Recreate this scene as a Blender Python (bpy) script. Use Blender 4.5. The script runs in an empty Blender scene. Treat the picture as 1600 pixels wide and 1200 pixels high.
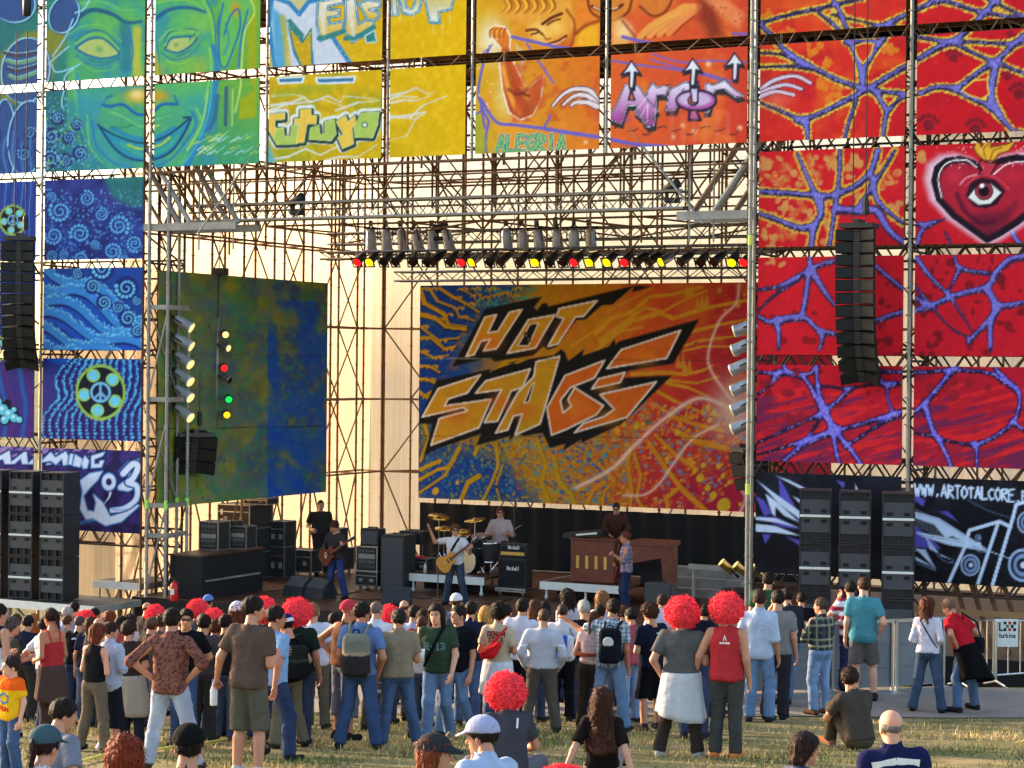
import bpy,math,random
import numpy as np
from mathutils import Vector,Matrix
random.seed(7);RNG=np.random.default_rng(7)
SC=bpy.context.scene;COL=SC.collection
R=math.radians
FPX,PX,PY,ROLL=3200.0,800.0,572.0,0.010
CAMZ=5.1
cd=bpy.data.cameras.new("camera");cam=bpy.data.objects.new("camera",cd);COL.objects.link(cam)
cd.sensor_width=36.0;cd.lens=36.0*FPX/1600.0;cd.shift_y=-(600-PY)/1600.0
cd.clip_start=0.1;cd.clip_end=3000.0
cr,sr=math.cos(ROLL),math.sin(ROLL)
cam.matrix_world=Matrix(((cr,-sr,0,0),(0,0,-1,0),(sr,cr,0,CAMZ),(0,0,0,1)))
SC.camera=cam
SUN_EL,SUN_AZ=R(13.0),R(-56.0)
sdir=Vector((math.sin(SUN_AZ)*math.cos(SUN_EL),math.cos(SUN_AZ)*math.cos(SUN_EL),math.sin(SUN_EL)))
w=bpy.data.worlds.new("World");SC.world=w;w.use_nodes=True
nt=w.node_tree;nt.nodes.clear()
sky=nt.nodes.new("ShaderNodeTexSky");sky.sky_type='NISHITA';sky.sun_disc=False
sky.sun_elevation=SUN_EL;sky.sun_rotation=SUN_AZ;sky.air_density=1.0;sky.dust_density=3.0;sky.ozone_density=1.0
bg=nt.nodes.new("ShaderNodeBackground");bg.inputs[1].default_value=0.15
wo=nt.nodes.new("ShaderNodeOutputWorld")
nt.links.new(sky.outputs[0],bg.inputs[0]);nt.links.new(bg.outputs[0],wo.inputs[0])
sl=bpy.data.lights.new("sun",'SUN');sl.energy=2.9;sl.angle=R(0.6);sl.color=(1.0,0.70,0.46)
so=bpy.data.objects.new("sun",sl);COL.objects.link(so);so.location=(-40,40,30)
so.rotation_euler=sdir.to_track_quat('Z','Y').to_euler()
SC.view_settings.view_transform='Standard';SC.view_settings.look='None'
SC.view_settings.exposure=2.15;SC.view_settings.gamma=1.0
SC.render.engine='CYCLES';SC.cycles.max_bounces=6;SC.cycles.transparent_max_bounces=12
SC.cycles.use_denoising=True
ALPHA=R(26.63);ca,sa=math.cos(ALPHA),math.sin(ALPHA)
Z0=40.5
def unroll(x,y):
 u,v=x-PX,PY-y
 return u*cr-v*sr,u*sr+v*cr
def at(x,y,Y):
 U,V=unroll(x,y);return Vector((U/FPX*Y,Y,CAMZ+V/FPX*Y))
def W(t,d,z):
 return Vector((t*ca+d*sa,Z0-t*sa+d*ca,z))
def pw(x,y,d=0.0):
 U,V=unroll(x,y)
 Y=(Z0*ca+d)/(sa*U/FPX+ca)
 return(U/FPX*Y)*ca-(Y-Z0)*sa,CAMZ+V/FPX*Y
def pz(x,y,z=0.0):
 U,V=unroll(x,y);return at(x,y,FPX*(z-CAMZ)/V)
def wcoord(P):
 return P.x*ca-(P.y-Z0)*sa,P.x*sa+(P.y-Z0)*ca,P.z
def proj(P):
 U=P[...,0]/P[...,1]*FPX;V=(P[...,2]-CAMZ)/P[...,1]*FPX
 return PX+U*cr+V*sr,PY-(-U*sr+V*cr)
def ground_z(Y,X=0.0):
 ys=[0,12,20,29.2,29.9,33.0,34.0,38.0,42.0,60,2000]
 zs=[3.2,2.0,1.1,0.08,0.0,-0.03,-0.15,-0.95,-1.2,-1.25,-1.3]
 return np.interp(Y,ys,zs)
def lin(c):
 c=np.asarray(c,dtype=float)/255.0
 return np.where(c<=0.04045,c/12.92,((c+0.055)/1.055)**2.4)
MATS={}
def mat(name,rgb=(128,128,128),rough=0.6,metal=0.0,var=0.15,scale=8.0,bump=0.0,bscale=40.0,attr=False,spec=0.4,gain=1.0,emit=None,sheen=0.0):
 if name in MATS:return MATS[name]
 m=bpy.data.materials.new(name);m.use_nodes=True;t=m.node_tree;n=t.nodes;L=t.links
 b=n["Principled BSDF"];b.inputs['Roughness'].default_value=rough;b.inputs['Metallic'].default_value=metal
 b.inputs['Specular IOR Level'].default_value=spec
 tc=n.new("ShaderNodeTexCoord");src=tc.outputs['Object']
 if name=='hair':
  mp=n.new("ShaderNodeMapping");mp.inputs['Scale'].default_value=(1,1,.14);L.new(src,mp.inputs['Vector']);src=mp.outputs['Vector']
 nz=n.new("ShaderNodeTexNoise");nz.inputs['Scale'].default_value=scale;nz.inputs['Detail'].default_value=5.0
 L.new(src,nz.inputs['Vector'])
 mr=n.new("ShaderNodeMapRange");mr.inputs['From Min'].default_value=0.25;mr.inputs['From Max'].default_value=0.75
 mr.inputs['To Min'].default_value=1.0-var;mr.inputs['To Max'].default_value=1.0+var
 L.new(nz.outputs['Fac'],mr.inputs['Value'])
 mx=n.new("ShaderNodeMix");mx.data_type='RGBA';mx.blend_type='MULTIPLY';mx.inputs['Factor'].default_value=1.0
 if attr:
  ca_=n.new("ShaderNodeVertexColor");ca_.layer_name="Col";L.new(ca_.outputs['Color'],mx.inputs['A'])
 else:
  mx.inputs['A'].default_value=(*[float(x)for x in lin(rgb)*gain],1)
 L.new(mr.outputs['Result'],mx.inputs['B']);L.new(mx.outputs['Result'],b.inputs['Base Color'])
 if sheen:b.inputs['Sheen Weight'].default_value=sheen
 if bump:
  n2=n.new("ShaderNodeTexNoise");n2.inputs['Scale'].default_value=bscale;n2.inputs['Detail'].default_value=4.0
  L.new(src,n2.inputs['Vector'])
  bp=n.new("ShaderNodeBump");bp.inputs['Strength'].default_value=bump;bp.inputs['Distance'].default_value=0.02
  L.new(n2.outputs['Fac'],bp.inputs['Height']);L.new(bp.outputs['Normal'],b.inputs['Normal'])
 if emit:
  b.inputs['Emission Color'].default_value=(*[float(x)for x in lin(emit[0])],1);b.inputs['Emission Strength'].default_value=emit[1]
 MATS[name]=m;return m
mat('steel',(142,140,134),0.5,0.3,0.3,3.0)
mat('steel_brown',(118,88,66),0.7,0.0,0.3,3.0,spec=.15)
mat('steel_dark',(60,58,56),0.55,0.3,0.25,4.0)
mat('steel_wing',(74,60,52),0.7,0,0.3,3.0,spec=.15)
mat('alu',(185,185,185),0.3,0.9,0.1,6.0)
mat('chrome',(215,215,220),0.18,1.0,0.08,9.0)
mat('black',(34,34,37),0.55,0,0.25,10.0,0.2,90)  # black lifted a little, haze put into the base colour
mat('black_matt',(21,20,21),0.85,0,0.2,4.0)  # matt black lifted likewise to stand in for haze
mat('grille',(70,72,76),0.6,0.1,0.12,60.0,0.3,300)
mat('white_paint',(215,215,210),0.5,0,0.08,6.0)
mat('case_black',(40,37,34),0.6,0,0.3,6.0)
mat('wood_brown',(105,50,34),0.5,0,0.3,5.0)
mat('stage_wood',(70,42,24),0.55,0,0.35,2.5,0.2,20)
mat('roof_tarp',(18,17,16),0.9,0,0.4,1.2)
mat('board_back',(120,95,65),0.8,0,0.2,3.0)
mat('paint',attr=True,rough=0.7,var=0.09,scale=7.0,bump=0.12,bscale=25.0,spec=0.08)
mat('tarp_print',attr=True,rough=0.8,var=0.10,scale=5.0,bump=0.25,bscale=2.5,spec=0.08)
mat('cloth',attr=True,rough=0.95,var=0.05,scale=11.0,bump=0.8,bscale=13.0,spec=0.05)
mat('skin',attr=True,rough=0.55,var=0.05,scale=20.0,bump=0.05,bscale=80.0,spec=0.3)
mat('hair',attr=True,rough=0.6,var=0.45,scale=60.0,bump=0.7,bscale=90.0,spec=0.12)
mat('wig',(255,74,84),0.9,0,0.3,26.0,0.0,90,spec=0.05)
mat('plastic',attr=True,rough=0.4,var=0.05,scale=10.0,spec=0.5)
class MB:
 def __init__(s):s.v=[];s.f=[];s.c=[]
 def add(s,vs,fs,col=None):
  o=len(s.v);s.v.extend([tuple(p)for p in vs]);s.f.extend([tuple(i+o for i in f)for f in fs])
  s.c.extend([col if col is not None else(0.5,0.5,0.5)]*len(vs))
  return s
 def box(s,x0,x1,y0,y1,z0,z1,col=None,M=None,bev=0.0):
  if bev:
   b=bev;vs=[];
   for z,i in((z0,b),(z0+b,0),(z1-b,0),(z1,b)):
    j=b if i==0 else 2*b
    vs+=[(x0+j,y0+i,z),(x1-j,y0+i,z),(x1-i,y0+j,z),(x1-i,y1-j,z),(x1-j,y1-i,z),(x0+j,y1-i,z),(x0+i,y1-j,z),(x0+i,y0+j,z)]
   fs=[tuple(range(7,-1,-1)),tuple(range(24,32))]
   for r in range(3):
    for k in range(8):fs.append((r*8+k,r*8+(k+1)%8,r*8+8+(k+1)%8,r*8+8+k))
  else:
   vs=[(x0,y0,z0),(x1,y0,z0),(x1,y1,z0),(x0,y1,z0),(x0,y0,z1),(x1,y0,z1),(x1,y1,z1),(x0,y1,z1)]
   fs=[(3,2,1,0),(4,5,6,7),(0,1,5,4),(1,2,6,5),(2,3,7,6),(3,0,4,7)]
  if M is not None:vs=[M@Vector(p)for p in vs]
  return s.add(vs,fs,col)
 def tube(s,pts,r,n=6,col=None,cap=True):
  P=[Vector(p)for p in pts];rs=r if isinstance(r,(list,tuple))else[r]*len(P)
  vs=[];fs=[];up=None
  for i,p in enumerate(P):
   d=(P[min(i+1,len(P)-1)]-P[max(i-1,0)])
   d=d.normalized()if d.length>1e-9 else Vector((0,0,1))
   if up is None:up=Vector((0,0,1))if abs(d.z)<0.9 else Vector((1,0,0))
   a=d.cross(up);a=a.normalized()if a.length>1e-6 else d.orthogonal().normalized()
   b=a.cross(d).normalized();up=b
   for k in range(n):
    th=2*math.pi*k/n;vs.append(p+(a*math.cos(th)+b*math.sin(th))*rs[i])
  for i in range(len(P)-1):
   for k in range(n):fs.append((i*n+k,i*n+(k+1)%n,(i+1)*n+(k+1)%n,(i+1)*n+k))
  if cap:fs.append(tuple(range(n-1,-1,-1)));fs.append(tuple(range((len(P)-1)*n,len(P)*n)))
  return s.add(vs,fs,col)
 def bar(s,p,q,w,h=None,col=None):
  p,q=Vector(p),Vector(q);d=(q-p);L=d.length;d.normalize();h=h or w
  up=Vector((0,0,1))if abs(d.z)<0.95 else Vector((0,1,0))
  a=d.cross(up).normalized();b=a.cross(d).normalized()
  M=Matrix(((a.x,d.x,b.x,p.x),(a.y,d.y,b.y,p.y),(a.z,d.z,b.z,p.z),(0,0,0,1)))
  return s.box(-w/2,w/2,0,L,-h/2,h/2,col,M)
 def lathe(s,prof,n=16,M=None,col=None):
  vs=[];fs=[];m=len(prof)
  for r,z in prof:
   for k in range(n):
    th=2*math.pi*k/n;p=Vector((r*math.cos(th),r*math.sin(th),z));vs.append(M@p if M is not None else p)
  for i in range(m-1):
   for k in range(n):fs.append((i*n+k,i*n+(k+1)%n,(i+1)*n+(k+1)%n,(i+1)*n+k))
  fs.append(tuple(range(n-1,-1,-1)));fs.append(tuple(range((m-1)*n,m*n)))
  return s.add(vs,fs,col)
 def prism(s,poly,y0,y1,col=None,M=None):
  n=len(poly);vs=[(p[0],y0,p[1])for p in poly]+[(p[0],y1,p[1])for p in poly]
  fs=[tuple(range(n)),tuple(range(2*n-1,n-1,-1))]+[(k,n+k,n+(k+1)%n,(k+1)%n)for k in range(n)]
  if M is not None:vs=[M@Vector(p)for p in vs]
  return s.add(vs,fs,col)
 def build(s,name,material,parent=None,smooth=False,loc=None,rotz=None):
  me=bpy.data.meshes.new(name);me.from_pydata(s.v,[],s.f);me.update()
  if material in('paint','tarp_print','cloth','skin','hair','plastic'):
   a=me.color_attributes.new("Col",'FLOAT_COLOR','POINT')
   arr=np.ones((len(s.v),4),np.float32);arr[:,:3]=np.array(s.c,np.float32)
   a.data.foreach_set("color",arr.ravel())
  me.materials.append(MATS[material])
  if smooth:me.polygons.foreach_set("use_smooth",[True]*len(me.polygons))
  o=bpy.data.objects.new(name,me);COL.objects.link(o)
  if parent:o.parent=parent
  if loc is not None:o.location=loc
  if rotz is not None:o.rotation_euler=(0,0,rotz)
  return o
def tag(o,label,cat,group=None):
 o['label']=label;o['category']=cat
 if group:o['group']=group
 return o
def thing(name,label,cat,loc=(0,0,0),rotz=0.0,group=None):
 o=bpy.data.objects.new(name,None);COL.objects.link(o);o.empty_display_size=0.2
 o.location=loc;o.rotation_euler=(0,0,rotz);return tag(o,label,cat,group)
def wthing(name,label,cat,t,d,z,group=None,rot=0.0):
 return thing(name,label,cat,W(t,d,z),-ALPHA+rot,group)
def struct(o,kind='structure'):o['kind']=kind;return o
def copy_thing(src,loc,rotz=None,label=None,group=None):
 def rec(o,par):
  c=o.copy();COL.objects.link(c);c.parent=par
  for ch in[x for x in CHILD.get(o.name,[])]:rec(ch,c)
  return c
 kids(src)
 r=rec(src,None);r.location=loc
 if rotz is not None:r.rotation_euler=(0,0,rotz)
 if label:r['label']=label
 if group:r['group']=group
 return r
CHILD={}
def kids(o):
 if o.name in CHILD:return
 CHILD[o.name]=list(o.children)
 for ch in CHILD[o.name]:kids(ch)
def raw_mesh(name,V,F,material,parent=None,smooth=True,colors=None):
 """numpy verts (n,3), quad/tri faces (m,k) -> object"""
 me=bpy.data.meshes.new(name);n,m,k=len(V),len(F),F.shape[1]
 me.vertices.add(n);me.vertices.foreach_set("co",np.ascontiguousarray(V,np.float32).ravel())
 me.loops.add(m*k);me.loops.foreach_set("vertex_index",np.ascontiguousarray(F,np.int32).ravel())
 me.polygons.add(m);me.polygons.foreach_set("loop_start",np.arange(0,m*k,k,dtype=np.int32))
 me.polygons.foreach_set("loop_total",np.full(m,k,np.int32))
 if smooth:me.polygons.foreach_set("use_smooth",np.ones(m,bool))
 me.update(calc_edges=True)
 if colors is not None:
  a=me.color_attributes.new("Col",'FLOAT_COLOR','POINT')
  arr=np.ones((n,4),np.float32);arr[:,:3]=colors;a.data.foreach_set("color",arr.ravel())
 me.materials.append(MATS[material]);me.validate()
 o=bpy.data.objects.new(name,me);COL.objects.link(o)
 if parent:o.parent=parent
 return o
class Canvas:
 def __init__(s,x0,y0,w,h):
  s.x0,s.y0,s.w,s.h=x0,y0,w,h;s.a=np.zeros((h,w,3),np.float32)
 def box(s,xa,ya,xb,yb):
  a=max(0,int(math.floor(xa-s.x0)));b=min(s.w,int(math.ceil(xb-s.x0))+1)
  c=max(0,int(math.floor(ya-s.y0)));d=min(s.h,int(math.ceil(yb-s.y0))+1)
  if a>=b or c>=d:return None
  X,Y=np.meshgrid(np.arange(a,b)+s.x0,np.arange(c,d)+s.y0);return(a,b,c,d,X.astype(np.float32),Y.astype(np.float32))
 def put(s,B,m,col):
  a,b,c,d=B[:4];v=s.a[c:d,a:b];m=np.clip(m,0,1)[...,None]
  cc=np.asarray(col,np.float32)/255.0
  s.a[c:d,a:b]=v*(1-m)+cc*m
 def grad(s,x0,y0,x1,y1,tl,tr,bl,br):
  B=s.box(x0,y0,x1,y1)
  if not B:return
  X,Y=B[4],B[5];fx=np.clip((X-x0)/(x1-x0),0,1)[...,None];fy=np.clip((Y-y0)/(y1-y0),0,1)[...,None]
  T=[np.asarray(c,np.float32)for c in(tl,tr,bl,br)]
  s.put(B,np.ones(X.shape),(T[0]*(1-fx)+T[1]*fx)*(1-fy)+(T[2]*(1-fx)+T[3]*fx)*fy)
 def poly(s,pts,col,a=1.0,soft=0.7,out=None,ow=1.5):
  P=np.array(pts,np.float32);pad=soft+(ow if out is not None else 0)+1
  B=s.box(P[:,0].min()-pad,P[:,1].min()-pad,P[:,0].max()+pad,P[:,1].max()+pad)
  if not B:return
  X,Y=B[4],B[5];ins=np.zeros(X.shape,bool);D=np.full(X.shape,1e9,np.float32)
  for i in range(len(P)):
   p,q=P[i],P[(i+1)%len(P)];e=q-p;L2=float(e@e)+1e-9
   t=np.clip(((X-p[0])*e[0]+(Y-p[1])*e[1])/L2,0,1)
   D=np.minimum(D,np.hypot(X-p[0]-t*e[0],Y-p[1]-t*e[1]))
   if abs(e[1])>1e-9:
    c=(p[1]>Y)!=(q[1]>Y);xi=p[0]+(Y-p[1])*e[0]/e[1];ins^=c&(X<xi)
  sd=np.where(ins,-D,D)
  s.put(B,a*np.clip(0.5-sd/(2*soft),0,1),col)
  if out is not None:s.put(B,np.clip((ow-D)/soft+0.5,0,1),out)
 def gpoly(s,pts,ct,cb,y0=None,y1=None,out=None,ow=1.5):
  P=np.array(pts,np.float32);B=s.box(P[:,0].min()-4,P[:,1].min()-4,P[:,0].max()+4,P[:,1].max()+4)
  if not B:return
  a,b,c,d=B[:4];keep=s.a[c:d,a:b].copy();s.a[c:d,a:b]=0;s.poly(pts,(255,255,255));m=s.a[c:d,a:b,:1].copy();s.a[c:d,a:b]=keep
  y0=P[:,1].min()if y0 is None else y0;y1=P[:,1].max()if y1 is None else y1;f=np.clip((B[5]-y0)/(y1-y0),0,1)[...,None];s.put(B,m[...,0],np.array(ct,np.float32)*(1-f)+np.array(cb,np.float32)*f)
  if out is not None:s.stroke(list(pts)+[pts[0]],ow*2,out,smooth=False)
 def stroke(s,pts,wd,col,a=1.0,soft=0.8,smooth=True,w2=None,dx=0,dy=0):
  P=spline(pts)if smooth and len(pts)>2 else np.array(pts,np.float32)
  P=P+np.array([dx,dy],np.float32);n=len(P)-1;w2=wd if w2 is None else w2
  mw=max(wd,w2)/2+soft+1
  B=s.box(P[:,0].min()-mw,P[:,1].min()-mw,P[:,0].max()+mw,P[:,1].max()+mw)
  if not B:return
  X,Y=B[4],B[5];M=np.zeros(X.shape,np.float32);ox,oy=X[0,0],Y[0,0]
  for i in range(n):
   p,q=P[i],P[i+1];r=(wd+(w2-wd)*(i+.5)/n)/2
   xa=max(0,int(min(p[0],q[0])-mw-ox));xb=int(max(p[0],q[0])+mw-ox)+2
   ya=max(0,int(min(p[1],q[1])-mw-oy));yb=int(max(p[1],q[1])+mw-oy)+2
   if xb<=0 or yb<=0:continue
   x,y=X[ya:yb,xa:xb],Y[ya:yb,xa:xb]
   if x.size==0:continue
   e=q-p;L2=float(e@e)+1e-9;t=np.clip(((x-p[0])*e[0]+(y-p[1])*e[1])/L2,0,1)
   D=np.hypot(x-p[0]-t*e[0],y-p[1]-t*e[1])
   M[ya:yb,xa:xb]=np.maximum(M[ya:yb,xa:xb],np.clip((r-D)/soft+0.5,0,1))
  s.put(B,M*a,col)
 def disc(s,x,y,r,col,a=1.0,soft=0.8,ry=None,rot=0.0):
  ry=ry or r;m=max(r,ry)+soft+1
  B=s.box(x-m,y-m,x+m,y+m)
  if not B:return
  X,Y=B[4]-x,B[5]-y
  if rot:c,k=math.cos(rot),math.sin(rot);X,Y=X*c+Y*k,-X*k+Y*c
  q=np.hypot(X/r,Y/ry);s.put(B,a*np.clip((1-q)*min(r,ry)/soft+0.5,0,1),col)
 def glow(s,x,y,r,col,a=1.0,ry=None):
  ry=ry or r;B=s.box(x-r,y-ry,x+r,y+ry)
  if not B:return
  q=np.clip(1-np.hypot((B[4]-x)/r,(B[5]-y)/ry),0,1);s.put(B,a*q*q*(3-2*q),col)
 def mottle(s,x0,y0,x1,y1,col,scale,amt,seed,lo=0.5,hi=0.75,sx=1.0,rot=0.0):
  B=s.box(x0,y0,x1,y1)
  if not B:return
  X,Y=B[4],B[5]
  if rot:c,k=math.cos(rot),math.sin(rot);X,Y=X*c+Y*k,-X*k+Y*c
  n=vnoise(X/scale/sx,Y/scale,seed);s.put(B,amt*np.clip((n-lo)/(hi-lo),0,1),col)
 def sample(s,x,y):
  x=np.clip(x-s.x0,0,s.w-1.01);y=np.clip(y-s.y0,0,s.h-1.01);i=x.astype(int);j=y.astype(int)
  fx=(x-i)[...,None];fy=(y-j)[...,None];A=s.a
  return(A[j,i]*(1-fx)+A[j,i+1]*fx)*(1-fy)+(A[j+1,i]*(1-fx)+A[j+1,i+1]*fx)*fy
def spline(pts,n=9):
 P=np.array(pts,np.float32);Q=np.vstack([2*P[0]-P[1],P,2*P[-1]-P[-2]]);out=[]
 for i in range(1,len(Q)-2):
  a,b,c,d=Q[i-1],Q[i],Q[i+1],Q[i+2]
  for t in np.linspace(0,1,n,endpoint=False):
   out.append(0.5*(2*b+(c-a)*t+(2*a-5*b+4*c-d)*t*t+(3*b-a-3*c+d)*t**3))
 out.append(P[-1]);return np.array(out,np.float32)
def hash2(i,j,seed):
 v=np.sin(i*127.1+j*311.7+seed*74.7)*43758.5453;return v-np.floor(v)
def vnoise(x,y,seed=0,octv=4):
 t=0;amp=0.5;tot=0
 for o in range(octv):
  i=np.floor(x);j=np.floor(y);fx=x-i;fy=y-j;fx=fx*fx*(3-2*fx);fy=fy*fy*(3-2*fy)
  a,b,c,d=hash2(i,j,seed+o),hash2(i+1,j,seed+o),hash2(i,j+1,seed+o),hash2(i+1,j+1,seed+o)
  t=t+amp*((a*(1-fx)+b*fx)*(1-fy)+(c*(1-fx)+d*fx)*fy);tot+=amp;x=x*2.03;y=y*2.03;amp*=0.5
 return t/tot
CV=Canvas(-90,-70,1790,1010)
def zz(ox,oy,k):return lambda*p:[(ox+a/k,oy+b/k)for a,b in p]
def dots_along(pts,off,r,col,step=4.0,jit=1.2,a=1.0,seed=0):
 P=spline(pts)if len(pts)>2 else np.array(pts,np.float32);rg=random.Random(seed+int(P[0][0]*7))
 acc=0
 for i in range(len(P)-1):
  e=P[i+1]-P[i];L=float(np.hypot(*e));acc+=L
  if L<1e-6:continue
  while acc>step:
   acc-=step;nx,ny=-e[1]/L,e[0]/L;o=off+rg.uniform(-jit,jit)
   CV.disc(P[i][0]+nx*o,P[i][1]+ny*o,r*rg.uniform(0.6,1.25),col,a)
def spiral(x,y,r,col,n=26,turns=1.9,d=1,dot=0.13,ph=0.0,bgc=None,fx=1.0):
 if bgc is not None:CV.disc(x,y,r*1.08*fx,bgc,0.9,2.0,r*1.08)
 for i in range(n):
  f=i/(n-1);th=ph+d*turns*2*math.pi*f;q=r*(0.12+0.8*f)
  CV.disc(x+fx*q*math.cos(th),y+q*math.sin(th),max(0.8,r*dot*(0.35+0.95*f)),col)
FONT={'A':[[(0,0),(2,6),(4,0)],[(1,2.2),(3,2.2)]],'B':[[(0,0),(0,6),(3,5.6),(3,3.4),(0,3),(3.6,2.6),(3.4,.3),(0,0)]],'C':[[(4,5),(2,6),(0,4),(0,2),(2,0),(4,1)]],'D':[[(0,0),(0,6),(2.6,5.4),(4,3),(2.6,.6),(0,0)]],'E':[[(4,6),(0,6),(0,0),(4,0)],[(0,3),(3,3)]],'F':[[(4,6),(0,6),(0,0)],[(0,3),(3,3)]],'G':[[(4,5),(2,6),(0,4),(0,2),(2,0),(4,1),(4,3),(2.5,3)]],'H':[[(0,0),(0,6)],[(4,0),(4,6)],[(0,3),(4,3)]],'I':[[(2,0),(2,6)]],'K':[[(0,0),(0,6)],[(4,6),(0,3),(4,0)]],'L':[[(0,6),(0,0),(4,0)]],'M':[[(0,0),(0,6),(2,2.5),(4,6),(4,0)]],'N':[[(0,0),(0,6),(4,0),(4,6)]],'O':[[(2,6),(0,4.5),(0,1.5),(2,0),(4,1.5),(4,4.5),(2,6)]],'P':[[(0,0),(0,6),(3.6,5.4),(3.6,3.3),(0,2.8)]],'R':[[(0,0),(0,6),(3.6,5.4),(3.6,3.5),(0,3),(4,0)]],'S':[[(4,5.2),(2,6),(0,4.6),(4,1.6),(2,0),(0,.8)]],'T':[[(0,6),(4,6)],[(2,6),(2,0)]],'U':[[(0,6),(0,1.3),(2,0),(4,1.3),(4,6)]],'V':[[(0,6),(2,0),(4,6)]],'W':[[(0,6),(1,0),(2,4),(3,0),(4,6)]],'X':[[(0,0),(4,6)],[(0,6),(4,0)]],'Y':[[(0,6),(2,3),(4,6)],[(2,3),(2,0)]],'0':[[(2,6),(0,4.5),(0,1.5),(2,0),(4,1.5),(4,4.5),(2,6)]],'1':[[(1,5),(2,6),(2,0)],[(1,0),(3,0)]],'3':[[(0,5.4),(2,6),(3.8,4.6),(1.6,3.2),(4,1.6),(2,0),(0,.7)]],'.':[[(1.7,0),(2.2,.3)]],'-':[[(.5,3),(3.5,3)]],' ':[],'h':[[(0,6),(0,0)],[(0,2.6),(2,3.8),(4,2.6),(4,0)]],'a':[[(4,3.6),(4,0)],[(4,2.8),(2,3.8),(0,1.8),(2,0),(4,1)]],'l':[[(2,6),(2,0)]],'r':[[(0,3.8),(0,0)],[(0,2.4),(3,3.8)]],'s':[[(3.6,3.3),(1.6,3.8),(.4,2.8),(3.4,1.2),(2,0),(.2,.6)]],'e':[[(.2,2),(3.8,2.2),(2,3.9),(0,1.9),(2,0),(3.8,.8)]],'b':[[(0,6),(0,0)],[(0,2.8),(2,3.8),(4,1.8),(2,0),(0,1)]],'n':[[(0,3.8),(0,0)],[(0,2.6),(2,3.8),(4,2.6),(4,0)]],'o':[[(2,3.8),(0,2),(2,0),(4,2),(2,3.8)]],'i':[[(2,3.8),(2,0)],[(2,5),(2,5.3)]],'t':[[(2,5.4),(2,.4),(3.4,0)],[(.6,3.8),(3.6,3.8)]],'u':[[(0,3.8),(0,1),(2,0),(4,1)],[(4,3.8),(4,0)]]}
def letters(txt,adv=5.2):
 out=[];x=0.0
 for c in txt:
  for pl in FONT.get(c,[]):out.append([(x+a,b)for a,b in pl])
  x+=adv
 return out,x-(adv-4)
def text_cv(txt,x,y,wd,ht,col,lw,slope=0.0,slant=0.0,jit=0.0,outc=None,ol=0):
 pl,tw=letters(txt);rg=random.Random(3)
 for c,l in((outc,lw+ol),(col,lw)):
  if c is None:continue
  rg.seed(5)
  for p in pl:
   q=[(x+(a+slant*b)*wd/tw,y-b*ht/6+slope*a*wd/tw+rg.uniform(-jit,jit))for a,b in p]
   CV.stroke(q,l,c,smooth=False)
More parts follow.
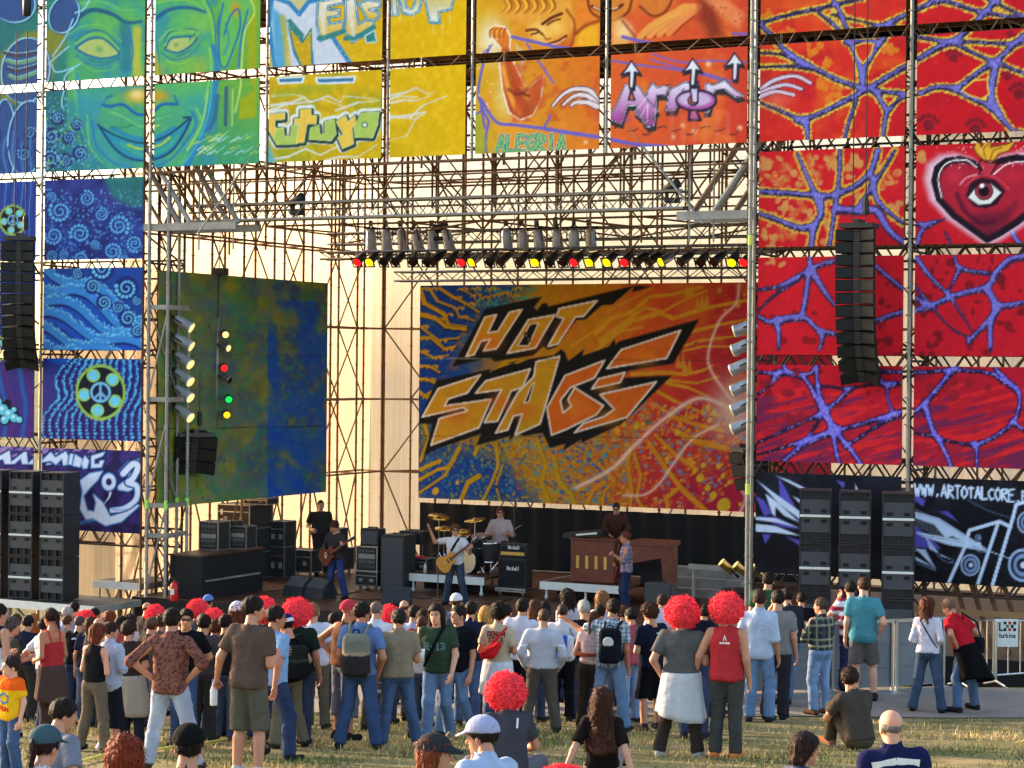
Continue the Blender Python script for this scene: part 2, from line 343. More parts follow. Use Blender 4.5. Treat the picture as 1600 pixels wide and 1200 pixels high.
def paint_left():
 B1,B2,LB,DB=(28,62,140),(58,48,122),(92,168,216),(22,34,96)
 CV.grad(-90,-70,233,140,(40,110,115),(50,150,100),(45,90,130),(60,150,110))
 CV.grad(233,-70,410,140,(70,165,80),(120,175,60),(60,150,95),(110,165,70))
 CV.grad(-90,133,233,274,(42,74,130),(50,140,110),(40,62,130),(45,130,120))
 CV.grad(233,128,410,270,(60,160,90),(120,170,60),(50,140,125),(60,150,110))
 CV.grad(-90,272,233,415,(38,78,158),B2,(50,60,136),(34,72,152));CV.grad(-90,413,233,556,B1,(30,70,150),DB,B1)
 CV.grad(-90,554,233,697,B2,B1,(70,40,110),B2);CV.grad(-90,695,233,840,(70,50,120),(60,48,118),(44,36,84),(52,42,100))
 A=zz(0,0,4.0)
 CV.poly(A((470,0),(420,300),(440,560),(560,880),(700,1120),(1150,1120),(1260,800),(1350,420),(1300,0)),(78,170,118),0.85,6)
 CV.mottle(105,0,340,268,(105,180,80),34,0.6,3,0.45,0.7);CV.mottle(105,0,340,268,(48,136,160),28,0.7,9,0.46,0.7)
 for x,y,r,c in((520,250,40,(60,140,170)),(760,260,34,(50,126,160)),(1000,200,30,(60,150,150)),(560,620,50,(60,150,170)),(640,900,60,(50,140,160)),(1240,640,40,(60,160,150)),(980,440,24,(200,170,50)),(1240,420,30,(180,180,60)),(1250,150,26,(170,190,80))):CV.glow(x/4,y/4,r,c,.6)
 for x,y,r,c in((640,200,70,(100,175,90)),(1230,130,80,(110,185,85)),(1150,420,90,(120,180,70)),(560,480,80,(80,165,90))):CV.glow(x/4,y/4,r/2.2,c,0.8)
 CV.stroke(A((480,110),(580,62),(700,88),(790,140),(885,135)),8,(34,82,130),0.9,3,w2=4)
 CV.stroke(A((955,130),(1060,60),(1180,48),(1290,75)),7,(34,88,140),0.9,3,w2=4)
 CV.stroke(A((780,160),(800,300),(790,420)),18,(40,110,140),0.6,6);CV.stroke(A((860,190),(850,330),(862,480)),14,(190,185,60),0.85,6)
 CV.stroke(A((962,340),(980,460)),10,(180,165,50),0.8,5)
 for pts in(((470,300),(560,245),(650,245),(745,335),(650,365),(550,345)),((1030,310),(1075,240),(1225,232),(1185,292),(1110,328))):
  CV.poly(A(*pts),(170,190,112),1,1.2);CV.stroke(A(*pts,pts[0]),3,(40,98,150),0.9,1.2)
  top=[(a,b-26)for a,b in pts[:4]];CV.stroke(A(*top),3.5,(120,190,90),0.9,1.5);CV.stroke(A(*[(a,b-46)for a,b in pts[:4]]),2.5,(40,110,120),0.7,1.5)
  low=[(a,b+26)for a,b in pts[3:]];CV.stroke(A(*low),2.5,(40,110,140),0.7,1.5)
 CV.glow(155,77,9,(110,160,100),0.9);CV.glow(275,70,6,(120,150,80),0.9)
 CV.glow(218,150,42,(215,165,40),1,20);CV.glow(248,150,28,(210,150,45),0.9,16);CV.glow(214,148,18,(232,210,140),1,14)
 CV.stroke(A((640,655),(690,665),(770,655),(860,715),(950,705),(1010,655),(1110,650)),5,(34,96,165),0.95,1.5)
 CV.stroke(A((640,650),(670,610),(700,600)),4,(40,105,150),0.8,1.5);CV.stroke(A((1110,650),(1090,600)),4,(40,105,150),0.8,1.5)
 up=((600,775),(640,720),(720,690),(800,715),(880,765),(970,730),(1070,695),(1160,715),(1190,745))
 CV.poly(A(*up,(1130,800),(1040,850),(900,890),(760,850)),(72,160,120),0.9,2)
 CV.poly(A((610,775),(720,845),(890,892),(1040,850),(1185,742),(1150,840),(1080,940),(960,1000),(830,1000),(720,930)),(44,140,165),1,1.5)
 CV.stroke(A((700,800),(800,850),(890,870),(1000,850),(1090,800)),7,(40,130,175),0.9,2)
 CV.stroke(A((800,905),(880,930),(1000,905),(1060,860)),4,(170,200,70),0.9,1.8);CV.stroke(A((760,900),(880,965),(1020,935),(1110,850)),6,(70,170,130),0.7,3)
 CV.stroke(A((605,778),(720,845),(885,893),(1040,850),(1180,745)),3,(24,70,105));CV.stroke(A((612,780),(720,930),(830,995),(960,996),(1085,930),(1190,750),(1150,735)),4,(28,72,120),0.95,1.2)
 CV.stroke(A((690,790),(760,800),(830,780),(860,790)),1.6,(40,120,100));CV.stroke(A((940,800),(1000,780)),2,(190,200,80))
 CV.stroke(A((590,700),(600,800),(690,980),(840,1080)),8,(60,150,165),0.6,4)
 CV.stroke(A((1335,290),(1358,440),(1310,700),(1250,880),(1150,1060)),9,(44,120,190),0.85,3);CV.stroke(A((1300,560),(1265,760),(1170,940)),3,(150,205,130),0.9,1.2)
 CV.stroke(A((1270,0),(1320,120),(1345,270)),6,(120,190,90),0.9);CV.stroke(A((1290,0),(1335,110),(1350,280)),2,(40,105,140),0.9)
 for pts,c,wd_ in(((430,210,520,165,640,160,760,260),(112,190,96),3),((440,240,540,195,640,195,750,290),(44,120,165),2.4),((480,350,560,400,660,405,750,370),(44,116,170),2.6),((500,390,580,440,680,440,740,410),(110,190,100),2.4),((1000,250,1060,190,1150,185,1250,205),(130,196,92),3),((1010,330,1080,372,1180,350,1260,260),(44,116,170),2.6),((1040,380,1120,400,1220,360),(140,200,90),2.4),((800,160,830,300,815,440),(48,120,175),4),((950,120,985,300,1000,440),(44,120,160),3),((560,690,640,640,660,610),(60,150,170),4),((575,760,600,900,700,1010,840,1050),(44,118,180),5),((545,720,560,900,640,1020),(96,186,110),4),((1200,700,1225,780,1150,900,1060,1000,960,1040),(44,118,180),5),((1230,680,1260,780,1190,920),(120,196,100),4),((690,700,780,735,880,790,960,755,1060,720),(110,186,120),4),((480,460,500,620,540,760),(54,140,170),5),((450,420,470,600,500,780,580,960),(90,180,120),3),((1310,300,1320,440,1280,620),(130,200,90),4),((1330,500,1300,720,1220,920,1120,1060),(70,180,190),3),((500,20,640,10,760,60,860,60),(100,184,110),5),((960,20,1080,0,1200,10,1270,60),(120,190,90),5),((1400,20,1360,160,1380,300),(40,104,180),4),((1480,40,1500,140,1450,300,1430,400),(180,196,70),3),((1530,30,1560,100,1500,260,1490,420),(70,160,130),4)):CV.stroke(A(*[(pts[i],pts[i+1])for i in range(0,len(pts),2)]),wd_,c,.85,1.4,w2=wd_*.5)
 for i in range(300):q=random.Random(i);x,y=q.uniform(72,160),q.uniform(150,268);CV.disc(x,y,q.uniform(.6,1.7),q.choice([(104,176,200),(60,130,190),(100,180,110)]),.8 if x-70<(y-130)*.7 else 0)
 CV.poly(A((1560,-60),(1600,-60),(1600,730),(1490,750),(1500,620),(1590,560),(1540,440)),(150,165,34),1,1.5)
 CV.poly(A((1380,-20),(1430,-60),(1570,-60),(1590,60),(1520,160),(1480,300),(1430,420),(1370,420),(1370,160)),(100,180,90),1,2)
 CV.glow(368,14,14,(205,150,40),0.9,20);CV.stroke(A((1395,20),(1370,170),(1372,380),(1410,420),(1450,330),(1500,170),(1490,60),(1440,100),(1400,220)),3,(42,108,170),0.9,1.2)
 CV.stroke(A((1410,150),(1430,250),(1400,340)),4,(60,140,160),0.8);CV.stroke(A((1560,-20),(1590,80),(1530,200),(1510,420),(1500,560),(1470,700)),3,(180,210,110),0.9);CV.stroke(A((1550,60),(1510,230),(1490,420)),3,(42,108,180),0.8)
 CV.stroke(A((1415,550),(1410,780)),6,(58,96,120),0.95);CV.stroke(A((1360,600),(1340,740),(1300,820)),7,(48,98,150),0.8,2);CV.stroke(A((1455,560),(1450,780)),3,(170,205,110),0.8)
 rg=random.Random(4)
 for i in range(34):
  x,y=rg.uniform(300,392),rg.uniform(212,262);L=rg.uniform(10,26);c=rg.choice([(170,215,225),(190,210,90),(90,180,150),(210,230,225)])
  CV.stroke([(x,y),(x+L*.4,y-L*.28),(x+L*.55,y-L*.12),(x+L*1.1,y-L*.5)],1.8,c,0.9,smooth=False,w2=.8)
 LO=(150,205,232)
 CV.poly(A((0,340),(160,200),(330,180),(430,120),(400,300),(340,380),(330,460),(300,560),(140,660),(0,640)),(150,135,42),0.75,4)
 for cx,cy,rx,ry,ro in((160,440,150,205,0.15),(90,30,130,110,0),(400,90,90,120,0.4),(30,880,70,260,0),(170,860,120,230,0.1)):
  CV.disc(cx/4,cy/4,rx/4,(54,80,140),0.9,1.5,ry/4,ro)
  th=np.linspace(0,2*math.pi,26);c,k=math.cos(ro),math.sin(ro)
  P=[((cx+rx*math.cos(t)*c-ry*math.sin(t)*k)/4,(cy+rx*math.cos(t)*k+ry*math.sin(t)*c)/4)for t in th]
  CV.stroke(P,2.2,LO);CV.stroke([(x+2.5,y+2)for x,y in P],1.4,(30,50,110),0.7)
 for k in range(4):CV.stroke(A((30+10*k,330+48*k),(120,345+48*k),(260,320+40*k)),6,((70,66,84),(110,160,120))[k%2],0.9,1.5);CV.stroke(A((30+10*k,318+48*k),(120,332+48*k),(260,308+40*k)),1.4,LO,0.9)
 for h in(((455,120),(420,210),(385,270),(330,350)),((500,400),(440,430),(350,450),(320,400)),((430,290),(370,340),(300,400)),((400,560),(385,640),(400,690)),((560,0),(520,60),(470,80)),((460,430),(410,470),(390,540),(340,560))):CV.stroke(A(*h),2.2,LO)
 for cx,cy,r in((320,850,52),(310,990,58),(408,1000,42),(430,860,40),(500,960,46),(360,740,40),(190,830,40),(150,960,44),(480,780,34)):
  spiral(cx/4,cy/4,r/4,(96,170,215),22,1.7,1,0.14,cx,(36,44,104))
 for i in range(160):
  x,y=rg.uniform(70,150),rg.uniform(150,265)
  if(x-70)/80+(200-y)/140<0.75:CV.disc(x,y,rg.uniform(0.8,2.2),rg.choice([(100,175,190),(110,180,100),(70,140,190)]),0.9)
 for k in range(9):CV.stroke([(2+6.5*k,205+(k%3)*9),(-2+7*k,240),(4+6.5*k,275),(0+6.5*k,330),(4+6*k,372)],2.0,(72,140,205)if k%2 else(34,48,120),0.9,w2=1)
 E=zz(0,300,4.0)
 CV.mottle(66,276,226,412,(34,40,100),26,0.8,12,0.42,0.62);CV.poly(E((640,-100),(900,-100),(900,100),(800,90),(700,30)),(42,120,110),0.8,5)
 for cx,cy,r,d in((375,120,72,1),(500,262,66,-1),(740,212,72,1),(632,140,46,-1),(336,272,60,1),(842,322,56,-1),(702,372,62,1),(540,40,52,-1),(500,420,56,1),(402,392,36,-1),(320,30,34,1),(590,330,30,1),(780,420,30,-1),(330,400,38,-1)):
  spiral(cx/4,300+cy/4,r/4,(88,164,214),30,2.0,d,0.13,cx*1.3,(36,50,128))
 for i in range(420):CV.disc(rg.uniform(70,222),rg.uniform(296,410),rg.uniform(0.6,1.8),(84,156,212),0.75)
 for k,(x0,y0,x1,y1,wv)in enumerate(((60,410,232,500,10),(60,436,232,516,13),(60,462,232,534,11),(60,488,232,548,9),(60,512,200,562,7),(60,534,150,566,5))):
  pts=[(x0+(x1-x0)*f,y0+(y1-y0)*f+wv*math.sin(f*9+k*1.1))for f in np.linspace(0,1,10)]
  CV.stroke(pts,15,(58,136,208),0.9,5);CV.stroke(pts,4.5,(26,26,78),1,1.5,dy=10);CV.stroke(pts,9,(30,80,180),0.9,3,dy=15);dots_along(pts,-7,1.5,(120,196,226),2.6,3.0,0.85,k)
 for cx,cy,r in((580,590,46),(650,690,46),(790,600,70),(740,722,34),(800,790,54),(862,870,40),(490,510,34),(640,480,70),(860,680,30)):spiral(cx/4,300+cy/4,r/4,(100,184,220),26,1.8,1,0.14,cx,(32,40,112))
 for k in range(15):
  x=62+k*11.5;pts=[(x+50-4*k*.6,556),(x+26,592),(x+30-k,622),(x+6,652),(x+8,700)]
  CV.stroke(pts,6,(38,30,92),0.8,3,dx=4);dots_along(pts,0,2.0,(78,170,220),3.0,1.6,0.95,k)
 for k in range(7):CV.stroke([(-20+k*12,556),(-10+k*11,600),(0+k*10,640),(-4+k*9,700)],7,((64,44,118),(40,96,170),(88,40,112))[k%3],0.7,4)
 for fx,fy,fr in((157,613,39),(20,344,21),(-6,545,18)):
  CV.disc(fx,fy,fr,(142,182,84),1,1.2,fr*1.12);CV.disc(fx,fy,fr*0.9,(26,30,44),1,1,fr)
  for k in range(5):
   th=k*2*math.pi/5+0.5;px_,py_=fx+fr*.66*math.cos(th),fy+fr*.74*math.sin(th)
   CV.disc(px_,py_,fr*.27,(150,190,92),1,1.0);CV.disc(px_,py_,fr*.2,(104,196,226),1,1.2)
  CV.disc(fx,fy,fr*.46,(24,28,60),1,0.8);CV.disc(fx,fy,fr*.42,(112,176,214),1,0.8);CV.disc(fx,fy,fr*.31,(24,30,70),1,0.8);CV.stroke([(fx,fy-fr*.3),(fx,fy+fr*.3)],fr*.1,(112,176,214))
  for sgn in(-1,1):CV.stroke([(fx,fy),(fx+sgn*fr*.2,fy+fr*.2)],fr*.1,(112,168,210))
  for k in range(26):th=k*2*math.pi/26;CV.disc(fx+fr*1.03*math.cos(th),fy+fr*1.15*math.sin(th),1.2,(150,180,70))
 for x,y,r in((-4,628,9),(4,640,11),(14,646,10),(22,652,9),(30,656,7),(8,656,9),(-2,652,10),(22,640,6),(12,630,6)):CV.disc(x,y,r,(20,24,44),1,1)
 for x,y,r in((-4,628,7),(4,640,8.5),(14,647,7.5),(22,653,6.5),(30,656,5),(7,656,6.5),(22,640,4)):CV.disc(x,y,r,(96,186,212),1,1);CV.disc(x-1.5,y-2,r*.4,(200,236,240),0.8,1)
 CV.mottle(-90,697,233,840,(36,28,66),14,0.8,5,0.45,0.6);CV.mottle(-60,697,150,720,(190,150,200),5,0.7,8,0.52,0.6,2.5,-0.5)
 WH,EB=(206,214,236),(58,110,178)
 G=zz(0,600,4.0)
 def graf(polys,o=2.0):
  for p in polys:CV.poly(G(*p),(28,26,70),1,1,(28,26,70),o+1.6)
  for p in polys:CV.poly(G(*p),EB,1,1,EB,o)
  for p in polys:CV.poly(G(*p),WH,1,1)
 graf([((-160,500),(-60,440),(-40,470),(60,415),(70,500),(30,500),(20,470)),((60,495),(150,425),(165,425),(175,500),(140,500),(130,465),(90,500)),((175,500),(240,430),(262,460),(330,425),(345,440),(325,500),(290,505),(296,465),(255,500)),((345,500),(340,440),(360,428),(372,470),(372,505))],1.2)
 graf([((250,490),(318,425),(345,460),(412,420),(425,450),(418,505),(395,508),(388,465),(350,505),(318,480)),((425,500),(440,435),(458,440),(448,505)),((455,510),(470,440),(515,470),(500,520)),((510,500),(530,448),(556,480),(545,525),(520,530)),((570,450),(655,425),(640,450),(590,470),(588,500),(620,500),(625,480),(650,478),(635,520),(570,525))],1.4)
 graf([((500,605),(560,560),(640,545),(610,600),(560,650),(520,700),(510,640)),((515,680),(545,790),(590,800),(600,740),(585,690),(640,740),(690,830),(770,800),(850,750),(870,760),(760,860),(660,885),(600,850),(540,850),(500,780)),((745,545),(800,485),(868,470),(862,560),(815,620),(866,640),(800,670),(740,660),(735,640),(800,590),(806,545),(760,585))],2.0)
 for c,r in(((28,26,70),18),(EB,15.5),(WH,13),((44,36,88),5.5)):CV.disc(170,753,r*.82,c,1,1,r)
 for c_,w_ in(((28,26,70),15),(EB,12.5),(WH,9)):CV.stroke(G((770,560),(830,500),(862,520),(830,590),(800,615),(855,640),(850,720),(780,775),(700,790)),w_,c_,w2=w_*.8)
 CV.stroke(G((690,680),(680,710),(650,750)),4,WH,w2=1);CV.stroke(G((690,780),(790,785),(868,730)),3,(140,176,220),w2=1);CV.stroke(G((500,870),(580,850)),6,EB,.8,2)
def paint_yellow():
 CV.grad(410,-70,734,262,(214,164,22),(232,180,12),(176,156,30),(220,176,18));CV.mottle(410,100,600,260,(140,155,40),40,0.6,2,0.48,0.7);CV.mottle(410,-20,734,260,(236,200,40),10,0.35,6,0.5,0.65)
 Y=zz(400,0,4.0);BL,WH,TE=(72,150,190),(196,206,222),(54,128,128)
 CV.poly(Y((75,-80),(90,430),(480,430),(620,430),(480,230),(430,-80)),(186,196,200),0.65,8)
 M=((100,-20),(210,20),(270,90),(330,10),(390,0),(470,220),(610,430),(350,430),(345,330),(290,260),(215,170),(245,330),(300,430),(120,430),(80,150))
 CV.poly(Y(*M),WH,1,1,(52,128,184),3.4);CV.poly(Y((95,40),(190,120),(190,430),(120,430)),(82,160,205),0.95,4);CV.stroke(Y((165,110),(190,300),(200,420)),9,(196,168,40),0.7,5)
 CV.poly(Y((205,160),(290,265),(345,180),(350,430),(290,430),(235,300)),(196,160,28),1,1,TE,1.2);CV.poly(Y((190,130),(290,262),(300,215),(215,115)),TE,1,1)
 for P in(((385,10),(540,-20),(545,20),(450,40),(450,60),(520,60),(520,100),(450,110),(455,150),(550,130),(545,200),(400,255),(380,150)),((560,0),(620,-20),(640,150),(740,95),(735,190),(600,265),(555,190)),((640,20),(700,0),(780,10),(775,50),(710,60),(775,80),(760,120),(700,130))):
  CV.gpoly(Y(*P),(232,226,220),(206,168,44),None,None,(40,112,150),2.0);CV.stroke(Y(*P,P[0]),1.2,(225,235,240),0.9,smooth=False)
 CV.stroke(Y((395,240),(460,225),(545,195)),8,TE,1,1);CV.stroke(Y((560,240),(640,225),(735,170)),8,TE,1,1);CV.stroke(Y((410,60),(425,210)),6,(214,214,214),0.8,3);CV.stroke(Y((585,40),(610,220)),6,(214,214,214),0.8,3)
 CV.poly(Y((680,225),(740,190),(755,260),(690,268)),TE,1,1,(190,215,225),1)
 for P in(((840,-20),(880,-20),(890,90),(850,95)),((895,-20),(930,-20),(940,50),(980,55),(1000,-20),(1040,-20),(1020,70),(970,95),(915,80)),((1050,-20),(1240,-20),(1220,60),(1140,75),(1150,145),(1085,140),(1060,20))):
  CV.gpoly(Y(*P),(206,190,110),(220,224,226),None,None,(48,122,160),1.9);CV.stroke(Y(*P,P[0]),1.0,(232,238,240),0.9,smooth=False)
 for x,y in((900,130),(985,110),(1105,215),(1165,215),(1210,150)):CV.stroke(Y((x,y-60),(x,y)),1.6,(226,216,150),0.8)
 rg=random.Random(8)
 for i in range(130):
  x,y=rg.uniform(440,550),rg.uniform(20,108);CV.disc(x,y,rg.uniform(.4,1.2),(230,235,235),0.6)
 for a,b in((135,300),(375,620)):CV.poly(Y((a,488),(b,480),(b-10,515),(a+10,522)),(60,120,165),1,1,(215,225,225),1.6)
 for P in(((90,660),(220,640),(300,610),(340,640),(450,600),(530,640),(550,600),(760,620)),((100,600),(240,590),(300,605)),((500,690),(640,640),(770,630)),((80,1000),(200,980),(310,930),(400,970),(500,920),(600,900),(680,870)),((420,1010),(520,980),(640,980),(760,900)),((60,700),(200,650),(300,640),(420,620),(560,670))):CV.stroke(Y(*P),4.2,(208,212,206),0.95,smooth=False,w2=1)
 for P in(((820,600),(930,580),(1000,548),(1080,590),(1120,570)),((820,650),(920,625),(1000,630),(1090,600)),((820,740),(960,720),(1060,700),(1000,740),(940,850),(820,880)),((830,620),(900,600),(1010,610)),((960,740),(1040,660),(1190,600)),((820,720),(900,735),(1010,745))):CV.stroke(Y(*P),4.2,(212,212,206),0.95,smooth=False,w2=.8)
 CV.stroke(Y((140,590),(300,560),(450,560)),14,(150,165,40),0.6,6)
 GR,GD,GL=(166,192,92),(36,66,58),(226,190,78)
 F=[((70,715),(180,705),(180,745),(120,750),(120,790),(150,830),(110,870),(70,800)),((130,800),(175,800),(178,850),(215,850),(220,790),(262,770),(255,900),(130,905),(110,870)),((240,740),(275,740),(275,685),(345,680),(345,720),(380,720),(375,775),(320,775),(300,890),(250,895),(268,780),(240,775)),((340,800),(395,780),(400,840),(430,835),(430,760),(490,745),(500,840),(470,880),(330,870)),((500,760),(560,720),(575,760),(620,720),(625,780),(600,800),(610,900),(540,930),(510,860),(545,840)),((640,740),(660,705),(770,700),(760,780),(730,860),(620,860),(610,800))]
 for p in F:CV.poly(Y(*p),(214,222,218),1,1,(214,222,218),6.5)
 for p in F:CV.poly([(x+1,y+2)for x,y in Y(*p)],GD,1,1,GD,3.4)
 for i,p in enumerate(F):CV.poly(Y(*p),GR if i%2 else GL,1,1);CV.stroke(Y(*p,p[0]),1.2,(214,224,170),0.8,smooth=False)
 CV.disc(570,195,5,(80,110,90));CV.disc(570,195,3,(224,230,224))
 CV.poly(Y((60,900),(75,880),(130,1030),(60,1030)),(90,170,190),0.9,4)
def paint_orange():
 CV.grad(733,-70,945,250,(222,172,30),(222,96,36),(206,168,36),(220,116,40));CV.grad(945,-70,1176,250,(220,92,44),(212,76,46),(222,104,44),(204,58,46));CV.mottle(733,-20,1176,250,(240,150,50),40,0.5,4,0.5,0.75)
 Q=zz(800,0,4.0)
 CV.poly(Q((-60,-60),(360,-60),(400,150),(330,260),(240,300),(150,260),(60,130),(-40,120)),(232,160,60),1,4)
 CV.glow(845,50,26,(246,206,110),0.9);CV.glow(868,44,20,(246,200,100),0.9);CV.glow(880,70,20,(200,90,40),0.7)
 for i in range(18):a=-60+i*18;CV.stroke(Q((a,-20),(a+25,40),(a-10,85)),4.5,((196,110,30),(236,190,50),(150,70,24))[i%3],0.9,1.5,w2=1)
 CV.stroke(Q((90,190),(150,185),(190,215)),4,(110,50,26),.95);CV.stroke(Q((190,150),(250,110),(310,85)),5,(104,46,24),.95);CV.stroke(Q((220,155),(260,130),(300,120)),3,(100,44,24),.9);CV.stroke(Q((120,215),(160,205)),3,(100,44,24),.9)
 CV.stroke(Q((190,210),(215,245),(240,240)),2.5,(160,70,30),.9);CV.stroke(Q((210,280),(290,255),(340,225)),4,(120,46,30),.95);CV.stroke(Q((215,284),(290,266),(330,240)),1.5,(240,210,180),.9);CV.stroke(Q((340,60),(390,140),(380,260),(330,330)),4,(140,56,26),.7,3)
 CV.poly(Q((400,230),(430,180),(540,150),(545,320),(400,290)),(242,180,40),.9,5);CV.stroke(Q((400,210),(460,160),(545,130)),5,(150,60,30),.8,3)
 CV.poly(Q((470,-40),(740,-40),(740,60),(640,130),(540,110)),(216,130,50),1,4);CV.stroke(Q((500,40),(545,60),(640,60),(690,30)),5,(110,40,28),.95);CV.stroke(Q((510,44),(560,62),(660,50)),2,(240,215,190));CV.stroke(Q((470,-20),(500,80),(620,130),(720,80),(750,0)),4,(120,50,30),.9,2)
 CV.poly(Q((620,120),(690,110),(760,200),(720,300),(620,300)),(236,170,90),.9,5);CV.glow(975,48,24,(250,220,170),.7);CV.stroke(Q((690,130),(770,230)),4,(150,70,60),.8,2)
 CV.poly(Q((790,-40),(1000,-40),(960,60),(870,105),(800,60)),(214,120,50),1,3);CV.stroke(Q((800,40),(880,100),(960,70),(1010,-20)),4,(130,56,30),.9,2)
 for k in range(4):CV.stroke(Q((800+60*k,230-8*k),(860+60*k,170-8*k),(960+50*k,110-6*k),(1080+30*k,40)),10,(238,170-8*k,80),.85,3);CV.stroke(Q((830+60*k,240-8*k),(890+60*k,180-8*k),(990+50*k,120-6*k)),3,(150,60,36),.8,1.5)
 CV.poly(Q((1170,-40),(1240,-40),(1330,230),(1240,250),(1170,120)),(128,44,34),.85,8);CV.poly(Q((1200,0),(1300,-40),(1460,90),(1420,190)),(232,140,90),.8,5)
 for k in range(24):CV.disc(1090+random.Random(k).uniform(0,70),8+random.Random(k+50).uniform(0,50),1.5,(150,50,40),.7)
 A=zz(740,0,4.0)
 CV.glow(768,62,40,(240,232,200),.9,60);CV.glow(790,150,30,(236,226,170),.6,60)
 arm=((110,230),(90,190),(130,160),(200,170),(230,230),(225,300),(255,400),(330,560),(440,470),(420,620),(370,720),(290,750),(220,700),(180,560),(160,380),(170,300))
 CV.gpoly(A(*arm),(232,130,44),(176,74,36),None,None,(240,230,220),1.2);CV.stroke(A((180,330),(205,450),(240,600),(290,700)),10,(236,150,60),.6,5);CV.poly(A((250,430),(330,540),(440,470),(420,620),(370,720),(300,720),(260,620)),(186,84,40),.8,5);CV.glow(740+82,142,16,(236,160,76),.7,24);CV.stroke(A((240,520),(300,580),(350,600)),4,(110,40,30),.9,2);CV.glow(775,50,14,(244,170,60),.9);CV.stroke(A((205,320),(230,460),(280,600),(330,690)),12,(170,70,34),.7,5);CV.stroke(A((185,420),(215,560),(260,680)),6,(240,160,60),.8,3)
 for k in range(4):CV.stroke(A((105+28*k,235),(100+30*k,195),(125+26*k,175)),2,(150,60,30),.9)
 CV.stroke(A((220,560),(280,590),(330,560)),6,(120,46,36),.7,3);CV.poly(A((260,270),(330,330),(300,480)),(206,190,160),.8,2);CV.mottle(800,95,940,190,(200,80,44),18,.6,14,.45,.6)
 PU=(108,98,190)
 for p,wd in((((-10,400),(120,280)),3),(((100,290),(60,400),(30,560),(45,650),(95,760)),4),(((45,620),(140,760),(250,780),(420,800)),5),(((-20,740),(50,690)),4),(((95,760),(75,870),(80,980)),4.5),(((45,650),(70,800)),4),(((240,230),(330,250),(560,300),(790,320)),5),(((330,270),(420,400),(500,520)),3),(((420,800),(600,830),(800,860),(1000,900),(1230,920)),6),(((480,720),(440,800)),3.5),(((930,230),(1060,260),(1210,285)),5),(((860,380),(1060,410),(1300,440),(1440,470),(1600,520)),3),(((1120,340),(1300,390),(1440,380),(1800,390)),2.6),(((1100,370),(1300,430),(1420,450),(1620,510)),2.4),(((1620,210),(1720,215)),4)):CV.stroke(A(*p),wd,PU)
 CV.poly(A((-20,750),(35,700),(80,870),(80,990),(-20,990)),(150,165,60),.7,4)
 rg=random.Random(6)
 for i in range(26):CV.disc(rg.uniform(745,790),rg.uniform(60,170),rg.uniform(.8,2),(240,226,180),.8)
 for x,y,r in((1107,100,4),(1156,200,4),(1067,196,3),(1052,214,3),(1085,205,4),(1000,168,3),(915,222,3)):CV.glow(x,y,r*1.8,(246,214,170),.9)
 text_cv("ALEGRIA",776,236,106,25,(226,226,190),7.4,0.0,0.1,1.2);text_cv("ALEGRIA",776,236,106,25,(132,196,96),3.0,0.0,0.1,1.2,(46,92,140),2.6)
 LV,DK,PK=(206,196,226),(48,40,62),(176,92,166)
 for pts in(((535,640),(490,570),(400,555),(320,590),(255,660)),((535,655),(470,600),(390,600),(320,655)),((530,665),(470,640),(400,640),(370,660))):CV.stroke(Q(*pts),11,DK,w2=6);CV.stroke(Q(*pts),8.4,(230,212,214),w2=3.8)
 P=[((835,620),(850,560),(880,515),(905,545),(985,535),(960,595),(905,595),(888,785),(842,795),(850,650),(800,735),(765,700)),((605,745),(660,640),(705,530),(790,535),(845,620),(914,690),(828,778),(775,660),(722,660),(682,772)),((960,690),(985,560),(1080,512),(1165,512),(1160,600),(1110,600),(1070,560),(1020,690)),((1210,520),(1260,530),(1330,500),(1390,560),(1450,600),(1400,610),(1330,560),(1270,560),(1230,700),(1195,700))]
 for p in P:CV.poly([(x+2,y+7)for x,y in Q(*p)],(56,52,56),1,1,(56,52,56),1.5)
 for p in P:CV.gpoly(Q(*p),(226,218,240),(164,70,150),132,190,DK,1.4)
 for p in P:
  yc=max(b for a,b in p);pass
  CV.stroke(Q(*p,p[0]),1.0,(236,226,240),.95,smooth=False)
 CV.poly(Q((728,625),(745,560),(768,625)),(214,110,60),1,1,DK,1.4)
 for x in(945,975):CV.glow(x,185,22,(168,76,150),.5,14)
 for c,k in((DK,4),(PK,0),):CV.disc(1088,157,29+k,c,1,1,14+k)
 CV.disc(1085,155,26,LV,.8,3,11);CV.disc(1083,157,9,DK);CV.disc(1083,156,7,(190,90,60));CV.poly(Q((1110,520),(1165,515),(1160,640),(1125,640)),LV,1,1,DK,1.4)
 CV.poly(Q((1110,690),(1150,690),(1180,750),(1105,750)),PK,1,1,DK,2)
 for x,y in((745,380),(1128,365),(1390,330)):
  a=((x,y),(x+58,y+80),(x+20,y+70),(x+14,y+170),(x-12,y+170),(x-8,y+70),(x-65,y+88),(x-30,y+50));CV.poly([(u+2,v+4)for u,v in Q(*a)],(50,44,52),1,1,(50,44,52),1.4);CV.poly(Q(*a),(228,230,240),1,1,DK,1.3)
 for k in range(9):CV.stroke(Q((640+k*90,800+(k%3)*20),(680+k*90,790+(k%3)*24),(700+k*90,800)),2.4,(70,44,48),.9,w2=1)
 for k in range(6):CV.stroke(Q((1000+k*70,700+20*(k%2)),(1000+k*70,880)),8,(226,120,100),.35,4)
 Z=zz(1180,0,3.81)
WEBQ=[]
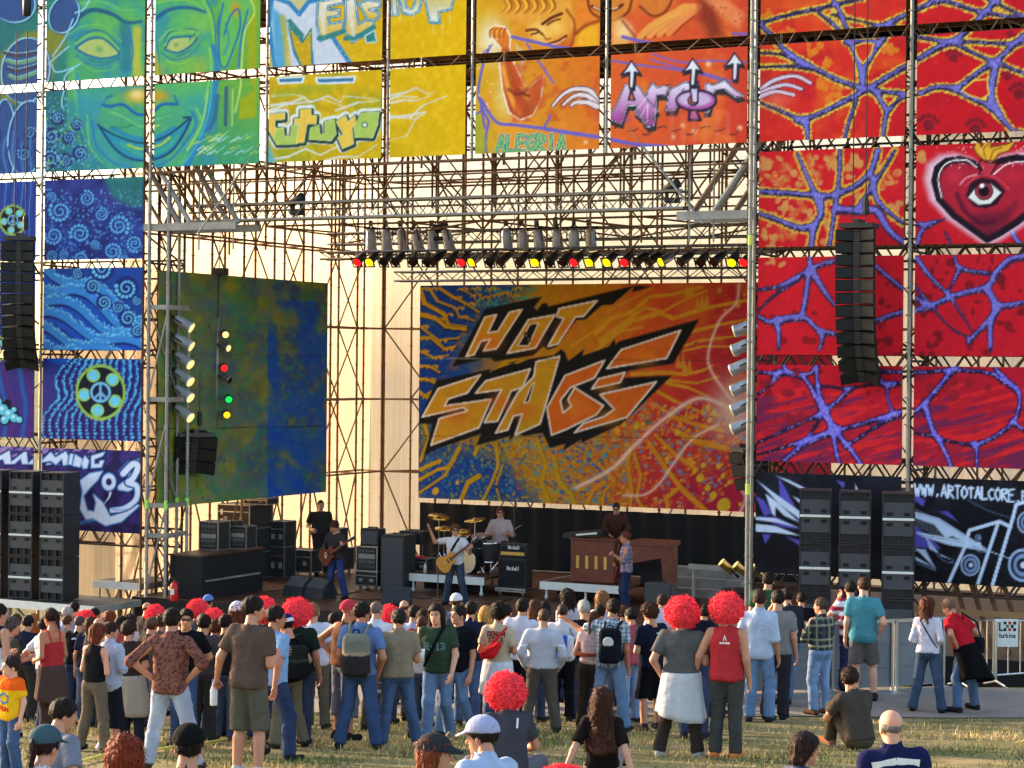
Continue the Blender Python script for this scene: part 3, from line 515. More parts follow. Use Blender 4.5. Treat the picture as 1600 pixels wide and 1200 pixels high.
def flush_web(x0,y0,x1,y1,dark=(52,40,70),main=(96,88,178),yc=(222,198,74),k=2.4):
 B=CV.box(x0,y0,x1,y1);X,Y=B[4],B[5];S=np.full(X.shape,1e-9,np.float32);Q=np.zeros(X.shape,np.float32);mg=24;ox,oy=X[0,0],Y[0,0];rg=random.Random(77)
 for pts,wd,w2,yel in WEBQ:
  P=spline(pts,7)if len(pts)>2 else np.array(pts,np.float32);a=max(0,int(P[:,0].min()-mg-ox));b=int(P[:,0].max()+mg-ox);c=max(0,int(P[:,1].min()-mg-oy));d=int(P[:,1].max()+mg-oy);x,y=X[c:d,a:b],Y[c:d,a:b]
  if x.size==0:continue
  D=np.full(x.shape,99.0,np.float32);n=len(P)-1
  for i in range(n):
   p,q=P[i],P[i+1];e=q-p;L2=float(e@e)+1e-9;t=np.clip(((x-p[0])*e[0]+(y-p[1])*e[1])/L2,0,1);D=np.minimum(D,np.hypot(x-p[0]-t*e[0],y-p[1]-t*e[1])-(wd+(w2-wd)*i/n)*.45)
  E=np.exp(-D/k);S[c:d,a:b]+=E;Q[c:d,a:b]+=E*yel
 WEBQ.clear();d=-k*np.log(S);yf=np.clip(Q/S*1.5-.3,0,1);d=d+.7*(vnoise(X/3.1,Y/3.1,8,2)-.5)
 CV.put(B,np.clip(3.0-d,0,1)*yf*.9,yc);CV.put(B,np.clip(.9-d,0,1),dark);ds=np.roll(np.roll(d,-4,0),-1,1)
 CV.put(B,np.clip(.2-np.maximum(ds,d+.4),0,1),main);CV.put(B,np.clip(.2-np.maximum(np.roll(np.roll(d,-6,0),-2,1),d+1.5),0,1)*.35,(140,134,222))
 for(lo,hi,c,r0,r1,n,ye)in((-9,-1.6,(142,136,222),.7,1.5,900,0),(1.4,3.6,yc,.8,1.7,2600,1),(.2,1.6,dark,.7,1.3,1200,0)):
  M=np.argwhere((d>lo)&(d<hi)&((yf>.5)if ye else True))
  for _ in range(n if len(M)else 0):j,i=M[rg.randrange(len(M))];CV.disc(X[0,i],Y[j,0],rg.uniform(r0,r1),c,.8)
def web(pts,wd,seed=0,yel=True,dark=0,main=0,yc=0,w2=None):WEBQ.append((pts,wd,wd if w2 is None else w2,float(yel)))
def paint_red():
 CV.grad(1170,-70,1420,232,(226,84,34),(214,50,40),(216,44,42),(200,28,38));CV.grad(1420,-70,1700,232,(208,40,40),(196,24,40),(200,26,38),(186,22,40))
 CV.grad(1170,228,1700,570,(206,34,40),(198,26,42),(200,28,42),(190,24,42));CV.grad(1170,566,1700,745,(196,24,40),(172,24,44),(140,30,54),(150,30,50))
 CV.mottle(1170,-20,1430,220,(230,110,40),50,.6,21,.5,.75);CV.mottle(1170,-20,1700,570,(176,26,44),30,.5,22,.52,.75)
 CV.mottle(1170,600,1700,745,(206,36,42),7,.9,25,.46,.58,7,-0.28);CV.mottle(1170,620,1700,745,(84,36,84),8,.7,27,.53,.63,8,-0.28)
 A=zz(1180,0,3.81);B=zz(1180,225,3.81);C=zz(1180,540,2.857);rg=random.Random(12)
 for cx,cy in((350,300),(460,350),(60,90),(500,540),(470,600),(430,500),(180,190),(800,280)):
  for k in range(6):CV.disc(1180+(cx+rg.uniform(-45,45))/3.81,(cy+rg.uniform(-35,35))/3.81,rg.uniform(2.5,7),(222,128,40),.85,1)
 for i in range(110):CV.disc(1180+rg.uniform(0,420),rg.uniform(0,560),rg.uniform(1,2.6),(206,70,76),.5)
 for cx,cy,r in((1180,345,26),(1030,745,34),(1310,770,34),(1570,560,34),(1500,460,20),(1520,215,16)):
  CV.disc(1180+cx/3.81,cy/3.81,r/3.81,(112,30,44),.85,1)
  for k in range(5):th=-2.6+k*.55;CV.disc(1180+(cx+1.7*r*math.cos(th))/3.81,(cy+1.7*r*math.sin(th))/3.81,r/8,(112,30,44),.8,1)
 TAN=(202,140,78)
 for x0,y0,x1,y1 in((30,80,300,260),(300,60,480,240),(200,310,360,470),(30,450,260,580),(390,430,450,600),(540,60,640,200),(740,160,850,260),(580,250,620,340),(800,350,860,420),(960,30,1020,100),(80,590,160,720),(100,330,200,430)):
  for k in range(int((x1-x0)*(y1-y0)/1500)+2):CV.disc(1180+rg.uniform(x0,x1)/3.81,225+rg.uniform(y0,y1)/3.81,rg.uniform(2,7.5),TAN,.9,1,rg.uniform(3,8),rg.uniform(0,3))
  if(x1-x0)>100:CV.mottle(1180+x0/3.81,225+y0/3.81,1180+x1/3.81,225+y1/3.81,(206,62,40),10,.6,5,.45,.6)
 for i in range(70):x,y=rg.uniform(1375,1640),rg.uniform(405,565);CV.disc(x,y,rg.uniform(2,9),(122,24,34),.85,1.2,rg.uniform(2,8))
 for i in range(34):x,y=rg.uniform(1186,1400),rg.uniform(470,640);CV.disc(x,y,rg.uniform(2,8),(124,24,34),.8,1.2,rg.uniform(2,7))
 for i in range(14):x,y=rg.uniform(1420,1560),rg.uniform(580,625);CV.disc(x,y,rg.uniform(3,9),(140,30,42),.8,1)
 S=0
 for p,wd,w2 in((((20,140),(200,90),(400,45),(640,-10)),5,6),(((-10,130),(60,175),(180,300),(330,395),(500,480),(650,530)),7,8),(((20,315),(150,325),(300,385)),3,5),(((20,400),(180,395),(330,405)),3,6),(((380,80),(470,150),(560,250),(600,330),(630,420),(640,490)),5,10),(((450,-20),(500,60),(560,180),(700,175),(870,100),(1020,30),(1120,-10)),5,9),(((460,90),(600,120),(740,150),(900,170)),2.5,3),(((540,250),(640,250),(740,250)),8,8),(((810,170),(720,290),(660,390),(640,450)),9,8),(((250,720),(330,700),(500,620),(650,540),(870,410),(1060,300),(1230,210),(1420,20),(1470,-30)),8,10),(((20,610),(150,660),(260,710),(300,740)),5,8),(((300,710),(310,780),(315,850)),9,5),(((600,600),(560,720),(530,840)),6,6),(((700,545),(800,550),(900,560),(980,555),(1080,520),(1200,520),(1330,430),(1450,350),(1600,210)),7,9),(((720,550),(770,640),(785,660),(770,740),(760,830)),8,7),(((790,660),(850,600),(900,570)),6,5),(((1060,-10),(1180,20),(1300,60),(1450,90),(1600,120)),7,6),(((1360,-20),(1480,40),(1600,100)),4,5),(((960,220),(1080,240),(1180,260),(1330,330),(1500,400),(1610,440)),6,6),(((1130,250),(1300,250),(1480,260),(1610,250)),4,7),(((1180,530),(1300,590),(1400,640),(1480,720),(1540,780),(1620,790)),9,7),(((1440,370),(1410,480),(1410,580),(1460,690)),9,9),(((1400,640),(1400,560),(1430,440)),8,8)):
  S+=3;web(A(*p),wd,S,True,w2=w2)
 flush_web(1170,-40,1700,234)
 CV.poly(A((1230,540),(1300,480),(1380,470),(1390,560),(1350,590),(1280,570)),(204,34,40),1,1,(222,200,80),1.2)
 CV.poly(A((590,275),(650,255),(705,260),(690,320),(640,380),(605,330)),(214,54,40),1,1,(222,200,80),1.2)
 for pts in(((20,545),(90,490),(170,460),(250,455),(330,495)),((20,560),(110,520),(190,505),(275,530)),((20,578),(120,545),(230,565))):CV.stroke(A(*pts),9,(52,34,56),w2=7);CV.stroke(A(*pts),6.6,(224,196,216),w2=4.6)
 CV.glow(1215,158,40,(236,130,120),.4,22)
 for p,wd,w2,ye in((((250,60),(300,170),(350,280),(390,360)),5,9,1),(((505,30),(500,200),(470,420),(440,620)),6,7,1),(((20,285),(200,295),(400,310),(480,300),(600,250),(690,160),(730,40)),9,10,1),(((830,40),(760,160),(680,280),(600,400)),5,8,1),(((700,200),(720,320),(800,410),(880,470)),9,6,1),(((380,330),(390,420),(350,500),(330,640)),12,9,1),(((10,410),(150,460),(260,500),(350,490)),7,12,1),(((330,620),(320,760),(280,1010),(200,1040),(130,1050)),7,12,0),(((10,870),(130,850),(250,790),(390,720),(460,700)),5,10,0),(((10,1000),(120,900),(260,810)),4,4,0),(((10,1030),(100,1060),(200,1035),(300,1040),(380,1110),(470,1130)),8,9,0),(((130,1060),(140,1130),(140,1220)),10,5,0),(((340,760),(400,860),(470,960)),12,6,0),(((390,1120),(400,1170),(380,1220)),9,5,0),(((480,390),(620,400),(720,400),(800,520),(900,600)),14,10,0),(((710,720),(800,800),(900,880),(1020,960)),8,7,0),(((700,1060),(850,1010),(1000,980),(1200,900),(1380,850),(1440,760),(1520,690),(1620,670)),9,12,0),(((960,680),(1050,800),(1150,900),(1290,1110)),9,2,0),(((940,830),(1060,980),(1160,1090),(1280,1160)),4,3,0),(((950,480),(1060,470),(1130,445)),8,2,0),(((960,610),(990,520),(1060,470)),9,6,0),(((1130,520),(1180,640),(1220,740),(1380,770)),2,8,0),(((1220,740),(1180,820),(1150,880)),8,2,0),(((1390,880),(1440,980),(1380,1060),(1270,1180)),12,7,0),(((1430,970),(1520,960),(1620,940)),12,8,0),(((1430,990),(1400,1100),(1400,1220)),9,8,0),(((1520,490),(1560,580),(1620,620)),8,10,0)):
  S+=3;web(B(*p),wd,S,bool(ye),w2=w2,yc=(214,160,60))
 flush_web(1170,224,1700,572,yc=(214,164,60));PD=(40,26,56)
 for p,wd,w2 in((((100,-10),(115,40),(140,110),(220,150),(280,250),(350,370),(430,470),(480,545)),5,8),(((-5,230),(60,180),(110,120)),3,9),(((0,120),(110,125),(200,130),(260,110),(300,20)),6,5),(((275,100),(280,190),(310,280),(350,380)),5,8),(((290,180),(400,190),(520,175),(620,165)),3,4),(((0,440),(150,370),(300,300),(420,200)),4,8),(((0,490),(140,450),(290,400),(370,370)),3,9),(((90,540),(200,460),(320,400)),3,5),(((370,380),(470,350),(640,300),(720,290),(800,210),(880,110),(950,0)),6,10),(((400,450),(480,400),(560,350),(640,310)),4,6),(((350,400),(360,470),(380,540)),7,5),(((560,115),(720,120),(900,110),(1050,125),(1090,150),(1170,200)),6,6),(((595,180),(590,230),(610,290)),4,4),(((540,130),(590,180),(700,150)),5,4),(((1060,90),(1120,150),(1180,220),(1160,330),(1080,400),(980,450)),5,8),(((760,270),(790,370),(850,480),(880,560)),9,6),(((700,390),(800,405),(840,420),(940,440),(985,440),(990,550)),4,5),(((1150,340),(1200,380)),6,6),(((850,50),(930,20),(1010,5),(1060,50)),5,6),(((130,520),(240,400),(300,310)),2,3)):
  S+=3;web(C(*p),wd,S,False,PD,(88,76,190),w2=w2)
 flush_web(1170,562,1700,745,PD,(86,76,196),k=3)
 for i in range(26):x,y=rg.uniform(1190,1260),rg.uniform(575,660);CV.disc(x,y,rg.uniform(2,7),(128,26,44),.7,1)
 H=[(1380,575),(1290,510),(1180,430),(1090,330),(1062,220),(1080,140),(1140,95),(1220,85),(1300,110),(1345,150),(1400,130),(1460,95),(1560,75),(1660,95),(1720,170),(1720,280),(1660,390),(1560,470),(1450,540)]
 hp=B(*H);cx,cy=1545,305
 for k in range(7):CV.poly([(cx+(x-cx)*(1.20-.02*k),cy+(y-cy)*(1.16-.02*k))for x,y in hp],(226,206,226),.3,5)
 CV.poly(hp,(30,22,34),1,1.2,(30,22,34),4);CV.poly([(cx+(x-cx)*.9,cy+(y-cy)*.88)for x,y in hp],(168,34,56),1,2)
 CV.glow(1490,275,26,(196,46,66),.9,22);CV.glow(1580,275,30,(190,40,60),.9,22);CV.poly(B((1290,420),(1480,400),(1560,340),(1500,470),(1390,550),(1280,470)),(86,24,48),.7,6);CV.stroke(B((1200,300),(1250,400),(1340,470),(1420,460)),7,(70,20,44),.7,4)
 CV.stroke(B((1110,320),(1090,200),(1140,115),(1250,95),(1320,140)),2.0,(246,236,242));CV.stroke(B((1420,180),(1500,120),(1600,105)),2.0,(246,236,242));CV.stroke(B((1220,240),(1260,200),(1330,180)),3,(230,150,170),.8)
 CV.poly(B((1330,120),(1340,95),(1400,115),(1440,110),(1420,150),(1400,190),(1330,180),(1350,150)),(190,52,70),1,1,(40,20,34),1.2)
 CV.poly(B((1255,310),(1280,230),(1350,200),(1430,215),(1490,280),(1440,360),(1370,385),(1300,370)),(40,22,40),1,1.5);CV.stroke(B((1250,250),(1330,190),(1430,200),(1510,270)),3,(206,60,76),.9)
 CV.poly(B((1268,318),(1320,250),(1400,235),(1465,290),(1400,355),(1330,362)),(226,226,226),1,1);ex,ey=1180+1362/3.81,225+280/3.81
 CV.disc(ex,ey,14.5,(60,20,36));CV.disc(ex,ey,12.5,(150,50,70));CV.disc(ex,ey,8.5,(32,16,26));CV.disc(ex-3,ey-8,3.6,(240,240,244))
 fl=((1360,95),(1320,60),(1300,20),(1330,-30),(1345,20),(1370,-20),(1420,-50),(1400,20),(1450,10),(1500,0),(1560,-30),(1510,40),(1450,60),(1420,100));CV.poly(B(*fl),(222,170,50),1,1,(120,70,24),1.2);CV.stroke(B((1370,80),(1360,30),(1390,0)),2,(150,90,30));CV.stroke(B((1400,90),(1420,40),(1470,20)),2,(150,90,30))
 for i in range(60):x,y=rg.uniform(1455,1640),rg.uniform(228,262);CV.disc(x,y,rg.uniform(.5,1.3),(240,220,230),.8)
def paint_black():
 CV.grad(1170,738,1700,930,(24,26,36),(20,20,26),(18,18,24),(22,22,28));C=zz(1180,540,2.857);LB,VI=(186,206,236),(84,78,176)
 CV.mottle(1170,740,1700,920,(40,46,60),30,.4,31,.5,.7)
 for p in(((105,585),(190,740),(205,790),(110,680)),((0,670),(40,690),(75,750),(40,760)),((0,760),(95,765),(200,820),(120,810)),((135,850),(200,870),(200,895)),((30,840),(70,845),(45,885)),((360,600),(400,610),(395,640))):CV.poly(C(*p),VI,1,1)
 for p in(((5,600),(60,640),(200,740),(200,775),(110,710),(45,640)),((45,660),(100,700),(150,745),(200,790),(130,760),(90,720),(90,765),(75,750)),((0,765),(90,770),(200,815),(100,790),(0,778)),((0,795),(90,805),(205,850),(90,835),(0,830)),((90,580),(150,600),(230,640),(215,645)),((165,670),(205,690),(200,705)),((445,615),(460,645),(448,650))):CV.poly(C(*p),LB,1,.8)
 for p in(((715,665),(760,690),(750,720),(710,690)),((710,800),(790,860),(830,910),(712,900)),((820,740),(860,740),(910,790)),((850,860),(950,880),(920,890))):CV.poly(C(*p),VI,1,1)
 for p in(((710,740),(820,770),(1010,890),(1020,915),(880,850),(850,860),(800,800),(715,770)),((715,830),(930,870),(1010,915),(860,890),(740,850)),((760,850),(830,940),(890,960),(780,910)),((712,905),(760,910),(806,996),(740,930)),((712,940),(800,990),(720,960))):CV.poly(C(*p),LB,1,.8);CV.stroke(C(*p[:3]),1.2,(110,140,190),.9,dy=4)
 for k in range(7):CV.stroke(C((715,730+12*k),(850,800+10*k),(1030,905+3*k)),1.1,LB,.7)
 CV.stroke(C((1000,900),(1120,945),(1180,960)),1.4,LB);CV.stroke(C((950,690),(1050,740),(1180,780)),1.6,(100,130,170),.6)
 for p in(((865,1055),(940,890),(955,825),(1090,785),(1140,810)),((995,1060),(1085,790)),((1060,1065),(1150,770),(1165,710),(1230,690),(1330,640)),((1230,1070),(1330,660)),((940,880),(1000,885))):CV.stroke(C(*p),5.5,LB,smooth=False)
 for x,y,r in((960,980,17),(1195,980,26),(1215,790,18),(995,858,5.5)):
  X,Y=1180+x/2.857,540+y/2.857;CV.disc(X,Y,r*.9,(150,176,214),1,1,r);CV.disc(X,Y,r*.74,(30,34,46),1,2,r*.82);CV.disc(X+r*.05,Y,r*.62,(120,146,190),1,3,r*.7);CV.disc(X,Y,r*.38,(30,32,44),1,2,r*.42);CV.disc(X+1,Y,r*.2,(200,214,240),1,2)
 text_cv("WWW.ARTOTALCORE.PT",1429,773,187,17,LB,3.2,0.062,0.0,1.6)
def paint_banners():
 global CV
 CV=Canvas(200,415,1140,410);T=zz(650,430,2.963);rg=random.Random(21)
 CV.grad(200,415,520,825,(104,108,52),(60,72,88),(150,138,34),(40,84,156))
 CV.grad(418,415,520,825,(50,66,98),(62,62,74),(34,74,154),(38,80,160))
 for c,sc,am,sd,lo,hi in(((70,116,58),34,.6,1,.5,.68),((142,130,36),26,.7,2,.48,.66),((46,84,144),40,.35,3,.58,.74),((66,68,72),44,.4,5,.54,.72),((110,110,40),7,.5,6,.55,.68),((40,120,80),9,.5,7,.58,.7)):CV.mottle(200,415,520,825,c,sc,am,sd,lo,hi)
 CV.mottle(420,470,515,790,(24,70,160),30,.7,15,.4,.6)
 for i in range(260):x,y=rg.gauss(300,50),rg.uniform(430,790);CV.disc(x,y,rg.uniform(.6,2.6),rg.choice([(112,112,40),(60,110,60),(30,60,110)]),.5)
 for i in range(200):x,y=rg.uniform(420,510),rg.uniform(460,700);CV.disc(x,y,rg.uniform(.5,1.4),(70,120,150),.5)
 B=CV.box(640,420,1340,825);X,Y=B[4],B[5];cx,cy=855,585
 f=np.clip((X-660)/500+(Y-600)/1400+.12*(vnoise(X/50,Y/50,3)-.5),0,1)[...,None]
 stops=[(0,(22,58,140)),(.12,(34,74,140)),(.26,(170,130,26)),(.45,(192,122,28)),(.62,(204,86,36)),(.8,(190,54,46)),(1,(168,36,58))]
 colr=np.zeros(X.shape+(3,),np.float32)+np.array(stops[0][1],np.float32)
 for(a,c0),(b,c1)in zip(stops[:-1],stops[1:]):
  k=np.clip((f-a)/(b-a),0,1);colr=np.where(f>=a,np.array(c0,np.float32)*(1-k)+np.array(c1,np.float32)*k,colr)
 CV.put(B,np.ones(X.shape),colr)
 CV.mottle(640,420,1340,825,(206,120,40),40,.5,41,.5,.7)
 CV.poly(T((15,55),(520,55),(330,120),(250,190),(170,330),(90,420),(15,620)),(24,60,138),1,3);CV.mottle(655,450,800,560,(30,90,150),14,.7,44,.5,.65);CV.mottle(740,450,840,480,(60,150,150),5,.8,45,.5,.6)
 YL,DK=(178,138,28),(26,30,60)
 for p,wd in(((15,60,40,130,130,180,150,230,230,240),9),((60,60,100,120,180,150,200,190,270,210),5),((110,60,170,100,230,130,290,170),6),((15,180,90,200,140,240,230,250),9),((15,235,100,300,200,290),5),((15,290,70,290,130,340,180,330),7),((15,350,80,380,150,370),5),((15,420,60,420,110,450),6),((15,480,50,480,90,500),7),((15,540,40,560,70,540),8),((200,60,260,90,300,150),3),((260,58,300,100,330,140),2.5),((330,58,350,90,345,130),2.5),((380,58,390,80,400,125),2),((450,58,440,90,450,120),2)):
  P=T(*[(p[i],p[i+1])for i in range(0,len(p),2)]);CV.stroke(P,wd*.85+1.4,DK,.7,.8,smooth=False,dy=1.2);CV.stroke(P,wd*.85,YL,1,.8,smooth=False,w2=wd*.45)
  for k in range(3):i=rg.randrange(len(P)-1);a=P[i];CV.poly([(a[0]+4*j,a[1]+(5 if j%2 else 0))for j in range(-1,5)]+[(a[0]+8,a[1]-2)],YL,1,.6)
 for p,wd in(((830,270,900,200,1000,170,1080,100,1180,90,1320,55),10),((850,300,960,220,1060,150,1140,170,1230,120,1350,70),7),((860,310,1000,210,1130,175,1190,200,1350,150,1560,110),11),((820,360,950,260,1050,240),6),((1230,330,1330,300,1420,290,1560,270),6),((1200,280,1400,230,1560,200),8),((1240,350,1330,330,1400,330,1560,330),5),((1000,460,1150,450,1250,460,1330,440,1370,420),8),((980,480,1200,490,1300,500,1400,470),6),((900,160,1000,110,1090,60),4),((720,330,820,260,900,160),4),((1160,500,1260,520,1350,560),7),((1120,540,1230,600,1340,640),8),((1110,600,1200,660,1300,760),7)):
  P=T(*[(p[i],p[i+1])for i in range(0,len(p),2)]);CV.stroke(P,wd*.8,(206,146,36),.95,1,smooth=False,w2=wd*.45)
 for x,y in((1290,130),(1240,70),(1310,120),(1200,400),(1230,420),(1320,620),(1240,640)):CV.poly(T((x,y+30),(x+12,y-30),(x+24,y+10),(x+36,y-40),(x+50,y+30)),(204,140,40),.9,.8)
 for i in range(150):a=rg.uniform(-.9,.5);r=rg.uniform(60,200);x,y=cx+60+r*1.5*math.cos(a),cy-50+r*math.sin(a);CV.stroke([(x,y),(x+9*math.cos(a),y+9*math.sin(a))],1,(214,120,40),.5)
 for x,y,r in((1405,70,12),(1490,140,12),(1430,160,8),(1350,110,6),(1520,90,9)):CV.disc(650+x/2.963,430+y/2.963,r/2.963,(206,140,70),.9)
 CV.poly(T((10,690),(80,660),(60,840),(280,800),(430,770),(600,740),(640,830),(700,800),(900,730),(1000,690),(1000,1110),(10,1060)),(176,138,30),.55,8)
 CV.poly(T((10,850),(260,800),(420,870),(560,1060),(10,1050)),(24,66,150),.9,14);CV.poly(T((520,760),(640,830),(760,1080),(600,1080)),(190,130,40),.8,8)
 for i in range(4200):
  a=rg.uniform(.18,2.75);r=rg.uniform(95,310);x,y=cx+r*1.25*math.cos(a),cy+r*.82*math.sin(a)+8
  if y>800 or y<640-(x>940)*10 or x<654:continue
  q=(x-655)/400
  c=rg.choice([(30,76,160),(58,140,160),(150,150,40),(24,50,120)]if q<.35 else[(64,150,160),(60,110,170),(200,150,40),(50,80,140),(190,80,60)]if q<.75 else[(206,70,50),(214,150,50),(100,130,160),(190,50,60),(216,120,40)])
  CV.disc(x,y,rg.uniform(.6,2.0)*(1+q*.5),c,.85,.8,rg.uniform(.8,2.8)*(1+q*.6),a+.4)
 for p,wd in(((10,950,100,900,150,890,200,800),8),((10,1010,130,930,180,850),6),((20,900,110,860),9),((200,1060,240,960,290,930),11),((300,1060,350,960,380,880,370,800),7),((390,1060,370,970,400,880),5),((560,760,600,880,580,960,620,1070),9),((640,850,660,950,720,1020,740,1080),10),((780,1080,820,990,870,960),11),((860,1080,870,1000,920,950,850,880),7),((990,1090,1000,1000,980,880,990,800),8),((1060,1090,1020,1030,1040,930,1010,830),7),((1170,1100,1160,1030,1210,990),9),((1080,780,1160,900,1240,1000,1340,1090),11),((1110,740,1200,830,1300,900),9),((1200,720,1300,770,1430,800),12),((1180,650,1290,690,1420,720),9),((270,700,310,740,270,830),7),((40,690,60,760,20,860),7)):
  P=T(*[(p[i],p[i+1])for i in range(0,len(p),2)]);CV.stroke(P,wd*.62+1,(60,50,60),.45,1,smooth=False,dx=1);CV.stroke(P,wd*.62,(188,144,28)if p[0]<700 else(208,130,34),1,.8,smooth=False,w2=wd*.8)
 for x,y,r in((1425,1065,30),(1375,1020,17),(1350,985,14),(1315,940,18),(1330,880,11),(1290,910,10),(1420,930,10),(1450,960,8),(1160,850,10),(1150,800,8),(1210,730,12),(960,690,12),(1020,700,14),(930,720,11),(1050,690,9),(1380,640,12),(1360,670,11),(1350,610,8),(1280,870,7),(90,1000,16),(190,960,9),(1500,1060,8),(1330,1010,7),(1400,880,8),(1230,950,6)):CV.disc(650+x/2.963,430+y/2.963,r/2.963,(206,160,44),1,.8,r*1.15/2.963,.5)
 for pts,wd in((((1495,45),(1480,130),(1400,220),(1352,400),(1440,550),(1470,580)),5),(((740,985),(900,900),(1000,800),(1130,680),(1300,572),(1440,605)),8),(((960,1020),(1060,1015),(1130,960),(1200,860),(1280,760),(1400,690)),4.5),(((1490,970),(1525,1030),(1500,1100)),5)):
  P=T(*pts);CV.stroke(P,wd*1.5,(222,170,150),.35,4);CV.stroke(P,wd*.6,(236,206,190),.75,2)
 CV.glow(1145,640,60,(224,186,160),.85,85)
 BK=(30,30,30)
 for p in(((165,425),(320,155),(585,98),(545,150),(560,162),(585,130),(605,128),(612,145),(1010,48),(910,135),(860,140),(785,205),(745,208),(650,332),(610,345),(590,330),(540,372),(360,400),(345,380)),((10,685),(95,488),(345,435),(340,452),(420,402),(640,370),(672,342),(690,356),(705,398),(778,342),(772,372),(895,330),(918,295),(925,322),(940,306),(1312,203),(1190,410),(985,442),(960,475),(1185,464),(950,690),(790,765),(768,778),(765,760),(680,812),(692,780),(620,800),(585,730),(500,745),(470,732),(428,768),(435,745),(310,780),(278,790),(300,735),(100,802),(36,835),(60,755),(75,690)),((1010,48),(1090,50),(1000,80))):CV.poly(T(*p),BK,1,1)
 OC,OR,WH=(198,144,36),(212,100,36),(222,206,196)
 L=[(OC,((232,376),(318,195),(372,183),(332,268),(378,260),(432,172),(490,159),(372,340),(312,350),(344,296),(300,305),(268,368))),(OC,((422,362),(520,206),(642,184),(552,336))),(OC,((650,190),(662,155),(838,118),(776,190),(738,194),(656,318),(610,330),(684,202))),(OC,((30,656),(104,525),(298,462),(238,545),(150,572),(132,606),(348,574),(290,706),(70,786),(108,664),(238,628),(220,612))),(OC,((276,546),(322,490),(528,434),(492,520),(440,536),(376,676),(316,682),(396,530))),(OC,((368,730),(470,545),(545,470),(556,400),(665,376),(574,688),(458,740),(492,642),(450,652),(424,716))),(OR,((690,465),(874,394),(826,476),(716,520),(668,580),(682,638),(720,606),(704,575),(735,520),(868,604),(835,646),(690,716),(628,740),(606,615))),(OR,((884,432),(950,345),(1224,256),(1160,384))),(OR,((815,526),(846,480),(968,450),(946,496))),(OR,((852,552),(1112,494),(975,658),(735,728),(775,686),(870,655),(918,620)))]
 for c,p in L:
  q=T(*p);CV.poly(q,c,1,.8,WH,1.5);mx,my=np.mean([a for a,b in q]),np.mean([b for a,b in q])
  CV.glow(mx,my+12,34,OR if c==OC else(222,130,40),.6,24);CV.stroke(q+[q[0]],2.2,WH,.95,.8,smooth=False)
 CV.poly(T((470,328),(520,326),(566,222),(528,226)),BK,1,1,WH,1);CV.poly(T((500,592),(522,586),(548,498),(534,510)),BK,1,1,WH,1)
 CV.poly(T((360,440),(400,400),(540,380),(470,410),(420,405),(480,395)),(190,140,30),1,1)
 for y0,y1 in((559,559),(681,681)):CV.stroke([(655,y0),(1120,y1+4)],1.0,(60,50,40),.6)
 CV.stroke([(655,559),(760,560)],1.2,(214,206,190),.8);CV.stroke([(222,551),(510,556)],1.1,(20,24,34),.7);CV.stroke([(222,671),(510,666)],1.1,(20,24,34),.7)
 return CV
GAIN_WALL,GAIN_BAN=1.12,1.3
def sheet(name,label,cat,corners,thick,step,canvas,gain,material='paint',group=None,sag=0.0,frame='wall'):
 """corners: (t0, z0, t1, z1, d) in the stage frame, or four world points (bl, br, tr, tl); painted face towards the audience"""
 if frame=='wall':
  t0,z0,t1,z1,d=corners;P=[W(t0,d,z0),W(t1,d,z0),W(t1,d,z1),W(t0,d,z1)]
 else:P=corners
 P=[np.array(p,float)for p in P];o=(P[0]+P[1])/2
 Lx=np.linalg.norm(P[1]-P[0]);Lz=np.linalg.norm(P[3]-P[0]);nx=max(2,int(Lx/step));nz=max(2,int(Lz/step))
 a,b=np.meshgrid(np.linspace(0,1,nx+1),np.linspace(0,1,nz+1));a=a[...,None];b=b[...,None]
 V=(P[0]*(1-a)+P[1]*a)*(1-b)+(P[3]*(1-a)+P[2]*a)*b
 n=np.cross(P[1]-P[0],P[3]-P[0]);n/=np.linalg.norm(n)
 x,y=proj(V);C=lin(np.clip(canvas.sample(x,y),0,1)*255.0)*gain
 if sag:V=V+n*(sag*(vnoise(a*7,b*4,5)-.5)*2)
 N=(nx+1)*(nz+1);V=V.reshape(-1,3)-o;C=C.reshape(-1,3)
 i=np.arange(nz)[:,None]*(nx+1)+np.arange(nx)[None,:]
 F=np.stack([i,i+1,i+nx+2,i+nx+1],-1).reshape(-1,4)
 c4=np.array([0,nx,N-1,N-1-nx]);back=V[c4]-n*thick;f4=V[c4]+0.0
 V=np.vstack([V,back,f4]);C=np.vstack([C,np.tile(lin((120,95,65)),(8,1))]);k=N
 F=np.vstack([F,[[k+3,k+2,k+1,k]],[[k,k+1,k+5,k+4],[k+1,k+2,k+6,k+5],[k+2,k+3,k+7,k+6],[k+3,k,k+4,k+7]]])
 ob=raw_mesh(name,V,F,material,None,False,C);ob.location=o
 return tag(ob,label,cat,group)
paint_left();paint_yellow();paint_orange();paint_red();paint_black();WALLCV=CV;BANCV=paint_banners()
ZR=[(11.33,13.15),(9.33,11.13),(7.36,9.14),(5.36,7.17),(3.38,5.17),(1.37,3.17)]
def tx(x,y=480):return pw(x,y)[0]
COLS=[(tx(-110),tx(54)),(tx(68),tx(222)),(tx(238),tx(402)),(tx(417),tx(593)),(tx(606),tx(724)),(tx(740),tx(933)),(tx(951),tx(1164)),(tx(1184),tx(1411)),(tx(1429),tx(1672))]
TOPB=15.1
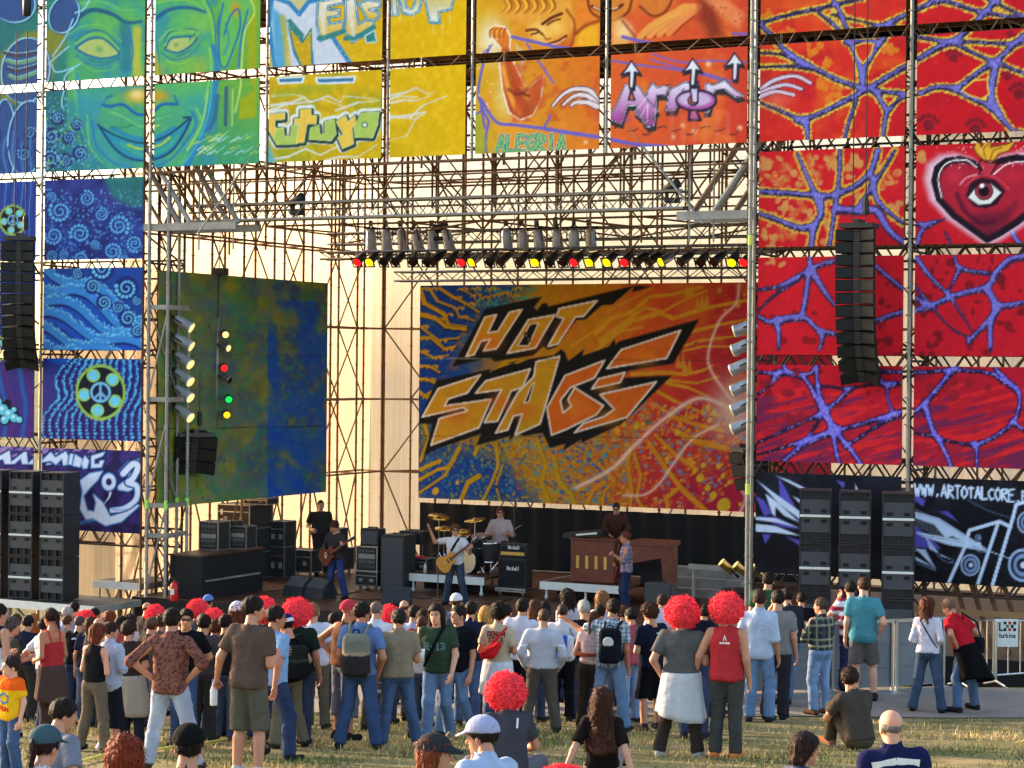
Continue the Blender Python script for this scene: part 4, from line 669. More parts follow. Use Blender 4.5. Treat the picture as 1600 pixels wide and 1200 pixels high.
BOARDS=[(0,0,"blue green board with looping white ribbons at the photo's upper edge, beside the outermost mast"),(0,1,"blue board with wavy vertical stripes under white looped ribbons at the far outer edge"),(0,2,"dark blue striped board with a small green flower above the curved line array"),(0,3,"blue wave board half covered by the curved line array at the outer edge"),(0,4,"violet board with pale bubble letters beside the peace flower board"),(0,5,"violet board with white spiky letters above the two subwoofer columns at the outer edge"),(1,0,"board with half a green face, one almond eye and white horned ribbons beside it"),(1,1,"board with half of a wide smiling green mouth above dotted dark spirals"),(1,2,"dark blue board covered with light blue dotted spirals"),(1,3,"blue board with flowing water waves below small spirals"),(1,4,"violet blue board with a green flower around a peace sign"),(1,5,"violet board lettered MIDOG and 703 in white and blue beside the subwoofers"),(2,0,"board with the eye, brow and ear of the green face on an olive edge"),(2,1,"board with the green chin, half smile and white zigzag flashes"),(3,0,"yellow board with big white and blue letters MEL cut off at the top"),(3,1,"yellow board with green and white graffiti word Futuro among white flashes"),(4,0,"narrow plain yellow board with the dripping ends of white and blue letters"),(4,1,"narrow plain yellow board with white lightning streaks"),(5,0,"orange board with a laughing spiky haired face and a raised fist"),(5,1,"orange board with a muscular arm, purple cords and the green word ALEGRIA"),(6,0,"orange board with a grinning chin and a big hand on a shoulder"),(6,1,"orange board with the purple word Amor drawn with upward arrows and a wing"),(7,0,"orange red board with thin branching cords under the photo's top edge"),(7,1,"red board with crossing purple cords and the tip of a white wing"),(7,2,"red board with purple web strands and tan pebble spots above the hung line array"),(7,3,"red board with thick purple web strands and large empty cells behind the line array"),(7,4,"dark red board with violet streaks and black cords above the triple subwoofer stack"),(7,5,"black board with white and violet shards behind the triple subwoofer stack"),(8,0,"deep red board with two purple cords crossing, top outer corner"),(8,1,"red board with a forked purple cord and brown paw prints"),(8,2,"red board with a white edged heart holding an open eye"),(8,3,"red board with brown spots and a broad purple cord rising outward under the heart"),(8,4,"dark red board with violet streaks and beaded purple cords at the outer edge"),(8,5,"black board with drawn loudspeakers and the web address WWW.ARTOTALCORE")]
for c,r,lab in BOARDS:
 t0,t1=COLS[c];z0,z1=ZR[r]
 if r==0:z1=TOPB if c>2 else 14.6
 if c>=7 and r==5:z0=1.30
 sheet("painted_board",lab,"painted board",(t0,z0,t1,z1,0.0),0.025,0.022,WALLCV,GAIN_WALL,group="painted boards on the stage front")
DEP=10.45;TL=tx(222);TR=tx(1180)
BAND=DEP-0.8
ZB0,ZB1=1.70,7.14
tb0=pw(655,600,BAND)[0];tb1=pw(1300,600,BAND)[0]
sheet("stage_banner","large orange and blue cloth lettered HOT STAGE hung across the back of the stage","banner",(tb0,ZB0,tb1,ZB1,BAND),0.012,0.03,BANCV,GAIN_BAN,'tarp_print',sag=0.02)
sd0,sd1=0.35,7.35
sheet("side_banner","mottled green and blue cloth without lettering hung along the side of the stage","banner",[W(TL+.18,sd0,1.92),W(TL+.18,sd1,1.92),W(TL+.18,sd1,7.12),W(TL+.18,sd0,7.12)],0.012,0.035,BANCV,GAIN_BAN,'tarp_print',sag=0.02,frame='world')
def pole_mb(p,z1,r=0.03,n=6):
 m=MB();m.tube([p,(p[0],p[1],z1)],r,n)
 z=p[2]+0.3
 while z<z1-.1:m.lathe([(r+.001,z-.01),(.062,z-.006),(.062,z+.006),(r+.001,z+.01)],6,Matrix.Translation((p[0],p[1],0)));z+=0.5
 return m
def lattice_mb(p,q,dep,step=.3,r=.022,axis=Vector((0,0,1)),lace=.014):
 m=MB();p,q=Vector(p),Vector(q);a=axis.normalized()*dep;m.tube([p,q],r,5);m.tube([p+a,q+a],r,5)
 n=max(2,int((q-p).length/step));e=(q-p)/n
 for i in range(n):m.tube([p+e*i+(a if i%2 else a*0),p+e*(i+1)+(a*0 if i%2 else a)],lace,4,cap=False)
 return m
def tri_truss(p,q,s,up=Vector((0,0,1)),step=.35,r=.025):
 m=MB();p,q=Vector(p),Vector(q);d=(q-p).normalized();sd=d.cross(up).normalized()*s;u=up*s
 L=[(p,q),(p+sd,q+sd),(p+u,q+u),(p+u+sd,q+u+sd)]
 for a,b in L:m.tube([a,b],r,6)
 n=max(2,int((q-p).length/step));e=(q-p)/n
 for i in range(n):
  k=i%2
  for a,b in((0,2),(1,3),(0,1),(2,3)):m.tube([L[a if k else b][0]+e*i,L[b if k else a][0]+e*(i+1)],.011,4,cap=False)
 return m
def stage_thing(name,label,cat,t,d,z=0.0,group=None):
 o=wthing(name,label,cat,t,d,z,group);return o,(lambda tt,dd,zz_:(tt-t,dd-d,zz_-z))
GAPZ=[1.27,3.27,5.26,7.26,9.23,11.22,13.2]
def wing(name,label,xs,zlo,zhi,gaps,step,mesh_mat='steel_wing',lat=.33):
 ts=[tx(x)for x in xs];o,l=stage_thing(name,label,"scaffolding",(ts[0]+ts[-1])/2,0.7,zlo)
 for i,t in enumerate(ts):
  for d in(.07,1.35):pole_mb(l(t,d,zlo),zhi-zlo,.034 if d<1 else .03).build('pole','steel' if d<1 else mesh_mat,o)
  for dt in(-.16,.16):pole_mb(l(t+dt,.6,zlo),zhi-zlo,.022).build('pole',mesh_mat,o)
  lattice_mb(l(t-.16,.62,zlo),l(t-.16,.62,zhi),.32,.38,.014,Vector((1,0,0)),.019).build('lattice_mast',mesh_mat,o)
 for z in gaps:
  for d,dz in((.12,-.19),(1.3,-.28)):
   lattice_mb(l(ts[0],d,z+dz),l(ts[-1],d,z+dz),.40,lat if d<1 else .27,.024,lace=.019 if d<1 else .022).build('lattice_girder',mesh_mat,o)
  for i in range(len(ts)):m=MB();m.tube([l(ts[i],.07,z),l(ts[i],1.35,z)],.024,5);m.build('transom',mesh_mat,o)
 for i in range(len(ts)-1):
  for k in range(len(gaps)-1):
   a,b=(ts[i],ts[i+1])if(i+k)%2 else(ts[i+1],ts[i])
   m=MB();m.tube([l(a,1.38,gaps[k]),l(b,1.38,gaps[k+1])],.024,5);m.build('brace',mesh_mat,o)
 return o,l,ts
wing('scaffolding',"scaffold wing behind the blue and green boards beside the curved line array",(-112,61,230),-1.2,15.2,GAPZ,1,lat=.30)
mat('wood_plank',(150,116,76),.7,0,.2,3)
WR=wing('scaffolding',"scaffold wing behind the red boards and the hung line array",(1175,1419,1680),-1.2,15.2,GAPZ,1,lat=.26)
o,l,ts=WR
for k in range(4):m=MB();t=tx(1470+26*k,900);m.tube([l(t,.9,1.3),l(t+.75,.9,-.9)],.05,6);m.build('strut','steel_brown',o)
m=MB();m.bar(l(ts[1]-.2,.2,.78),l(ts[2],.2,.78),.05,.1);m.build('ledger','wood_plank',o)
xs=(230,411,600,732,942,1175);o,l=stage_thing('scaffolding',"scaffold bridge spanning the stage mouth behind the yellow and orange boards","scaffolding",0,.7,9.0);ts=[tx(x)for x in xs]
for i,t in enumerate(ts):
 zb=7.75 if 0<i<len(ts)-1 else 9.0
 if zb<8:zb=9.25
 for d in(.07,1.5):pole_mb(l(t,d,zb),15.2-9.0,.03).build('pole','steel',o)
for z in(11.22,13.2):
 for d in(.1,1.5):lattice_mb(l(ts[0],d,z-.2),l(ts[-1],d,z-.2),.4,.5,.024).build('lattice_girder','steel_brown',o)
for d,z,r in((.1,9.22,.034),(.1,8.95,.02),(1.5,9.15,.024),(1.5,8.45,.024),(3.0,9.0,.022),(3.0,8.4,.02)):
 m=MB();m.tube([l(ts[0],d,z),l(ts[-1],d,z)],r,5);m.build('ledger','steel_brown',o)
NB=19
for k in range(NB):
 t=ts[0]+(ts[-1]-ts[0])*(k+.5)/NB;m=MB();m.tube([l(t,1.5,7.5 if k%2 else 8.4),l(t,1.5,11.2)],.024,5);m.build('hanger','steel_brown',o);m=MB();m.tube([l(t,1.5,8.45),l(t+.55,1.5,9.15)],.02,4);m.build('brace','steel_brown',o);m=MB();m.tube([l(t,3.0,8.4),l(t,3.0,10.6)],.022,4);m.build('hanger','steel_brown',o)
 if k%2==0:m=MB();m.tube([l(t,1.5,9.15),l(t+1.2,1.5,11.1)],.024,5);m.build('brace','steel_brown',o);m=MB();m.tube([l(t+1.2,3.0,8.4),l(t,3.0,10.6)],.022,5);m.build('brace','steel_brown',o)
for side,x0,x1,zb in((1,229,380,357),(-1,1176,1066,337)):
 tA,zA=pw(x0,zb,.3);tB,zB=pw(x1,zb-(4 if side>0 else-1),.3);zA=zB=(zA+zB)/2
 for d in(.05,.95):m=MB();m.bar(l(tA,d,zA),l(tB,d,zA),.08,.16);m.build('beam','steel',o)
 for k in range(9):
  f=.2+.8*k/8;t=tA+(tB-tA)*f;m=MB();d=(.15,.5,.9)[k%3];m.tube([l(t,d,zA+.08),l(t-side*1.25,d,zA+1.85)],.055 if k%2 else .036,6);m.build('strut','steel' if k%2 else 'steel_brown',o)
 tC=tA+(tB-tA)*.62;m=MB();m.tube([l(tC,.02,zA-.15),l(tC+side*1.55,.02,zA+1.7)],.024,6);m.build('strut','steel',o)
 for f in(.55,.9):m=MB();m.tube([l(tA+(tB-tA)*f,.3,zA-.5),l(tA+(tB-tA)*f,.3,zA+1.75)],.02,5);m.build('hanger','steel',o)
THIN=False
LIFT=[2.3,4.2,6.05,8.0,9.9,11.8]
def frame_wall(label,rows,along,zlo,zhi,r=.029):
 o,l=stage_thing('scaffolding',label,"scaffolding",rows[0][0][0],rows[0][0][1],zlo)
 for pts in rows:
  for(t,d)in pts:pole_mb(l(t,d,zlo),zhi-zlo,r).build('pole','steel_brown',o)
  for z in LIFT:
   if zlo<z<zhi:m=MB();m.tube([l(*pts[0],z),l(*pts[-1],z)],.026,5)if THIN else m.bar(l(*pts[0],z),l(*pts[-1],z),.035,.046);m.build('ledger','steel_brown',o)
  for i in range(len(pts)-1):
   for k,z in enumerate([zlo+.3]+LIFT[:-1]):
    z2=([zlo+.3]+LIFT)[k+1];
    if z2>zhi:continue
    j2=min(i+1,len(pts)-1);a,b=(pts[i],pts[j2])if(i//2+k+(0 if pts is rows[0]else 1))%2 else(pts[j2],pts[i])
    if i%2 and pts is rows[0]:continue
    m=MB();m.tube([l(*a,z),l(*b,z2)],.022,5);m.build('brace','steel_brown',o)
 for p,q in zip(rows[0],rows[1]):
  for z in LIFT:
   if zlo<z<zhi:m=MB();m.tube([l(*p,z),l(*q,z)],.022,5);m.build('transom','steel_brown',o)
dd=[0.1+k*(DEP-.1)/8 for k in range(9)]
frame_wall("scaffold wall along the side of the stage behind the green and blue cloth",[[(TL-.05,d)for d in dd],[(TL-.8,d+.3)for d in dd]],0,-1.2,13.0)
tt=[TL+k*1.57 for k in range(0,14)]
frame_wall("scaffold wall across the back of the stage behind the lettered cloth",[[(t,DEP+.02)for t in tt],[(t+.4,DEP+.75)for t in tt]],1,-1.2,13.0)
LIFT0=LIFT;LIFT=[8.3,10.2,12.0];THIN=True
tt=[TL+.6+k*1.9 for k in range(10)]
frame_wall("inner scaffold frame holding the roof above the lighting trusses",[[(t,3.9)for t in tt],[(t+.5,6.6)for t in tt]],1,7.75,12.9,.024)
LIFT=LIFT0;THIN=False
o,l=stage_thing('scaffold_tower',"slim four legged scaffold tower with green tape beside the flight cases at the stage mouth","scaffolding",tx(258,800),.6,0)
for x,d in((229,.0),(259,.05),(276,1.0),(292,1.0)):t=pw(x,800,d)[0];pole_mb(l(t,d,0.02),9.0 if x<280 else 6.0,.036).build('pole','steel',o)
for z in(1.35,2.0,4.3,6.3):
 m=MB();m.bar(l(pw(229,800,0)[0],.03,z),l(pw(259,800,.05)[0],.05,z),.05,.1);m.bar(l(pw(259,800,0)[0],.05,z),l(pw(292,800,1.)[0],1.0,z),.05,.1);m.build('transom','steel',o)
for k,z in enumerate((.2,2.1,4.4)):m=MB();m.tube([l(pw(229,800,0)[0],.03,z),l(pw(259,800,0)[0],.05,z+1.9)],.022,5);m.tube([l(pw(276,800,1)[0],.98,z),l(pw(229,800,0)[0],.03,z+1.9)],.02,5);m.build('brace','steel',o)
for x,d in((229,0),(259,.05),(276,1.0),(292,1.0)):
 m=MB();t=pw(x,800,d)[0];m.tube([l(t,d,1.93),l(t,d,2.12)],.042,8,(.35,.8,.1));m.build('tape','plastic',o)
o,l=stage_thing('scaffold_mast',"single grey scaffold mast with yellow tape where the stage mouth meets the red boards","scaffolding",tx(1174),-.1,-1.2)
pole_mb(l(tx(1174),-.1,-1.2),15.5,.04).build('pole','steel',o);m=MB();m.tube([l(tx(1174),-.1,2.75),l(tx(1174),-.1,2.95)],.05,8,(.6,.75,.1));m.tube([l(tx(1174),-.1,7.4),l(tx(1174),-.1,7.6)],.05,8,(.7,.75,.1));m.build('tape','plastic',o)
m_=bpy.data.materials.new('sheer_cloth');m_.use_nodes=True;t_=m_.node_tree;n_=t_.nodes;n_.clear();L_=t_.links
out=n_.new("ShaderNodeOutputMaterial");tr=n_.new("ShaderNodeBsdfTransparent");tl=n_.new("ShaderNodeBsdfTranslucent");df=n_.new("ShaderNodeBsdfDiffuse");m1=n_.new("ShaderNodeMixShader");m2=n_.new("ShaderNodeMixShader")
tc=n_.new("ShaderNodeTexCoord");mp=n_.new("ShaderNodeMapping");mp.inputs['Scale'].default_value=(9,9,.25);nz=n_.new("ShaderNodeTexNoise");nz.inputs['Scale'].default_value=1.4;nz.inputs['Detail'].default_value=6
L_.new(tc.outputs['Object'],mp.inputs['Vector']);L_.new(mp.outputs['Vector'],nz.inputs['Vector'])
rp=n_.new("ShaderNodeValToRGB");rp.color_ramp.elements[0].position=.3;rp.color_ramp.elements[0].color=(.355,.265,.185,1);rp.color_ramp.elements[1].position=.7;rp.color_ramp.elements[1].color=(.475,.38,.275,1)
L_.new(nz.outputs['Fac'],rp.inputs['Fac']);L_.new(rp.outputs['Color'],tl.inputs['Color']);L_.new(rp.outputs['Color'],df.inputs['Color'])
m1.inputs['Fac'].default_value=.35;L_.new(tl.outputs[0],m1.inputs[1]);L_.new(df.outputs[0],m1.inputs[2]);m2.inputs['Fac'].default_value=.27;L_.new(m1.outputs[0],m2.inputs[1]);L_.new(tr.outputs[0],m2.inputs[2]);L_.new(m2.outputs[0],out.inputs['Surface'])
MATS['sheer_cloth']=m_
m3_=m_.copy();m3_.name='sheer_cloth_back';MATS['sheer_cloth_back']=m3_  # same cloth in a brighter colour, making up for the weak backlight there
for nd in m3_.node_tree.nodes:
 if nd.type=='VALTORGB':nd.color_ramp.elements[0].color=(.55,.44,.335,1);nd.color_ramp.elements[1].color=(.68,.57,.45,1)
def cloth_wall(label,a,b,z0,z1,n=60,amp=.04,mt='sheer_cloth'):
 o=wthing('sheer_screen',label,"screen cloth",(a[0]+b[0])/2,(a[1]+b[1])/2,z0);m=MB()
 A=Vector((a[0]-(a[0]+b[0])/2,a[1]-(a[1]+b[1])/2,0));Bv=-A;nrm=Vector((-(Bv-A).y,(Bv-A).x,0)).normalized();vs=[];fs=[];K=8
 for i in range(n+1):
  for k in range(K+1):f=i/n;vs.append(A+(Bv-A)*f+nrm*amp*(math.sin(f*n*.9)*.5+math.sin(f*13+k)*.6)*(0.3+.7*math.sin(math.pi*k/K))+Vector((0,0,(z1-z0)*k/K)))
 for i in range(n):
  for k in range(K):q=i*(K+1)+k;fs.append((q,q+K+1,q+K+2,q+1))
 m.add(vs,fs);m.build('cloth',mt,o,True);return o
cloth_wall("sunlit cream sheer cloth closing the side of the stage",(TL-.95,0.4),(TL-.95,DEP+.9),-1.2,13.2)
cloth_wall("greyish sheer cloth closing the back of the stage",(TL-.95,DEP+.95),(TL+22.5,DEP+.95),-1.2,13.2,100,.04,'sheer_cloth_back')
cloth_wall("cream sheer cloth strip low behind the lettered violet board",(pw(62,850,2.0)[0],2.0),(TL-.98,2.0),-1.2,7.3,20)
o=wthing('black_curtain',"plain black curtain hanging below the lettered stage cloth","curtain",(tb0+tb1)/2,BAND+.1,0);m=MB();n=90;vs=[];fs=[]
for i in range(n+1):
 x=-(tb1-tb0)/2+(tb1-tb0)*i/n
 for z in(0.02,1.58):vs.append((x,.05*math.sin(i*1.3),z))
for i in range(n):fs.append((2*i,2*i+2,2*i+3,2*i+1))
m.add(vs,fs);m.build('cloth','black_matt',o,True)
o=wthing('stage_roof',"dark tarpaulin roof slab over the stage seen from below","roof",(TL+TR)/2+4,DEP/2,13.1);w2=(TR-TL)/2
m=MB();m.box(-w2-3.9,w2+3.5,-DEP/2+1.6,DEP/2+.3,0,.12);m.build('roof_sheet','roof_tarp',o);m=MB();m.box(-w2-3.0,w2+3.5,DEP/2+.305,DEP/2+.36,-.75,.1);m.build('fascia','roof_tarp',o)
for k in range(9):m=MB();x=-w2-3.4+k*(2*w2+6.4)/8;lattice_mb((x,-DEP/2+1.7,-.45),(x,DEP/2,-.45),.42,.5,.025).build('rafter','steel_dark',o)
for k in range(5):m=MB();y=-DEP/2+1.9+k*1.95;m.bar((-w2-3.8,y,-.5),(w2+3.4,y,-.5),.06,.1);m.build('purlin','steel_brown',o)
o=wthing('stage_deck',"low dark stage platform with a brown timber floor","stage",(TL+TR)/2+3,DEP/2,-1.2);h=(TR-TL)/2+3.5
m=MB();m.box(-h+.3,h+1,-DEP/2+.05,DEP/2+.6,1.1,1.2);m.build('floor','stage_wood',o)
m=MB();m.box(-h+.3,h+1,-DEP/2-.01,-DEP/2+.05,.0,1.2);m.build('front_cloth','black_matt',o)
def truss(label,x0,x1,y,d,s=.34,up=.34):
 t0,z0=pw(x0,y,d);t1,_=pw(x1,y,d);o=wthing('lighting_truss',label,"truss",(t0+t1)/2,d,z0);h=(t1-t0)/2
 L=Vector((-h,0,0));Rr=Vector((h,0,0))
 for a,b in((0,0),(s,0),(0,up),(s,up)):m=MB();m.tube([L+Vector((0,a,b)),Rr+Vector((0,a,b))],.028,6);m.build('chord','alu' if a==0 else 'steel_dark',o)
 n=int(2*h/.3);e=(Rr-L)/n
 for k,(p,q)in enumerate((((0,0),(0,up)),((s,0),(s,up)),((0,0),(s,0)),((0,up),(s,up)))):
  m=MB()
  for i in range(n):a,b=(p,q)if i%2 else(q,p);m.tube([L+e*i+Vector((0,*a)),L+e*(i+1)+Vector((0,*b))],.012,4,cap=False)
  m.build('lacing','steel',o)
 return t0,t1,z0
truss("long front lighting truss running above all the lamps from one stage corbel to the other",292,1066,346,.55)
truss("middle lighting truss above the row of silver lamps",512,1200,382,5.6,.34,.26)
truss("dark lighting truss that carries the row of coloured lamps",500,1215,405,4.7,.3,.16)
truss("lowest lighting truss just above the lettered orange cloth",616,1215,439,7.4,.3,.22)
mat('gel_red',(235,20,25),.35,0,.05,5,emit=((255,18,24),.55));mat('gel_yellow',(250,215,20),.35,0,.05,5,emit=((255,215,10),.5));mat('gel_green',(10,150,60),.35,0,.05,5,emit=((0,150,60),.7));mat('gel_amber',(250,170,20),.35,0,.05,5,emit=((255,165,20),.5));mat('gel_dark',(50,14,16),.3);mat('gel_black',(12,14,12),.3);mat('lens_warm',(235,215,150),.2,0,.05,5,emit=((255,220,140),.25))
mat('silver_can',(176,178,184),.35,.45,.12,9)
mat('array_face',(15,15,17),.6,.0,.12,60,.2,300)
mat('par_black',(52,50,48),.35,.5,.15,6)
def par(label,P,aim,shell,gel,size=1.0,frame=True,group=None):
 aim=Vector(aim).normalized();q=aim.to_track_quat('-Z','Y');s=size
 o=thing('par_lamp',label,"stage lamp",P,0,group);o.rotation_mode='QUATERNION';o.rotation_quaternion=q
 m=MB();m.lathe([(.035*s,.20*s),(.07*s,.19*s),(.085*s,.15*s),(.09*s,.06*s),(.094*s,.05*s),(.098*s,-.14*s),(.108*s,-.15*s),(.108*s,-.175*s),(.092*s,-.175*s),(.09*s,-.13*s)],14);m.build('body',shell,o,True)
 if frame:
  m=MB();a=.13*s;b=.1*s
  for x0,x1,y0,y1 in((-a,a,-a,-b),(-a,a,b,a),(-a,-b,-b,b),(b,a,-b,b)):m.box(x0,x1,y0,y1,-.19*s,-.178*s)
  m.build('gel_frame','black',o)
 m=MB();m.lathe([(.095*s,-.174*s),(.095*s,-.186*s),(.05*s,-.192*s)],14);m.build('lens',gel,o)
 m=MB();m.tube([(-.11*s,0,0),(-.125*s,0,.05*s),(-.12*s,0,.2*s),(0,0,.27*s),(.12*s,0,.2*s),(.125*s,0,.05*s),(.11*s,0,0)],.012*s,4);m.box(-.03*s,.03*s,-.03*s,.03*s,.26*s,.36*s);m.build('yoke','par_black',o)
 return o
ex,nf=W(1,0,0)-W(0,0,0),W(0,-1,0)-W(0,0,0)
ROW=[(563,'r',0),(582,'y',0),(604,'k',0),(623,'d',-.15),(647,'d',.35),(668,'k',.55),(682,'d',-.3),(707,'d',.05),(725,'r',0),(744,'y',-.35),(769,'k',.05),(788,'d',-.25),(817,'d',-.1),(840,'y',0),(863,'k',0),(884,'d',-.05),(902,'r',-.15),(926,'y',-.15),(954,'y',-.2),(980,'r',-.05),(1002,'d',-.5),(1022,'k',-.6),(1042,'y',-.7),(1071,'d',-.5),(1099,'d',-.1),(1122,'d',-.4),(1147,'y',0),(1168,'r',-.3)]
CN={'r':('gel_red','red'),'y':('gel_yellow','yellow'),'k':('gel_black','black'),'d':('gel_dark','dark maroon')}
near={563:"outermost over the cream cloth",582:"next to the outermost red one",725:"in a pair with a tilted yellow one",744:"tilted, beside a red one",840:"over the H of the cloth, between dark ones",902:"beside a yellow one over the T",926:"first of two yellow neighbours",954:"second of two yellow neighbours",980:"upright, just after two yellow ones",1042:"steeply tilted, after two dark ones",1147:"upright, next but one to the grey mast",1168:"half hidden behind the grey mast"}
for i,(x,c,tl_)in enumerate(ROW):
 t,z=pw(x,404,4.45);g,nm=CN[c]
 pos=near.get(x)or("%s lamp from the grey mast"%("second third fourth fifth sixth seventh eighth ninth tenth eleventh twelfth thirteenth fourteenth fifteenth sixteenth seventeenth eighteenth nineteenth twentieth twenty-first twenty-second twenty-third twenty-fourth twenty-fifth twenty-sixth twenty-seventh".split()[len(ROW)-2-i]))
 par("%s filter lamp in the coloured row, %s"%(nm,pos),W(t,4.45,z),ex*tl_*.8+nf*.85+Vector((0,0,-.55)),'par_black' if c!='y' or tl_>-.3 else 'alu',g,1.0,True,"coloured lamps hung in a row")
UP=[(580,-.05),(604,-.02),(629,.12),(652,.18),(676,.0),(700,.2),(792,.0),(817,.03),(842,.1),(871,.08),(897,-.05),(923,.05)]
for i,(x,tl_)in enumerate(UP):
 t,z=pw(x,376,4.9);n6=("first","second","third","fourth","fifth","sixth")[i%6]
 par("upright silver lamp, %s from the cream cloth in the %s cluster of six"%(n6,"nearer" if i<6 else "farther"),W(t,4.9,z),ex*tl_*.9-nf*.15+Vector((0,0,-1)),'silver_can','lens_warm',1.3,False,"silver lamps hung in two clusters")
for x0,x1 in((573,716),(785,936)):
 t0,z0=pw(x0,358,4.9);t1,_=pw(x1,358,4.9);o=wthing('lamp_bar',"thin bar carrying the %s cluster of six silver lamps"%("nearer" if x0<700 else "farther"),"lamp bar",(t0+t1)/2,4.9,z0);m=MB();m.tube([((t0-t1)/2,0,0),((t1-t0)/2,0,0)],.025,6);m.build('bar','steel_dark',o);m=MB();[m.tube([(x,0,0),(x,0,.35)],.012,4)for x in((t0-t1)/2+.3,(t1-t0)/2-.3)];m.build('hook','steel',o)
mid=("topmost","second from the top","third from the top","third from the bottom","second from the bottom","lowest")
for i,y in enumerate((505,534,562,589,614,645)):
 t,z=pw(287,y,.9);par("silver side lamp on the corner tower, %s of its six"%mid[i],W(t,.9,z),ex*.85+nf*(-.25 if i<2 else-.02)+Vector((0,0,-.52)),'silver_can','lens_warm',1.2,False,"side lamps on the corner tower")
for i,(x,y)in enumerate(((1164,512),(1161,541),(1158,572),(1160,604),(1160,634),(1160,664))):
 t,z=pw(x,y,.7);par("silver side lamp behind the grey mast, %s of its six"%mid[i],W(t,.7,z),-ex*.85+nf*.1+Vector((0,0,-.4+.1*(i==0))),'silver_can','lens_warm',1.2,False,"side lamps beside the grey mast")
for i,(x,y,g,nm)in enumerate(((352,521,'lens_warm',"white"),(350,541,'lens_warm',"clear"),(350,573,'gel_red',"red"),(352,591,'gel_dark',"unlit"),(357,622,'gel_green',"green"),(354,646,'gel_amber',"amber"))):
 t,z=pw(x,y,2.6);a=ex*.7+nf*(.9 if i not in(1,3)else .05)+Vector((0,0,-.25));par("lamp with %s light on the pole hanging before the green cloth"%nm,W(t,2.6,z),a,'par_black' if i not in(1,3)else 'alu',g,.8,False,"lamps on the hanging pole")
t,z=pw(337,668,2.6);o=wthing('lamp_pole',"slim hanging pole holding six small lamps before the green cloth","lamp pole",t,2.6,z);zt=pw(337,497,2.6)[1]-z;m=MB();m.tube([(0,0,0),(.03,0,zt)],.045,7);m.build('pole','steel',o,True);m=MB();m.tube([(.03,0,zt),(.1,0,zt+3.2)],.012,4);m.build('cable','black',o);m=MB();m.box(-.05,.25,-.1,.1,zt+.98,zt+1.14);m.build('motor','black',o)
for x,y,lab in((464,322,"black moving head lamp standing on the front truss against the cream cloth"),(1050,303,"black box lamp standing on the front truss near the grey corbel"),(688,362,"small black moving head lamp between the two silver clusters")):
 dd_=.7 if x!=688 else 4.9;t,z=pw(x,y+14,dd_);o=wthing('moving_head',lab,"stage lamp",t,dd_,z);m=MB();m.box(-.13,.13,-.12,.12,0,.09,bev=.02);m.build('base','black',o);m=MB();m.box(-.13,-.09,-.05,.05,.08,.34);m.box(.09,.13,-.05,.05,.08,.34);m.build('arm','black',o);m=MB();m.lathe([(.05,-.18),(.09,-.16),(.09,.05),(.1,.16),(.07,.17)],12,Matrix.Translation((0,0,.32))@Matrix.Rotation(1.1,4,'Y'));m.build('head','black',o,True)
def cabinet(h,w,o,M,name='cabinet'):
 m=MB();k=w/.7
 pl=[(-.35*k,0),(-.065*k,.12*k),(.065*k,.12*k),(.35*k,0),(.33*k,.14*k),(.24*k,.44*k),(-.24*k,.44*k),(-.33*k,.14*k)]
 n=len(pl);vs=[(x,y,-h/2+.008)for x,y in pl]+[(x,y,h/2-.008)for x,y in pl]
 m.add([M@Vector(p)for p in vs],[tuple(range(n-1,-1,-1)),tuple(range(n,2*n))]+[(i,(i+1)%n,n+(i+1)%n,n+i)for i in range(n)])
 c=m.build(name,'black_matt',o)
 a=math.atan2(.12,.285)
 for sg in(-1,1):
  m=MB();G=M@Matrix.Translation((sg*.2075*k,.056*k-.008,0))@Matrix.Rotation(-sg*a,4,'Z');m.box(-.145*k,.145*k,-.012,-.004,-h/2+.025,h/2-.025,None,G);m.build('grille','array_face',c)
 m=MB()
 for j in range(5):zz_=-h/2+(j+.5)*h/5;m.box(-.06*k,.06*k,.10*k,.118*k,zz_-h*.07,zz_+h*.07,None,M)
 m.build('horn','steel_dark',c)
def line_array(label,x,ytop,d,n,h,w,curve,rot,tilt0=0.0,cables=4.0):
 t,z=pw(x,ytop,d);o=wthing('line_array',label,"loudspeaker array",t,d,z,None,rot)
 m=MB();m.box(-w*.42,w*.42,.02,.5,-.04,.05);m.box(-.05,.05,.05,.45,.05,.12);m.build('rigging_frame','steel_dark',o)
 P=Matrix.Translation((0,0,-.06))@Matrix.Rotation(tilt0,4,'X')
 for i in range(n):
  a=curve*(i/max(1,n-1))**2;P=P@Matrix.Translation((0,.44,0))@Matrix.Rotation(a,4,'X')@Matrix.Translation((0,-.44,0));cabinet(h,w,o,P@Matrix.Translation((0,0,-h/2)));P=P@Matrix.Translation((0,0,-h))
 for xo in(-.12,.12):m=MB();m.tube([(xo,.25,.1),(xo,.25,cables)],.012,5);m.build('chain','steel_dark',o)
 m=MB();m.lathe([(.05,.1),(.06,.15),(.06,.35),(.04,.42)],8,Matrix.Translation((.12,.25,.1)));m.build('motor','black',o)
line_array("tall black line array of twelve cabinets hanging before the red boards",1336,352,-.75,12,.222,.72,R(7),0,0,4.4)
line_array("black line array curving inward in front of the blue boards at the outer edge",27,372,-.85,12,.226,.74,R(9),R(26.63),0,4.6)
line_array("small tilted side fill speaker hanging beside the flight cases",308,680,1.2,3,.29,.95,R(4),R(50),R(16),1.4)
line_array("small side fill speaker hanging beside the grey mast",1150,703,.9,3,.25,.85,R(4),R(-50),R(12),1.4)
